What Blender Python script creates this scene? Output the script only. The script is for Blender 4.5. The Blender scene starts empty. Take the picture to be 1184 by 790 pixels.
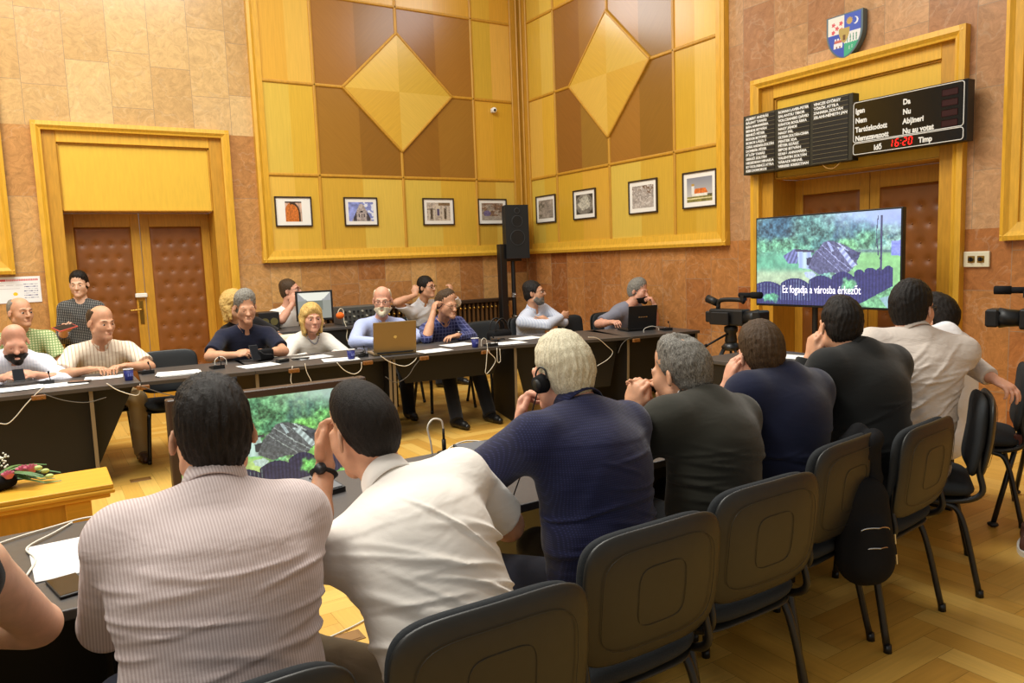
import bpy, bmesh, math, random
import numpy as np
from mathutils import Vector, Matrix
random.seed(7)
rng = np.random.RandomState(11)
SC = bpy.context.scene
COL = SC.collection
PI = math.pi

# ------------------------------------------------------------------ camera, light, exposure
cam_d = bpy.data.cameras.new('camera')
cam = bpy.data.objects.new('camera', cam_d)
COL.objects.link(cam)
cam_d.sensor_width = 36.0
cam_d.lens = 876.5 / 1184 * 36
cam_d.clip_start = 0.05
_y, _p, _r = 1.0108, -0.1098, -0.0371
_fw = Vector((math.cos(_p)*math.cos(_y), math.cos(_p)*math.sin(_y), math.sin(_p)))
_rt = Vector((math.sin(_y), -math.cos(_y), 0))
_up = _rt.cross(_fw)
_r2 = _rt*math.cos(_r) + _up*math.sin(_r)
_u2 = -_rt*math.sin(_r) + _up*math.cos(_r)
_M = Matrix((_r2, _u2, -_fw)).transposed().to_4x4()
_M.translation = Vector((-6.1594, -9.299, 1.53))
cam.matrix_world = _M
SC.camera = cam

world = bpy.data.worlds.new('world')
SC.world = world
world.use_nodes = True
_bg = world.node_tree.nodes['Background']
_bg.inputs[0].default_value = (1.0, 0.965, 0.89, 1)
_bg.inputs[1].default_value = 0.34

SC.view_settings.view_transform = 'Standard'
SC.view_settings.look = 'None'
SC.view_settings.gamma = 1
SC.view_settings.use_curve_mapping = False
SC.view_settings.exposure = 0.0

def area(name, loc, sx, sy, power, col=(1, .965, .875), target=None):
    l = bpy.data.lights.new(name, 'AREA')
    l.shape = 'RECTANGLE'; l.size = sx; l.size_y = sy
    l.energy = power; l.color = col
    o = bpy.data.objects.new(name, l); COL.objects.link(o)
    o.location = loc
    if target is not None:
        o.rotation_euler = (Vector(target)-Vector(loc)).to_track_quat('-Z', 'Y').to_euler()
    return o
area('ceiling_light', (-4.6, -4.6, 6.4), 2.6, 2.6, 370)
area('ceiling_light', (-7.5, -2.6, 6.4), 1.8, 1.8, 230)
area('ceiling_light', (-7.6, -6.6, 6.4), 1.8, 1.8, 190)
area('panel_sheen_light', (-.10, -4.1, 5.95), 3.2, 1.0, 85, (.97, .98, 1), (-6, -4.1, 5.2))  # unseen area lamp added to put a sheen on the left wall's upper panels
area('panel_sheen_light', (-2.5, -.10, 5.4), 2.0, .9, 55, (.97, .98, 1), (-2.5, -6, 4.7))  # its added counterpart, for the sheen on the right wall's panels
area('rear_fill_light', (-10.5, -10.8, 5.2), 3.0, 2.2, 90, (1, .93, .82), (-2.5, -2.5, 3.2))  # unseen warm fill light high behind the camera, no window modelled

# ------------------------------------------------------------------ helpers: materials
def srgb(r, g, b):
    f = lambda c: (c/255/12.92 if c/255 <= .04045 else ((c/255+.055)/1.055)**2.4)
    return (f(r), f(g), f(b), 1)

def _new(name):
    m = bpy.data.materials.new(name); m.use_nodes = True
    nt = m.node_tree
    return m, nt, nt.nodes['Principled BSDF']

def _noise_bump(nt, b, scale, strength, detail=4, stretch=None, dist=.02):
    tc = nt.nodes.new('ShaderNodeTexCoord')
    mp = nt.nodes.new('ShaderNodeMapping')
    nt.links.new(tc.outputs['Object'], mp.inputs[0])
    if stretch: mp.inputs['Scale'].default_value = stretch
    n = nt.nodes.new('ShaderNodeTexNoise'); n.inputs['Scale'].default_value = scale
    n.inputs['Detail'].default_value = detail
    nt.links.new(mp.outputs[0], n.inputs['Vector'])
    bm = nt.nodes.new('ShaderNodeBump'); bm.inputs['Strength'].default_value = strength
    bm.inputs['Distance'].default_value = dist
    nt.links.new(n.outputs[0], bm.inputs['Height'])
    nt.links.new(bm.outputs[0], b.inputs['Normal'])
    return n, mp

def mat(name, col, rough=.5, spec=.5, metal=0, var=0.0, vscale=30, bump=0.0, bscale=200, emit=0, coat=0, bdist=.01, stretch=None):
    """plain principled material with an optional mottle and bump"""
    m, nt, b = _new(name)
    b.inputs['Base Color'].default_value = col
    b.inputs['Roughness'].default_value = rough
    b.inputs['Specular IOR Level'].default_value = spec
    b.inputs['Metallic'].default_value = metal
    b.inputs['Coat Weight'].default_value = coat
    if emit:
        b.inputs['Emission Color'].default_value = col
        b.inputs['Emission Strength'].default_value = emit
    if bump: _noise_bump(nt, b, bscale, bump, dist=bdist, stretch=stretch)
    if var:
        tc = nt.nodes.new('ShaderNodeTexCoord')
        mp = nt.nodes.new('ShaderNodeMapping')
        if stretch: mp.inputs['Scale'].default_value = stretch
        nt.links.new(tc.outputs['Object'], mp.inputs[0])
        n = nt.nodes.new('ShaderNodeTexNoise'); n.inputs['Scale'].default_value = vscale; n.inputs['Detail'].default_value = 5
        nt.links.new(mp.outputs[0], n.inputs['Vector'])
        r = nt.nodes.new('ShaderNodeValToRGB')
        r.color_ramp.elements[0].position = .3; r.color_ramp.elements[1].position = .7
        r.color_ramp.elements[0].color = tuple(max(0, c*(1-var)) for c in col[:3])+(1,)
        r.color_ramp.elements[1].color = tuple(min(1, c*(1+var)) for c in col[:3])+(1,)
        nt.links.new(n.outputs[0], r.inputs[0])
        nt.links.new(r.outputs[0], b.inputs['Base Color'])
    return m

def attr_mat(name, rough=.4, spec=.5, emit=0, grain=0, bump=0, coat=0, uvgrain=False, metal=0):
    """colour from the mesh's own 'tint' attribute times a wood-like grain"""
    m, nt, b = _new(name)
    a = nt.nodes.new('ShaderNodeVertexColor'); a.layer_name = 'tint'
    out = a.outputs[0]
    b.inputs['Roughness'].default_value = rough
    b.inputs['Specular IOR Level'].default_value = spec
    b.inputs['Coat Weight'].default_value = coat
    b.inputs['Metallic'].default_value = metal
    if grain:
        tc = nt.nodes.new('ShaderNodeTexCoord'); mp = nt.nodes.new('ShaderNodeMapping')
        mp.inputs['Scale'].default_value = (2.0, 38, 1)
        nt.links.new(tc.outputs['UV'], mp.inputs[0])
        n = nt.nodes.new('ShaderNodeTexNoise'); n.inputs['Scale'].default_value = 1.6; n.inputs['Detail'].default_value = 6
        nt.links.new(mp.outputs[0], n.inputs['Vector'])
        r = nt.nodes.new('ShaderNodeMapRange')
        r.inputs[1].default_value = .3; r.inputs[2].default_value = .7
        r.inputs[3].default_value = 1-grain; r.inputs[4].default_value = 1+grain*.6
        nt.links.new(n.outputs[0], r.inputs[0])
        mx = nt.nodes.new('ShaderNodeVectorMath'); mx.operation = 'SCALE'
        nt.links.new(out, mx.inputs[0]); nt.links.new(r.outputs[0], mx.inputs['Scale'])
        out = mx.outputs[0]
    if emit:
        b.inputs['Base Color'].default_value = (.02, .02, .02, 1)
        nt.links.new(out, b.inputs['Emission Color'])
        b.inputs['Emission Strength'].default_value = emit
    else:
        nt.links.new(out, b.inputs['Base Color'])
    return m

# ------------------------------------------------------------------ helpers: meshes
def me_obj(name, me, m=None, parent=None, smooth=False):
    o = bpy.data.objects.new(name, me); COL.objects.link(o)
    if m is not None:
        for x in (m if isinstance(m, (list, tuple)) else [m]): me.materials.append(x)
    if smooth: me.polygons.foreach_set('use_smooth', np.ones(len(me.polygons), bool))
    if parent is not None: o.parent = parent
    return o

def obj(name, bm, m=None, parent=None, smooth=False):
    me = bpy.data.meshes.new(name); bm.normal_update(); bm.to_mesh(me); bm.free()
    return me_obj(name, me, m, parent, smooth)

def tag(o, label=None, cat=None, group=None, kind=None):
    if label: o['label'] = label
    if cat: o['category'] = cat
    if group: o['group'] = group
    if kind: o['kind'] = kind
    return o

def thing(name, label, cat, loc=(0, 0, 0), rz=0, group=None):
    o = bpy.data.objects.new(name, None); COL.objects.link(o)
    o.location = loc; o.rotation_euler = (0, 0, rz); o.empty_display_size = .1
    return tag(o, label, cat, group)

def struct(name, bm, m, parent=None, smooth=False):
    o = obj(name, bm, m, parent, smooth)
    if parent is None: o['kind'] = 'structure'
    return o

def dup(root, loc=None, rz=None, label=None, group=None, cat=None):
    r = root.copy(); COL.objects.link(r)
    if loc is not None: r.location = loc
    if rz is not None: r.rotation_euler = (0, 0, rz)
    if label: r['label'] = label
    if group: r['group'] = group
    for ch in list(root.children):
        c = ch.copy(); COL.objects.link(c); c.parent = r
        for g in list(ch.children):
            d = g.copy(); COL.objects.link(d); d.parent = c
    return r

def B(): return bmesh.new()

def box(bm, x0, x1, y0, y1, z0, z1, bev=0, seg=1, rot=None, about=None):
    g = bmesh.ops.create_cube(bm, size=1)
    vs = g['verts']
    bmesh.ops.scale(bm, vec=(x1-x0, y1-y0, z1-z0), verts=vs)
    bmesh.ops.translate(bm, vec=((x0+x1)/2, (y0+y1)/2, (z0+z1)/2), verts=vs)
    if rot is not None:
        bmesh.ops.rotate(bm, cent=about or ((x0+x1)/2, (y0+y1)/2, (z0+z1)/2), matrix=rot, verts=vs)
    if bev:
        es = list({e for v in vs for e in v.link_edges})
        bmesh.ops.bevel(bm, geom=es, offset=bev, segments=seg, affect='EDGES', profile=.5)
    return vs

def tube(bm, pts, r, n=8, cap=True, flat=None):
    """tube along a polyline; r may be a list; flat=(sx,sy) squashes the section"""
    pts = [Vector(p) for p in pts]
    rs = r if isinstance(r, (list, tuple)) else [r]*len(pts)
    T = []
    for i in range(len(pts)):
        a = pts[max(0, i-1)]; b = pts[min(len(pts)-1, i+1)]
        T.append((b-a).normalized())
    ref = Vector((0, 0, 1)) if abs(T[0].z) < .9 else Vector((1, 0, 0))
    u = (ref - T[0]*ref.dot(T[0])).normalized()
    rings = []
    for i, p in enumerate(pts):
        u = (u - T[i]*u.dot(T[i])).normalized(); v = T[i].cross(u)
        fx, fy = flat or (1, 1)
        rings.append([bm.verts.new(p + (u*math.cos(k*2*PI/n)*fx + v*math.sin(k*2*PI/n)*fy)*rs[i]) for k in range(n)])
    for a, b in zip(rings, rings[1:]):
        for k in range(n): bm.faces.new((a[k], a[(k+1) % n], b[(k+1) % n], b[k]))
    if cap:
        bm.faces.new(rings[0][::-1]); bm.faces.new(rings[-1])

def spline(pts, n=8):
    """Catmull-Rom through pts"""
    P = [Vector(p) for p in pts]; P = [P[0]*2-P[1]] + P + [P[-1]*2-P[-2]]
    out = []
    for i in range(1, len(P)-2):
        for k in range(n):
            t = k/n
            out.append(.5*((2*P[i]) + (P[i+1]-P[i-1])*t + (2*P[i-1]-5*P[i]+4*P[i+1]-P[i+2])*t*t + (3*P[i]-P[i-1]-3*P[i+1]+P[i+2])*t**3))
    out.append(P[-2]); return out

def lathe(bm, prof, n=20, loc=(0, 0, 0)):
    rings = []
    for r, z in prof:
        rings.append([bm.verts.new((loc[0]+r*math.cos(k*2*PI/n), loc[1]+r*math.sin(k*2*PI/n), loc[2]+z)) for k in range(n)])
    for a, b in zip(rings, rings[1:]):
        for k in range(n): bm.faces.new((a[k], a[(k+1) % n], b[(k+1) % n], b[k]))
    bm.faces.new(rings[0][::-1]); bm.faces.new(rings[-1])

def prism(bm, poly, fn, t):
    """polygon (a,b) extruded by t; fn(a,b,c)->xyz"""
    lo = [bm.verts.new(fn(a, b, 0)) for a, b in poly]
    hi = [bm.verts.new(fn(a, b, t)) for a, b in poly]
    n = len(poly)
    bm.faces.new(lo[::-1]); bm.faces.new(hi)
    for k in range(n): bm.faces.new((lo[k], lo[(k+1) % n], hi[(k+1) % n], hi[k]))
    bmesh.ops.recalc_face_normals(bm, faces=bm.faces[:])

def ball(bm, c, r, u=12, v=8, sc=(1, 1, 1)):
    g = bmesh.ops.create_uvsphere(bm, u_segments=u, v_segments=v, radius=r)
    bmesh.ops.scale(bm, vec=sc, verts=g['verts'])
    bmesh.ops.translate(bm, vec=c, verts=g['verts'])
    return g['verts']

def pillow(bm, w, h, th, fn=lambda p: p, ex=4.0, n=40, round_=.5):
    """rounded-rectangle cushion in the xy plane, thickness along z, mapped by fn"""
    def prof(s):
        return th/2*max(0.0, 1-s**(2/round_*2))**.5
    rings = []
    S = [1.0, .985, .95, .88, .7, .4]
    def ring(s, sg):
        out = []
        for k in range(n):
            a = 2*PI*k/n; c, d = math.cos(a), math.sin(a)
            x = math.copysign(abs(c)**(2/ex), c)*w/2; y = math.copysign(abs(d)**(2/ex), d)*h/2
            inset = (1-s)
            q = Vector((x*(1-inset), y*(1-inset), sg*prof(s)))
            out.append(bm.verts.new(fn(q)))
        return out
    for sg in (1, -1):
        rs = [ring(s, sg) for s in (S if sg == 1 else S[1:])]
        rings.append(rs)
    front, back = rings
    back = [front[0]] + back
    for seq, flip in ((front, False), (back, True)):
        for a, b in zip(seq, seq[1:]):
            for k in range(n):
                f = (a[k], a[(k+1) % n], b[(k+1) % n], b[k])
                bm.faces.new(f[::-1] if flip else f)
        f = seq[-1]
        bm.faces.new(f[::-1] if flip else f)

def painted(name, fn, nx, ny, place, m, parent=None):
    """flat sheet of nx x ny little faces coloured by fn(u,v)->rgb arrays; place(u,v)->xyz"""
    us = (np.arange(nx)+.5)/nx; vs = (np.arange(ny)+.5)/ny
    U, V = np.meshgrid(us, vs)
    rgb = np.clip(np.array(np.broadcast_arrays(*fn(U, V))), 0, 1)
    verts = [place(i/nx, j/ny) for j in range(ny+1) for i in range(nx+1)]
    faces = [(j*(nx+1)+i, j*(nx+1)+i+1, (j+1)*(nx+1)+i+1, (j+1)*(nx+1)+i) for j in range(ny) for i in range(nx)]
    me = bpy.data.meshes.new(name); me.from_pydata(verts, [], faces)
    ca = me.color_attributes.new('tint', 'FLOAT_COLOR', 'CORNER')
    c = np.ones((ny*nx, 4, 4), np.float32)
    lin = np.where(rgb <= .04045, rgb/12.92, ((rgb+.055)/1.055)**2.4)
    c[:, :, :3] = lin.reshape(3, -1).T[:, None, :]
    ca.data.foreach_set('color', c.ravel())
    return me_obj(name, me, m, parent)

def tint_faces(me, cols):
    ca = me.color_attributes.new('tint', 'FLOAT_COLOR', 'CORNER')
    arr = np.ones((len(me.loops), 4), np.float32)
    for p in me.polygons:
        arr[p.loop_start:p.loop_start+p.loop_total, :3] = cols[p.index]
    ca.data.foreach_set('color', arr.ravel())

def text(name, s, size, m, parent, M, bold=0.0, align='LEFT', ext=.0015, sx=1.0):
    c = bpy.data.curves.new(name, 'FONT'); c.body = s; c.size = size; c.align_x = align
    c.offset = bold; c.extrude = ext; c.resolution_u = 3
    o = bpy.data.objects.new(name, c); COL.objects.link(o)
    dg = bpy.context.evaluated_depsgraph_get()
    me = bpy.data.meshes.new_from_object(o.evaluated_get(dg))
    bpy.data.objects.remove(o)
    me.transform(Matrix.Diagonal((sx, 1, 1, 1))); me.transform(M)
    me.materials.clear()
    return me_obj(name, me, m, parent)
# ------------------------------------------------------------------ helpers: smooth solids for people and cloth
def V(*a): return np.array(a, float)
def nrm(v):
    v = np.asarray(v, float); return v/max(1e-9, np.linalg.norm(v))

class Solid:
    """smooth union of tapered limbs and ellipsoids, turned into one continuous surface"""
    def __init__(s, h=.006): s.h = h; s.ops = []
    def cap(s, a, b, ra, rb, k=.02, op='u', flat=None, end=False, start=False):
        a = np.asarray(a, float); b = np.asarray(b, float); ba = b-a; l2 = max(1e-9, ba@ba); L = math.sqrt(l2); R = max(ra, rb)
        def f(X, Y, Z):
            px, py, pz = X-a[0], Y-a[1], Z-a[2]
            tr = (px*ba[0]+py*ba[1]+pz*ba[2])/l2
            t = np.clip(tr, 0, 1)
            qx, qy, qz = px-t*ba[0], py-t*ba[1], pz-t*ba[2]
            if flat is not None:
                n, sc = flat
                q = (qx*n[0]+qy*n[1]+qz*n[2])*(1/sc-1)
                qx = qx+q*n[0]; qy = qy+q*n[1]; qz = qz+q*n[2]
            d = np.sqrt(qx*qx+qy*qy+qz*qz)-(ra+(rb-ra)*t)
            if end: d = np.maximum(d, (tr-1)*L)
            if start: d = np.maximum(d, -tr*L)
            return d
        R2 = R*(max(1, flat[1]) if flat else 1)
        s.ops.append((op, f, np.minimum(a, b)-R2, np.maximum(a, b)+R2, k)); return s
    def ell(s, c, r, F=None, k=.02, op='u'):
        c = np.asarray(c, float); r = np.asarray(r, float)
        F = np.eye(3) if F is None else np.asarray(F, float)
        def f(X, Y, Z):
            p = (X-c[0], Y-c[1], Z-c[2]); k0 = 0; k1 = 0
            for i in range(3):
                q = p[0]*F[i][0]+p[1]*F[i][1]+p[2]*F[i][2]
                k0 = k0+(q/r[i])**2; k1 = k1+(q/r[i]**2)**2
            k0 = np.sqrt(k0); k1 = np.sqrt(k1)
            return k0*(k0-1)/np.maximum(k1, 1e-6)
        ext = np.sqrt(((F*r[:, None])**2).sum(0))
        s.ops.append((op, f, c-ext, c+ext, k)); return s
    def half(s, p, n, k=.004, lo=None, hi=None):
        """keep the side of the plane that n points away from, inside lo..hi"""
        p = np.asarray(p, float); n = nrm(n)
        def f(X, Y, Z): return (X-p[0])*n[0]+(Y-p[1])*n[1]+(Z-p[2])*n[2]
        s.ops.append(('i', f, lo, hi, k)); return s
    def build(s, disp=None):
        h = s.h; un = [o for o in s.ops if o[0] == 'u']
        lo = np.min([o[2] for o in un], 0)-3*h-.012; hi = np.max([o[3] for o in un], 0)+3*h+.012
        n = np.ceil((hi-lo)/h).astype(int)+1
        ax = [(lo[i]+h*np.arange(n[i])).astype(np.float32) for i in range(3)]
        D = np.full(n, .06, np.float32)
        for op, f, a, b, k in s.ops:
            if a is None: i0 = [0]*3; i1 = list(n)
            else:
                m = .03+k
                i0 = [max(0, int((a[i]-m-lo[i])/h)) for i in range(3)]
                i1 = [min(n[i], int((b[i]+m-lo[i])/h)+2) for i in range(3)]
                if any(p >= q for p, q in zip(i0, i1)): continue
            sl = tuple(slice(p, q) for p, q in zip(i0, i1))
            d = f(ax[0][sl[0], None, None], ax[1][None, sl[1], None], ax[2][None, None, sl[2]]).astype(np.float32)
            d = np.broadcast_to(d, D[sl].shape)
            S = D[sl]
            if op == 'u':
                t = np.clip(.5+.5*(S-d)/k, 0, 1); S[...] = S*(1-t)+d*t-k*t*(1-t)
            else:
                if op == 's': d = -d
                t = np.clip(.5-.5*(S-d)/k, 0, 1); S[...] = S*(1-t)+d*t+k*t*(1-t)
        if disp is not None:
            I = np.nonzero(np.abs(D) < .025)
            P = np.stack([ax[i][I[i]] for i in range(3)], 1)
            D[I] += disp(P)
        return nets(D, h, lo)

def nets(D, h, lo):
    s = D < 0
    cnt = np.zeros([q-1 for q in D.shape], np.uint8)
    for o in np.ndindex(2, 2, 2):
        cnt += s[tuple(slice(o[i], D.shape[i]-1+o[i]) for i in range(3))]
    I = np.stack(np.nonzero((cnt > 0) & (cnt < 8)), 1)
    idx = np.full(cnt.shape, -1, np.int32); idx[I[:, 0], I[:, 1], I[:, 2]] = np.arange(len(I))
    pos = np.zeros((len(I), 3), np.float32); num = np.zeros(len(I), np.float32)
    val = {o: D[I[:, 0]+o[0], I[:, 1]+o[1], I[:, 2]+o[2]] for o in np.ndindex(2, 2, 2)}
    for a in np.ndindex(2, 2, 2):
        for x in range(3):
            if a[x]: continue
            b = list(a); b[x] = 1; b = tuple(b)
            va, vb = val[a], val[b]
            m = (va < 0) != (vb < 0)
            t = np.where(m, va/np.where(va == vb, 1, va-vb), 0)
            for i in range(3): pos[:, i] += np.where(m, a[i]+(t if i == x else 0), 0)
            num += m
    pos = (pos/num[:, None]+I)*h+lo
    F = []
    for x in range(3):
        y, z = (x+1) % 3, (x+2) % 3
        sa = [slice(None)]*3; sb = [slice(None)]*3
        sa[x] = slice(0, -1); sb[x] = slice(1, None)
        A = s[tuple(sa)]; Bq = s[tuple(sb)]
        E = np.stack(np.nonzero(A != Bq), 1)
        ok = (E[:, y] > 0) & (E[:, z] > 0) & (E[:, y] < D.shape[y]-1) & (E[:, z] < D.shape[z]-1)
        E = E[ok]
        ins = A[E[:, 0], E[:, 1], E[:, 2]]
        q = []
        for dy, dz in ((-1, -1), (0, -1), (0, 0), (-1, 0)):
            e = E.copy(); e[:, y] += dy; e[:, z] += dz
            q.append(idx[e[:, 0], e[:, 1], e[:, 2]])
        q = np.stack(q, 1)
        q[~ins] = q[~ins][:, ::-1]
        F.append(q[(q >= 0).all(1)])
    return pos, np.concatenate(F)

def solid_obj(name, pf, m, parent=None, origin=None):
    pos, F = pf
    if origin is not None: pos = pos-np.asarray(origin, np.float32)
    me = bpy.data.meshes.new(name)
    me.vertices.add(len(pos)); me.vertices.foreach_set('co', pos.astype(np.float32).ravel())
    me.loops.add(len(F)*4); me.loops.foreach_set('vertex_index', F.astype(np.int32).ravel())
    me.polygons.add(len(F)); me.polygons.foreach_set('loop_start', np.arange(len(F), dtype=np.int32)*4)
    me.polygons.foreach_set('loop_total', np.full(len(F), 4, np.int32))
    me.update(calc_edges=True)
    o = me_obj(name, me, m, parent, True)
    if parent is None and origin is not None: o.location = origin
    return o

def waves(seed, n, f0, f1, aniso=(1, 1, 1)):
    r = np.random.RandomState(seed)
    K = r.normal(size=(n, 3)); K /= np.linalg.norm(K, axis=1)[:, None]
    K *= r.uniform(f0, f1, (n, 1)); K *= np.array(aniso); ph = r.uniform(0, 6.28, n)
    def f(P):
        o = np.zeros(len(P), np.float32)
        for k, p in zip(K, ph): o += np.sin(P@k+p+1.2*np.sin(P@(k[[1, 2, 0]]*.45)+p))
        return o/n**.5
    return f

def folds(seed, amp, scale=1.0, tilt=None):
    """sparse, roughly parallel cloth creases"""
    r = np.random.RandomState(seed); L = []
    for j in range(4):
        k = r.normal(size=3)*V(.55, .55, .35)+V(0, 0, 1)*(1 if j < 3 else .2); k = nrm(k)*r.uniform(15, 34)*scale
        L.append((k, waves(seed+11*j+1, 2, 3, 6), waves(seed+11*j+3, 2, 5, 9), waves(seed+11*j+5, 2, 10, 16), r.uniform(0, 6)))
    big = waves(seed+77, 3, 7, 12)
    def f(P):
        o = np.zeros(len(P), np.float32)
        for k, w, mk, w2, ph in L:
            s_ = np.sin(P@k+ph+1.7*w(P)+.35*w2(P)); m = np.clip(mk(P)*1.3-.4, 0, 1)
            o += m*((.5+.5*s_)**7-.15)*1.25
        return (-amp*o-amp*.55*big(P)).astype(np.float32)
    return f

def creases(seed, T, o, H, n, ang, amp, yoke=.80):
    """drag lines across the back of a shirt: short raised ridges at chosen angles, and the yoke seam as a small step"""
    r = np.random.RandomState(seed); S_ = []
    for k in range(n):
        a, b = r.uniform(-.20, .20), H*r.uniform(.02, .74); an = math.radians(r.uniform(*ang)); Ln = r.uniform(.07, .22)
        c = r.uniform(-.35, .35); S_.append((a, b, math.cos(an), math.sin(an), Ln, c, r.uniform(.0045, .009), amp*r.uniform(.5, 1.0)))
    def f(P):
        q = P-o; a = q@T[0]; b = q@T[2]; d = q@T[1]; o_ = np.zeros(len(P), np.float32); back = 1/(1+np.exp(np.clip((d-.02)*60, -30, 30)))
        for a0, b0, ca, sa, Ln, c, w, am in S_:
            u = (a-a0)*ca+(b-b0)*sa; v = -(a-a0)*sa+(b-b0)*ca-c*u*u*2.5
            t = np.clip(1-(u/Ln)**2, 0, 1)
            o_ += am*t*(np.exp(-(v/w)**2)-.45*np.exp(-((v+w*1.9)/(w*1.3))**2))
        step = .0022/(1+np.exp(np.clip(-(b-H*yoke-.03*np.abs(a))*500, -30, 30)))
        return (-(o_+step)*back).astype(np.float32)
    return f

# ------------------------------------------------------------------ people
def frame(f, u):
    """rows: left, forward, up"""
    u = nrm(u); f = np.asarray(f, float); f = nrm(f-u*(f@u)); return np.array([np.cross(u, f), f, u])
def headframe(yaw, pitch, roll):
    y, p, r = map(math.radians, (yaw, pitch, roll))
    f = V(math.cos(p)*math.cos(y), math.cos(p)*math.sin(y), math.sin(p))
    F = frame(f, (0, 0, 1)) if abs(f[2]) < .98 else frame(f, (math.cos(y), math.sin(y), 0))
    l = F[0]*math.cos(r)+F[2]*math.sin(r); u = -F[0]*math.sin(r)+F[2]*math.cos(r)
    return np.array([l, f, u])
def ik(a, t, l1, l2, pole):
    d = t-a; L = min(np.linalg.norm(d), .995*(l1+l2)); dn = nrm(d)
    x = (l1*l1-l2*l2+L*L)/(2*L); hh = math.sqrt(max(0, l1*l1-x*x))
    p = np.asarray(pole, float); p = nrm(p-dn*(p@dn))
    return a+dn*x+p*hh, a+dn*L
def rot(v, ax, ang):
    ax = nrm(ax); c, s_ = math.cos(ang), math.sin(ang)
    return v*c+np.cross(ax, v)*s_+ax*(ax@v)*(1-c)

def hand(S, w, d, n, side, curl=.5, spread=.12, thumb=.5, sc=1.0):
    """palm, four separate bent fingers and a thumb; d to the fingertips, n out of the palm, side = +1/-1 thumb side"""
    d = nrm(d); n = nrm(np.asarray(n, float)-d*(np.asarray(n, float)@d)); lat = np.cross(d, n)*side
    P = lambda a, b, c: w+(d*a+lat*b+n*c)*sc
    S.ell(P(.048, 0, 0), V(.043, .052, .0155)*sc, np.array([lat, d, n]), k=.012)
    S.cap(P(-.01, 0, 0), P(.03, 0, 0), .026*sc, .024*sc, k=.014, flat=(n, .72))
    for i, (b, L) in enumerate(((.030, .072), (.0105, .080), (-.010, .074), (-.029, .058))):
        p = P(.086-.006*abs(i-1.2), b, 0); v = rot(d, n, -side*spread*(1.2-i)*.5)
        S.cap(P(.05, b*.8, 0), p, .0105*sc, .0098*sc, k=.005)
        cu = curl*(.9+.12*i)
        r0 = .0094
        for fr, an in ((.44, 1.05), (.31, 1.25), (.25, .8)):
            v = rot(v, np.cross(v, n), cu*an)
            q = p+v*L*fr*sc
            S.cap(p, q, r0*sc, (r0-.0009)*sc, k=.0025); p = q; r0 -= .0009
    p = P(.02, .03, .004); q = P(.05, .056-.02*thumb, .02*thumb+.006); r = P(.083, .060-.05*thumb, .030*thumb+.008); t = P(.105, .056-.062*thumb, .034*thumb+.008)
    S.cap(p, q, .0155*sc, .0122*sc, k=.01); S.cap(q, r, .0118*sc, .0105*sc, k=.003); S.cap(r, t, .0102*sc, .0085*sc, k=.003)

def head_skin(S, c, F, s, fat=1.0):
    P = lambda l, f, u: c+(F[0]*l+F[1]*f+F[2]*u)*s
    R = lambda *r: V(*r)*s
    S.ell(P(0, -.012, .035), R(.076, .096, .088), F, k=.02)
    S.ell(P(0, -.045, -.02), R(.062*fat, .055, .07), F, k=.03)
    S.ell(P(0, .032, -.04), R(.061*fat, .058, .080), F, k=.03)
    S.cap(P(-.05*fat, .0, -.068), P(0, .072, -.098), .022*s, .018*s, k=.025)
    S.cap(P(.05*fat, .0, -.068), P(0, .072, -.098), .022*s, .018*s, k=.025)
    S.ell(P(0, .078, -.096), R(.022, .016, .017), F, k=.02)
    for q in (-1, 1):
        S.ell(P(q*.033, .104, .006), R(.019, .016, .013), F, k=.012, op='s')
        S.cap(P(q*.014, .093, .027), P(q*.047, .078, .026), .0085*s, .0075*s, k=.014)
        S.ell(P(q*.040, .052, -.024), R(.022, .018, .022), F, k=.04)
        S.ell(P(q*.0325, .0790, .0105), R(.0145, .0122, .0085), F, k=.004); S.ell(P(q*.0325, .0780, -.006), R(.0135, .0105, .0062), F, k=.005)
        ef = np.array([rot(F[0], F[2], -q*.55), rot(F[1], F[2], -q*.55), F[2]])
        S.ell(P(q*.084, -.014, -.008), R(.0072, .017, .030), ef, k=.006)
        S.ell(P(q*.090, -.004, -.004), R(.006, .012, .021), ef, k=.005, op='s')
    S.cap(P(0, .092, .014), P(0, .112, -.026), .0085*s, .0125*s, k=.012)
    for q in (-1, 1): S.ell(P(q*.011, .103, -.029), R(.0095, .011, .008), F, k=.006)
    S.cap(P(-.018, .086, -.062), P(.018, .086, -.062), .0085*s, .0085*s, k=.008)
    S.cap(P(-.014, .085, -.074), P(.014, .085, -.074), .0085*s, .0085*s, k=.008)
    S.cap(P(-.021, .096, -.0675), P(.021, .096, -.0675), .0022*s, .0022*s, k=.004, op='s')

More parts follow.
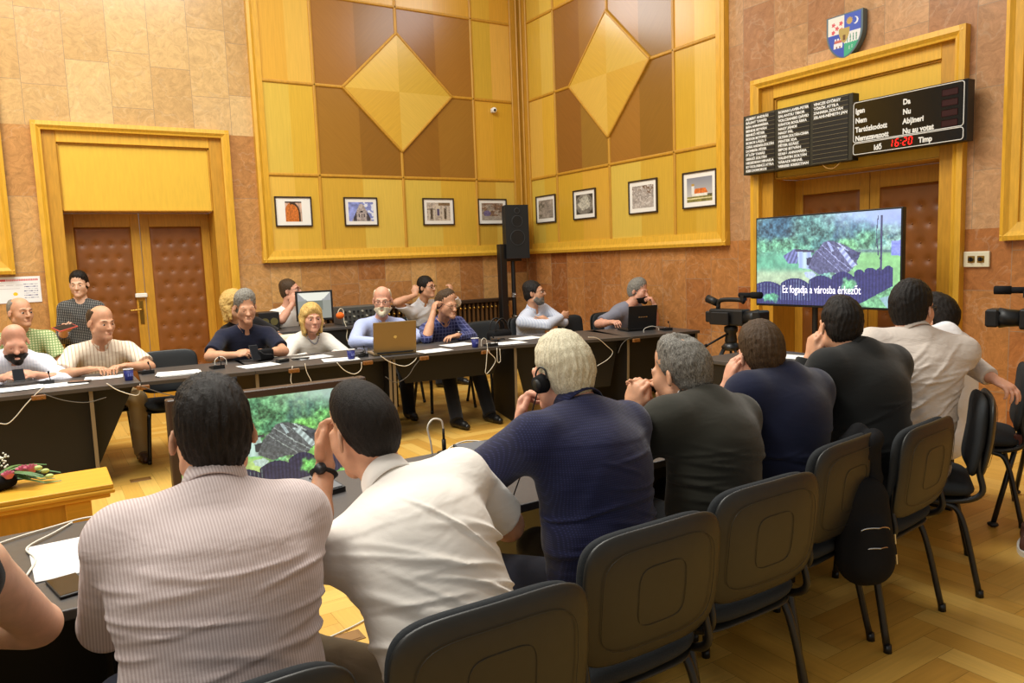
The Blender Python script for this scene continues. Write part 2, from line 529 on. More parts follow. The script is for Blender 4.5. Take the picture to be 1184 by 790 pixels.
def hair_solid(style, c, F, s, h=.005, seed=0, t=.012, fat=1.0):
    S = Solid(h)
    P = lambda l, f, u: c+(F[0]*l+F[1]*f+F[2]*u)*s
    R = lambda *r: V(*r)*s
    lg_ = 1 if style in ('long', 'fringe') else 0
    S.ell(P(0, -.020-.004*(1-lg_), .042), R(.0765+t*(.6+.4*lg_), .095+t*(.55+.45*lg_), .088+t), F, k=.02)
    S.ell(P(0, -.048, -.02), R((.063+t*.5)*fat, .056+t*.7, .072), F, k=.03)
    if style == 'ring':
        S.half(P(0, -.023, 0), F[1]-F[2]*.35); S.half(P(0, 0, -.068), -F[2])
    else:
        # forehead, temples and cheeks are cut out by one broad oval; sideburns end in front of the ears
        up_ = {'receding': .016, 'tuft': .010, 'buzz': .004, 'fringe': -.006, 'long': -.004}.get(style, 0.0)
        S.ell(P(0, .108-up_, -.022+up_), R(.125, .085, .092), F, k=.008, op='s')
        if style in ('long', 'fringe'): S.half(P(0, 0, -.2), -F[2])
        else: S.half(P(0, 0, -.032), -F[2]+F[1]*(.60 if style != 'buzz' else .48))
    for q in (-1, 1):
        S.ell(P(q*.094, .004, -.020), R(.032, .030, .044), F, k=.006, op='s')
    if style == 'ring':
        S.ell(P(0, .03, .135), R(.07, .115, .09), F, k=.012, op='s')
    if style == 'tuft':
        S.ell(P(0, -.035, .14), R(.032, .04, .03), F, k=.015, op='s')
    if style in ('long', 'fringe'):
        for q in (-1, 1):
            S.cap(P(q*.066, -.005, .06), P(q*.080, -.005, -.03), .026*s, .022*s, k=.03)
            S.cap(P(q*.080, -.005, -.03), P(q*.072, .012, -.125), .022*s, .014*s, k=.03)
            S.cap(P(q*.052, -.055, .0), P(q*.05, -.05, -.14), .05*s, .034*s, k=.03)
            S.cap(P(q*.01, .075, .095), P(q*.062, .052, .045), .018*s, .016*s, k=.02)
    n = waves(seed, 4, 150, 300); n2 = waves(seed+3, 3, 40, 70); n3 = waves(seed+9, 3, 14, 24)
    a = {'buzz': .0020, 'ring': .0015}.get(style, .0046)
    o0 = np.asarray(P(0, -.02, .11))
    def disp(Q):
        # locks run outwards from the crown
        d = Q-o0; ang = np.arctan2(d@F[0], d@F[1]); rad = np.sqrt((d**2).sum(1))
        lock = np.sin(ang*26+5*n3(Q)+2*n2(Q)+rad*30)*.6+np.sin(ang*47+7*n3(Q)+rad*20)*.4
        return (a*(.55*lock+.35*n2(Q)+.25*n(Q))).astype(np.float32)
    return S.build(disp)

def person(label, pel, neck, face, head, arms, legs=None, *, name='person', skin=None, shirt=None, trousers=None, hair=None, shoes=None,
           sw=.185, g=1.0, h=.007, hs=1.0, fat=1.0, shroll=0.0, bow=.03, beard=None, eyes='open', spec=None, group=None, extra=None, collar=None,
           sleeve='short', amp=.004, seed=1, brow=None, tuck=False, shyaw=None, neckr=1.0, sh_h=None, lw=1.0, drop=.082, drag=None):
    pel = V(*pel); neck = V(*neck); fa = math.radians(face)
    up = nrm(neck-pel); T = frame((math.cos(fa), math.sin(fa), 0), up); L, Fw, U = T
    sy = math.radians(face if shyaw is None else shyaw)
    TS = frame((math.cos(sy), math.sin(sy), 0), up)
    r = math.radians(shroll); SL = TS[0]*math.cos(r)+U*math.sin(r); SU = -TS[0]*math.sin(r)+U*math.cos(r)
    SF = TS[1]
    H = np.linalg.norm(neck-pel)
    sp = lambda t: pel+(neck-pel)*t-Fw*bow*math.sin(PI*t)
    HF = headframe(head[1], head[2], head[3]); hc = V(*head[0])
    org = (float(pel[0]), float(pel[1]), 0.0)
    hip = [pel+L*q*.088 for q in (1, -1)]
    sh = [neck-SU*drop+SL*q*sw+SF*.02 for q in (1, -1)]
    if legs is None or legs == 'sit':
        legs = [(.43, .06, .06), (.43, .06, .06)]
    legj = []
    for q, hp, lg in zip((1, -1), hip, legs):
        if len(lg) == 3:                                     # seated: thigh reach, knee spread, foot offset
            kn = hp+nrm(V(Fw[0], Fw[1], 0))*lg[0]+nrm(V(L[0], L[1], 0))*q*lg[1]; kn[2] = pel[2]-.03
            an = kn+nrm(V(Fw[0], Fw[1], 0))*lg[2]; an[2] = .095
        else: kn, an = V(*lg[0:3]), V(*lg[3:6])
        legj.append((hp, kn, an))
    armj = []
    for i, q in enumerate((1, -1)):
        w, pole = V(*arms[i][0]), arms[i][1]
        el, wr = ik(sh[i], w, .295, .265, pole)
        armj.append((sh[i], el, wr))
    hd = hs
    nb = hc+(HF[1]*-.022+HF[2]*-.075)*hs
    # --- body: one continuous surface
    S = Solid(h)
    S.ell(pel+U*.02, V(.160*g, .110*g, .12), T, k=.05)
    S.ell(sp(.33), V(.148*g, .108*g, .15), T, k=.06)
    S.ell(sp(.66)+Fw*.005, V(.160*g, .112*g, .16), T, k=.06)
    S.cap(neck-SU*(drop+.02)+SL*sw*.8, neck-SU*(drop+.02)-SL*sw*.8, .062, .062, k=.05)
    for q, s_ in zip((1, -1), sh): S.cap(neck-SU*.03+SL*q*.02, s_+SU*.004-SL*q*.02, .046, .046, k=.05)
    S.cap(neck-U*.05, nb, .060*neckr, .056*neckr*hs, k=.03)
    for (a, b, c), q in zip(armj, (1, -1)):
        S.cap(a, b, .053, .041, k=.035); S.cap(b, c, .042, .0275, k=.012)
        S.cap(b+(c-b)*.12, b+(c-b)*.45, .043, .038, k=.03)
    toes = nrm(V(Fw[0], Fw[1], 0))
    for a, b, c in legj:
        S.cap(a, b, .082*g, .058, k=.04); S.cap(b, c, .056, .038, k=.02)
        S.cap(c-toes*.03-V(0, 0, .045), c+toes*.13-V(0, 0, .062), .034, .026, k=.02)
    head_skin(S, hc, HF, hs, fat)
    for i, q in enumerate((1, -1)):
        a, b, c = armj[i]; w = arms[i]
        d = nrm(w[2]) if len(w) > 2 and w[2] is not None else nrm(c-b)
        n = w[3] if len(w) > 3 else (0, 0, -1)
        cu = w[4] if len(w) > 4 else .45
        th = w[5] if len(w) > 5 else .5
        n_ = nrm(np.asarray(n, float)); lat = np.cross(d, n_)
        # the thumb lies towards the body's own middle when the palm faces down
        side = -1 if q == 1 else 1
        hand(S, c+d*.01, d, n_, side, cu, thumb=th)
    body = solid_obj(name, S.build(), skin, None, org)
    tag(body, label, 'person', group)
    X = {}
    def part(nm, pf, m): X[nm] = solid_obj(nm, pf, m, body, org); return X[nm]
    # --- shirt
    if shirt is not None:
        sh_h = sh_h or max(h, .006); e = .014 if sleeve != 'jacket' else .019
        S = Solid(sh_h); eb = e*1.4
        S.ell(pel+U*(.03 if tuck else -.01), V(.160*g+eb, .112*g+eb, .11 if tuck else .13), T, k=.05)
        S.ell(sp(.33), V(.150*g+eb, .110*g+eb, .16), T, k=.07)
        S.ell(sp(.66)+Fw*.005, V(.162*g+e, .114*g+e, .165), T, k=.07)
        S.cap(neck-SU*(drop+.02)+SL*sw*.84, neck-SU*(drop+.02)-SL*sw*.84, .062+e, .062+e, k=.05)
        for q, s_ in zip((1, -1), sh): S.cap(neck-SU*.034+SL*q*.02, s_+SU*.004-SL*q*.02, .044+e*.8, .046+e*.8, k=.05)
        for (a, b, c), q in zip(armj, (1, -1)):
            if sleeve == 'short':
                t = a+(b-a)*.78
                S.cap(a, t, .054+e, .056+e, k=.035, end=True)
            elif sleeve == 'none': pass
            else:
                jk = .006 if sleeve == 'jacket' else 0
                S.cap(a, b, .054+e, .046+e*.9, k=.035)
                S.cap(b, b+(c-b)*(.97 if sleeve in ('long', 'jacket') else .45), .047+e*.8, .035+e*.6+jk if sleeve != 'rolled' else .045+e, k=.012, end=True)
        S.half(neck+SU*.036, SU, k=.004)
        S.ell(neck+SF*.082+SU*(.012 if collar else .02), V(.052, .055, .062 if collar and collar[0] == 'shirt' else .05), T, k=.006, op='s')
        part('jacket' if sleeve == 'jacket' else 'shirt', S.build(folds(seed, amp) if drag is None else (lambda a_, b_: (lambda Q: a_(Q)+b_(Q)))(folds(seed, amp), creases(seed+3, T, pel, H, *drag))), shirt)
        if collar:
            cm = collar[1] if len(collar) > 1 else shirt
            b0 = neck-U*.05; nd = nrm(nb-b0); CF = frame(SF, nd); c0 = b0+nd*.045
            def loft(prof, m, nm, gap, wing, up0=0.0, dip=.014):
                """a folded band swept round the neck; prof = (height, radius) loop; open at the throat by gap, tips drop by wing"""
                bm = B(); n_ = 44; rows = []
                for k in range(n_ if gap == 0 else n_+1):
                    th = gap+(2*PI-2*gap)*k/n_; c_ = math.cos(th); fr = max(0.0, c_)**3
                    row = []
                    for i, (hh, rr) in enumerate(prof):
                        dn = wing*fr if hh < .012 else 0
                        q = c0+nd*(up0+hh-dip*c_-dn-.010*fr)+(CF[0]*math.sin(th)*.98+CF[1]*c_*1.03)*(rr*neckr+dn*.28)
                        row.append(bm.verts.new(Vector(q-np.array(org))))
                    rows.append(row)
                np_ = len(prof)
                for k in range(len(rows)-(0 if gap == 0 else 1)):
                    a, b = rows[k], rows[(k+1) % len(rows)]
                    for i in range(np_): bm.faces.new((a[i], a[(i+1) % np_], b[(i+1) % np_], b[i]))
                if gap: bm.faces.new(rows[0]); bm.faces.new(rows[-1][::-1])
                bmesh.ops.recalc_face_normals(bm, faces=bm.faces[:])
                X[nm] = obj(nm, bm, m, body, True)
            if collar[0] == 'shirt':
                loft([(.040, .0590), (.044, .0610), (.040, .0640), (.016, .0690), (-.012, .0790), (-.014, .0760), (.012, .0645)], cm, 'collar', .30, .034)
            else:
                loft([(-.004, .0640), (.004, .0660), (.000, .0700), (-.020, .0800), (-.022, .0740)], cm, 'collar', 0, 0)
            if len(collar) > 2:      # the shirt seen above a jacket
                loft([(.052, .0575), (.056, .0590), (.052, .0610), (.020, .0630), (.018, .0600)], collar[2], 'shirt_collar', .25, .0)
    if trousers is not None:
        S = Solid(max(h, .008))
        S.ell(pel+U*-.01, V(.166*g, .118*g, .115), T, k=.04)
        for a, b, c in legj:
            S.cap(a, b, .094*g*lw, .074*lw, k=.04); S.cap(b, c+nrm(c-b)*.045, .074*lw, .062*lw, k=.02, end=True)
        S.half(pel+V(0, 0, .115), (0, 0, 1), k=.004)
        part('trousers', S.build(folds(seed+31, .004)), trousers)
    if shoes is not None:
        for a, b, c in legj:
            S = Solid(.007)
            S.cap(c-toes*.035-V(0, 0, .045), c+toes*.11-V(0, 0, .052), .043, .036, k=.02)
            S.cap(c+toes*.11-V(0, 0, .058), c+toes*.165-V(0, 0, .064), .036, .028, k=.02)
            S.cap(c-toes*.03, c-toes*.02-V(0, 0, .05), .042, .044, k=.02, start=True)
            S.half(c-V(0, 0, .092), (0, 0, -1), k=.004)
            part('shoe', S.build(), shoes)
    P = lambda l, f, u: Vector(hc+(HF[0]*l+HF[1]*f+HF[2]*u)*hs)-Vector(org)
    if hair is not None:
        st = hair[0]
        part('hair', hair_solid(st, hc, HF, hs, hair[2] if len(hair) > 2 else max(.005, h*.8), seed, hair[3] if len(hair) > 3 else {'buzz': .005, 'ring': .006}.get(st, .012), fat), hair[1])
    if brow is not None:
        bm = B()
        for q in (-1, 1): tube(bm, [P(q*.016, .0995, .0305), P(q*.034, .0955, .0335), P(q*.050, .0815, .0285)], [.0022*hs, .0028*hs, .0016*hs], 6)
        obj('eyebrows', bm, brow, body, True)
    if eyes == 'open':
        for q in (-1, 1):
            bm = B(); vs = ball(bm, (0, 0, 0), .0108*hs, 14, 12)
            Mx = Matrix(np.array([HF[0], np.cross(HF[1], HF[0])*1, HF[1]]).T.tolist())
            bmesh.ops.transform(bm, matrix=Mx.to_4x4(), verts=bm.verts[:])
            bmesh.ops.translate(bm, vec=P(q*.0325, .0802, .001), verts=bm.verts[:])
            ctr = P(q*.0325, .0802, .001); fv = Vector(HF[1])
            for fc in bm.faces: fc.material_index = 1 if (fc.calc_center_median()-ctr).normalized().dot(fv) > .80 else 0
            obj('eye', bm, [M_EYE, M_IRIS], body, True)
    elif eyes == 'down':
        bm = B()
        for q in (-1, 1): tube(bm, [P(q*.021, .0905, -.001), P(q*.0325, .0935, -.003), P(q*.044, .087, -.001)], [.0014, .0022, .0014], 6)
        obj('eyelashes', bm, M_IRIS, body, True)
    if eyes != 'none':
        bm = B(); tube(bm, [P(-.020, .0895, -.0675), P(-.008, .0945, -.0675), P(.008, .0945, -.0675), P(.020, .0895, -.0675)], [.0012, .0030, .0030, .0012], 6)
        obj('lips', bm, M_LIPS, body, True)
    if beard is not None:
        bs, bmt = beard
        S = Solid(.005); t = .004 if bs == 'short' else .010
        A = lambda l, f, u: hc+(HF[0]*l+HF[1]*f+HF[2]*u)*hs
        S.ell(A(0, .034, -.052), V(.062*fat+t*.6, .058+t, .074+t)*hs, HF, k=.02)
        for q in (1, -1): S.cap(A(q*.05*fat, .0, -.068), A(0, .074, -.10), (.022+t)*hs, (.02+t)*hs, k=.02)
        S.half(A(0, .09, -.040), HF[2]*1.0-HF[1]*.15)
        S.half(A(0, .012, 0), -HF[1]+HF[2]*.3)
        S.ell(A(0, .108, -.066), V(.022, .016, .009)*hs, HF, k=.004, op='s')
        w_ = waves(seed+2, 5, 90, 160)
        part('beard', S.build(lambda Q: (.002*w_(Q)).astype(np.float32)), bmt)
    if spec is not None:
        bm = B()
        for q in (-1, 1):
            loop = [P(q*.034+.024*math.copysign(abs(math.cos(a))**.7, math.cos(a)), .104-.006*abs(math.cos(a)), .004+.016*math.copysign(abs(math.sin(a))**.7, math.sin(a))) for a in [2*PI*k/16 for k in range(17)]]
            tube(bm, loop, .0019, 6, False)
            tube(bm, [P(q*.058, .098, .010), P(q*.078, .06, .012), P(q*.084, -.01, .010)], .0019, 6)
        tube(bm, [P(-.010, .106, .008), P(0, .109, .010), P(.010, .106, .008)], .0019, 6)
        obj('glasses', bm, spec, body, True)
    return body, dict(arm=armj, leg=legj, head=(hc, HF), sh=sh, org=org, P=P, T=T, hs=hs)

def watch(body, J, i, m, strap):
    """a wrist watch on arm i"""
    a, b, c = J['arm'][i]; d = nrm(c-b); p = b+(c-b)*.9-np.array(J['org'])
    F = frame(np.cross(d, (0, 0, 1)), d)
    bm = B(); pts = [Vector(p+(F[0]*math.cos(k*PI/9)+F[1]*math.sin(k*PI/9))*.034) for k in range(19)]
    tube(bm, pts, .008, 6, False, flat=(.35, 1)); o = obj('watch_strap', bm, strap, body, True)
    bm = B(); q = F[1]*.034 if F[1][2] > 0 else -F[1]*.034
    if abs(F[0][2]) > abs(F[1][2]): q = F[0]*.034*np.sign(F[0][2])
    ball(bm, Vector(p+q), .017, 12, 8, (1, 1, .5)); bmesh.ops.translate(bm, vec=(0, 0, 0), verts=bm.verts[:])
    # watch face is a flat little drum
    bm.free(); bm = B(); Q = Vector(q).normalized(); tube(bm, [Vector(p+q)-Q*.002, Vector(p+q)+Q*.008], .017, 16)
    obj('watch_face', bm, m, o, True)
# ------------------------------------------------------------------ materials
def marble(name, cols, seed=0.0, veins=.35, mortar=(.30, .22, .14), bw=.42, rh=.62, rough=.22):
    m, nt, b = _new(name)
    N = nt.nodes.new; Lk = nt.links.new
    uv = N('ShaderNodeTexCoord')
    mp = N('ShaderNodeMapping'); mp.inputs['Location'].default_value = (seed, seed*.7, 0)
    Lk(uv.outputs['UV'], mp.inputs[0])
    br = N('ShaderNodeTexBrick'); br.inputs['Scale'].default_value = 1
    br.inputs['Brick Width'].default_value = bw; br.inputs['Row Height'].default_value = rh
    br.inputs['Mortar Size'].default_value = .0022; br.inputs['Bias'].default_value = 0
    br.offset = .37; br.squash = .78; br.squash_frequency = 3
    br.inputs['Color1'].default_value = (0, 0, 0, 1); br.inputs['Color2'].default_value = (1, 1, 1, 1); br.inputs['Mortar'].default_value = (.5, .5, .5, 1)
    # slabs stand upright: swap the axes so that courses run vertically
    sw = N('ShaderNodeSeparateXYZ'); cb = N('ShaderNodeCombineXYZ')
    Lk(mp.outputs[0], sw.inputs[0]); Lk(sw.outputs[1], cb.inputs[0]); Lk(sw.outputs[0], cb.inputs[1])
    br.inputs['Brick Width'].default_value = rh*1.25; br.inputs['Row Height'].default_value = bw*.88
    Lk(cb.outputs[0], br.inputs['Vector'])
    r = N('ShaderNodeValToRGB'); r.color_ramp.interpolation = 'LINEAR'
    while len(r.color_ramp.elements) < len(cols): r.color_ramp.elements.new(.5)
    for i, c in enumerate(cols):
        r.color_ramp.elements[i].position = i/(len(cols)-1); r.color_ramp.elements[i].color = c
    Lk(br.outputs[0], r.inputs[0])
    # swirling mottle
    n0 = N('ShaderNodeTexNoise'); n0.inputs['Scale'].default_value = 2.2; n0.inputs['Detail'].default_value = 3
    Lk(mp.outputs[0], n0.inputs['Vector'])
    ad = N('ShaderNodeVectorMath'); ad.operation = 'SCALE'; ad.inputs['Scale'].default_value = .5
    Lk(n0.outputs[1], ad.inputs[0])
    a2 = N('ShaderNodeVectorMath'); Lk(mp.outputs[0], a2.inputs[0]); Lk(ad.outputs[0], a2.inputs[1])
    sl = N('ShaderNodeVectorMath'); sl.operation = 'SCALE'; sl.inputs['Scale'].default_value = 4.0
    Lk(br.outputs[0], sl.inputs[0])
    a3 = N('ShaderNodeVectorMath'); Lk(a2.outputs[0], a3.inputs[0]); Lk(sl.outputs[0], a3.inputs[1])
    n1 = N('ShaderNodeTexNoise'); n1.inputs['Scale'].default_value = 15; n1.inputs['Detail'].default_value = 10; n1.inputs['Roughness'].default_value = .78; n1.inputs['Distortion'].default_value = .5
    Lk(a3.outputs[0], n1.inputs['Vector'])
    mr = N('ShaderNodeMapRange'); mr.inputs[1].default_value = .3; mr.inputs[2].default_value = .72; mr.inputs[3].default_value = 1-veins; mr.inputs[4].default_value = 1+veins*.8
    Lk(n1.outputs[0], mr.inputs[0])
    mu = N('ShaderNodeVectorMath'); mu.operation = 'SCALE'; Lk(r.outputs[0], mu.inputs[0]); Lk(mr.outputs[0], mu.inputs['Scale'])
    # pale calcite veins
    n2 = N('ShaderNodeTexNoise'); n2.inputs['Scale'].default_value = 2.6; n2.inputs['Detail'].default_value = 7; n2.inputs['Distortion'].default_value = .15
    Lk(a3.outputs[0], n2.inputs['Vector'])
    v = N('ShaderNodeValToRGB'); e = v.color_ramp.elements
    e[0].position = .485; e[0].color = (0, 0, 0, 1); e[1].position = .515; e[1].color = (0, 0, 0, 1); x = v.color_ramp.elements.new(.5); x.color = (.11, .11, .11, 1)
    Lk(n2.outputs[0], v.inputs[0])
    mx = N('ShaderNodeMix'); mx.data_type = 'RGBA'; Lk(v.outputs[0], mx.inputs[0]); Lk(mu.outputs[0], mx.inputs[6]); mx.inputs[7].default_value = srgb(238, 222, 190)
    mo = N('ShaderNodeMix'); mo.data_type = 'RGBA'; Lk(br.outputs['Fac'], mo.inputs[0]); Lk(mx.outputs[2], mo.inputs[6]); mo.inputs[7].default_value = mortar+(1,)
    Lk(mo.outputs[2], b.inputs['Base Color'])
    b.inputs['Roughness'].default_value = rough; b.inputs['Specular IOR Level'].default_value = .4
    return m

M_MARBLE_HI = marble('pale_marble', [srgb(184, 146, 96), srgb(210, 174, 118), srgb(196, 158, 104), srgb(214, 180, 126), srgb(190, 150, 102)], 0.0, .28, bw=.46, rh=.6)
M_MARBLE_LO = marble('red_marble', [srgb(176, 122, 70), srgb(200, 150, 90), srgb(166, 108, 60), srgb(208, 162, 102), srgb(186, 134, 78)], 3.3, .38)
M_MARBLE_R = marble('pink_marble', [srgb(174, 130, 92), srgb(190, 148, 106), srgb(164, 116, 82), srgb(196, 154, 114), srgb(182, 138, 100)], 7.1, .34)
M_MARBLE_RLO = marble('russet_marble', [srgb(168, 106, 58), srgb(190, 132, 76), srgb(152, 90, 48), srgb(196, 138, 82), srgb(174, 112, 64)], 5.7, .40)
M_WOOD = attr_mat('veneer', rough=.24, spec=.5, grain=.07)
M_FLOOR = attr_mat('parquet', rough=.34, spec=.45, grain=.09)
GOLD = srgb(204, 152, 42)[:3]; GOLD2 = srgb(198, 146, 40)[:3]; PALE = srgb(220, 180, 78)[:3]; PALE2 = srgb(214, 168, 60)[:3]
BROWN = srgb(158, 111, 42)[:3]; BROWN2 = srgb(143, 97, 36)[:3]
def wood(name, c, rough=.4, var=.12): return mat(name, c, rough, .45, var=var, vscale=9, stretch=(6, 6, .7))
M_OAK = wood('oak', srgb(216, 164, 48)); M_OAKD = wood('dark_oak', srgb(194, 142, 44)); M_OAKH = wood('oak_across', srgb(220, 170, 54))  # the second oak is a darker wood tone
M_LEATHER = mat('brown_leatherette', srgb(132, 78, 30), .42, .5, var=.12, vscale=7, bump=.15, bscale=260, bdist=.002)
M_BLACK = mat('black_plastic', srgb(26, 26, 27), .45, .4)
M_BLACKM = mat('black_metal', srgb(22, 22, 23), .35, .5)
M_SOFTB = mat('black_cloth', srgb(24, 24, 26), .85, .15, bump=.25, bscale=700, bdist=.002)
M_WHITE = mat('white_plastic', srgb(236, 234, 226), .45, .4)
M_PAPER = mat('paper', srgb(244, 244, 242), .7, .2)
M_BRASS = mat('brass', srgb(190, 150, 70), .3, .5, metal=1)
M_CHROME = mat('chrome', srgb(200, 200, 200), .2, .5, metal=1)
M_ALU = mat('dull_aluminium', srgb(176, 168, 150), .4, .5, metal=.7)
M_EYE = mat('eye_white', srgb(226, 220, 212), .3); M_IRIS = mat('dark_iris', srgb(38, 26, 18), .25)
M_LIPS = mat('lips', srgb(176, 104, 88), .5)

# ------------------------------------------------------------------ floor: herringbone blocks
ROOM_X0, ROOM_Y0 = -11.5, -12.0
def make_floor():
    W, Lb = .115, .575; k = int(Lb/W)
    verts, faces, cols, uvs = [], [], [], []
    tones = [srgb(220, 174, 84)[:3], srgb(216, 168, 78)[:3], srgb(226, 184, 96)[:3], srgb(210, 160, 70)[:3], srgb(222, 178, 90)[:3], srgb(205, 154, 68)[:3]]
    r = random.Random(5)
    def quad(x0, y0, x1, y1, horiz):
        if x1 < ROOM_X0 or x0 > 0 or y1 < ROOM_Y0 or y0 > 0: return
        x0, x1 = max(x0, ROOM_X0), min(x1, 0); y0, y1 = max(y0, ROOM_Y0), min(y1, 0)
        if x1-x0 < 1e-4 or y1-y0 < 1e-4: return
        n = len(verts); g = .0006
        verts.extend([(x0+g, y0+g, 0), (x1-g, y0+g, 0), (x1-g, y1-g, 0), (x0+g, y1-g, 0)])
        faces.append((n, n+1, n+2, n+3)); t = r.choice(tones); j = r.uniform(.93, 1.05); cols.append([c*j for c in t])
        ox, oy = r.uniform(0, 50), r.uniform(0, 50)
        if horiz: uvs.extend([(ox, oy), (ox+x1-x0, oy), (ox+x1-x0, oy+y1-y0), (ox, oy+y1-y0)])
        else: uvs.extend([(ox, oy), (ox, oy+x1-x0), (ox+y1-y0, oy+x1-x0), (ox+y1-y0, oy)])
    # classic herringbone on the axes: horizontal bricks and vertical bricks step along the diagonal
    n1 = int(14/W)
    for i in range(-2, n1):
        for j in range(-16, 14):
            x = ROOM_X0+i*W+j*2*Lb; y = ROOM_Y0+i*W
            quad(x, y, x+Lb, y+W, True)
            quad(x, y+W, x+W, y+W+Lb, False)
    me = bpy.data.meshes.new('floor'); me.from_pydata(verts, [], faces)
    tint_faces(me, cols)
    ul = me.uv_layers.new(name='UVMap'); ul.data.foreach_set('uv', np.array(uvs, np.float32).ravel())
    o = me_obj('floor', me, M_FLOOR); o['kind'] = 'structure'
    bm = B(); box(bm, ROOM_X0, 0, ROOM_Y0, 0, -.12, -.003); obj('underlay', bm, mat('floor_joint', srgb(120, 84, 40), .7), o)
make_floor()

def wall(name, pts_fn, length, bands, door):
    """marble wall in height bands with a doorway cut out; pts_fn(s,z,d)"""
    bm = B(); uvl = bm.loops.layers.uv.new('UVMap'); mats = []
    for z0, z1, m in bands:
        if m not in mats: mats.append(m)
        cells = [(0, length)] if z0 >= door[2]-.001 else [(0, door[0]), (door[1], length)]
        for a, b in cells:
            P = [(a, z0), (b, z0), (b, z1), (a, z1)]
            f = bm.faces.new([bm.verts.new(pts_fn(s, z, 0)) for s, z in P])
            for lp, (s, z) in zip(f.loops, P): lp[uvl].uv = (s, z)
            f.material_index = mats.index(m)
    return struct(name, bm, mats)
LW = lambda s, z, d: (-s, -d, z)          # left wall: s runs from the corner, d stands out of the wall
RW = lambda s, z, d: (-d, -s, z)
DL = (4.17, 5.96, 3.02); DR = (4.20, 6.085, 3.10)
wall('wall_left', LW, 11.5, [(0, 3.06, M_MARBLE_LO), (3.06, 6.6, M_MARBLE_HI)], (DL[0], DL[1], 3.06))
def wall_right():
    bm = B(); uvl = bm.loops.layers.uv.new('UVMap')
    for a, b, z0, z1, mi in [(0, DR[0], 0, 1.62, 0), (DR[1], 12, 0, 1.62, 0), (0, DR[0], 1.62, DR[2], 1), (DR[1], 12, 1.62, DR[2], 1), (0, 12, DR[2], 6.6, 1)]:
        P = [(a, z0), (b, z0), (b, z1), (a, z1)]
        f = bm.faces.new([bm.verts.new(RW(s, z, 0)) for s, z in P])
        for lp, (s, z) in zip(f.loops, P): lp[uvl].uv = (s, z)
        f.material_index = mi
    struct('wall_right', bm, [M_MARBLE_RLO, M_MARBLE_R])
wall_right()
# skirting
for nm, fn, segs in (('baseboard_left', LW, [(0, 4.10), (6.03, 11.5)]), ('baseboard_right', RW, [(0, 4.13), (6.16, 12)])):
    bm = B()
    for a, b in segs:
        prism(bm, [(0, 0), (.022, 0), (.022, .085), (.012, .10), (0, .10)], lambda d, z, c, a=a, b=b: fn(a+(b-a)*c, z, d), 1)
    struct(nm, bm, M_OAKH)

def fbox(bm, fn, s0, s1, z0, z1, d0, d1, bev=.0):
    a, b = fn(s0, z0, d0), fn(s1, z1, d1)
    box(bm, *(q for i in range(3) for q in (min(a[i], b[i]), max(a[i], b[i]))), bev=bev)

# ------------------------------------------------------------------ the panelled veneer fields
def tinted(name, polys, cols, fn, d, m, parent, thick=.012, gdir=None):
    """flat veneer leaves (s,z polygons) with their own tone, standing d out from the wall"""
    bm = B(); uvl = bm.loops.layers.uv.new('UVMap'); tones = []
    for i, (poly, c) in enumerate(zip(polys, cols)):
        vs = [bm.verts.new(fn(s, z, d)) for s, z in poly]
        f = bm.faces.new(vs)
        ang = (gdir[i] if gdir else 90); ca, sa = math.cos(math.radians(ang)), math.sin(math.radians(ang))
        for lp, (s, z) in zip(f.loops, poly): lp[uvl].uv = (s*ca+z*sa, -s*sa+z*ca)
        tones.append(c)
        n = len(poly)
        w = [bm.verts.new(fn(s, z, d-thick)) for s, z in poly]
        for k in range(n):
            bm.faces.new((vs[k], vs[(k+1) % n], w[(k+1) % n], w[k])); tones.append(c)
    me = bpy.data.meshes.new(name); bm.to_mesh(me); bm.free()
    # outline in (s,z) may run either way round: make every face look into the room
    tint_faces(me, tones)
    return me_obj(name, me, m, parent)

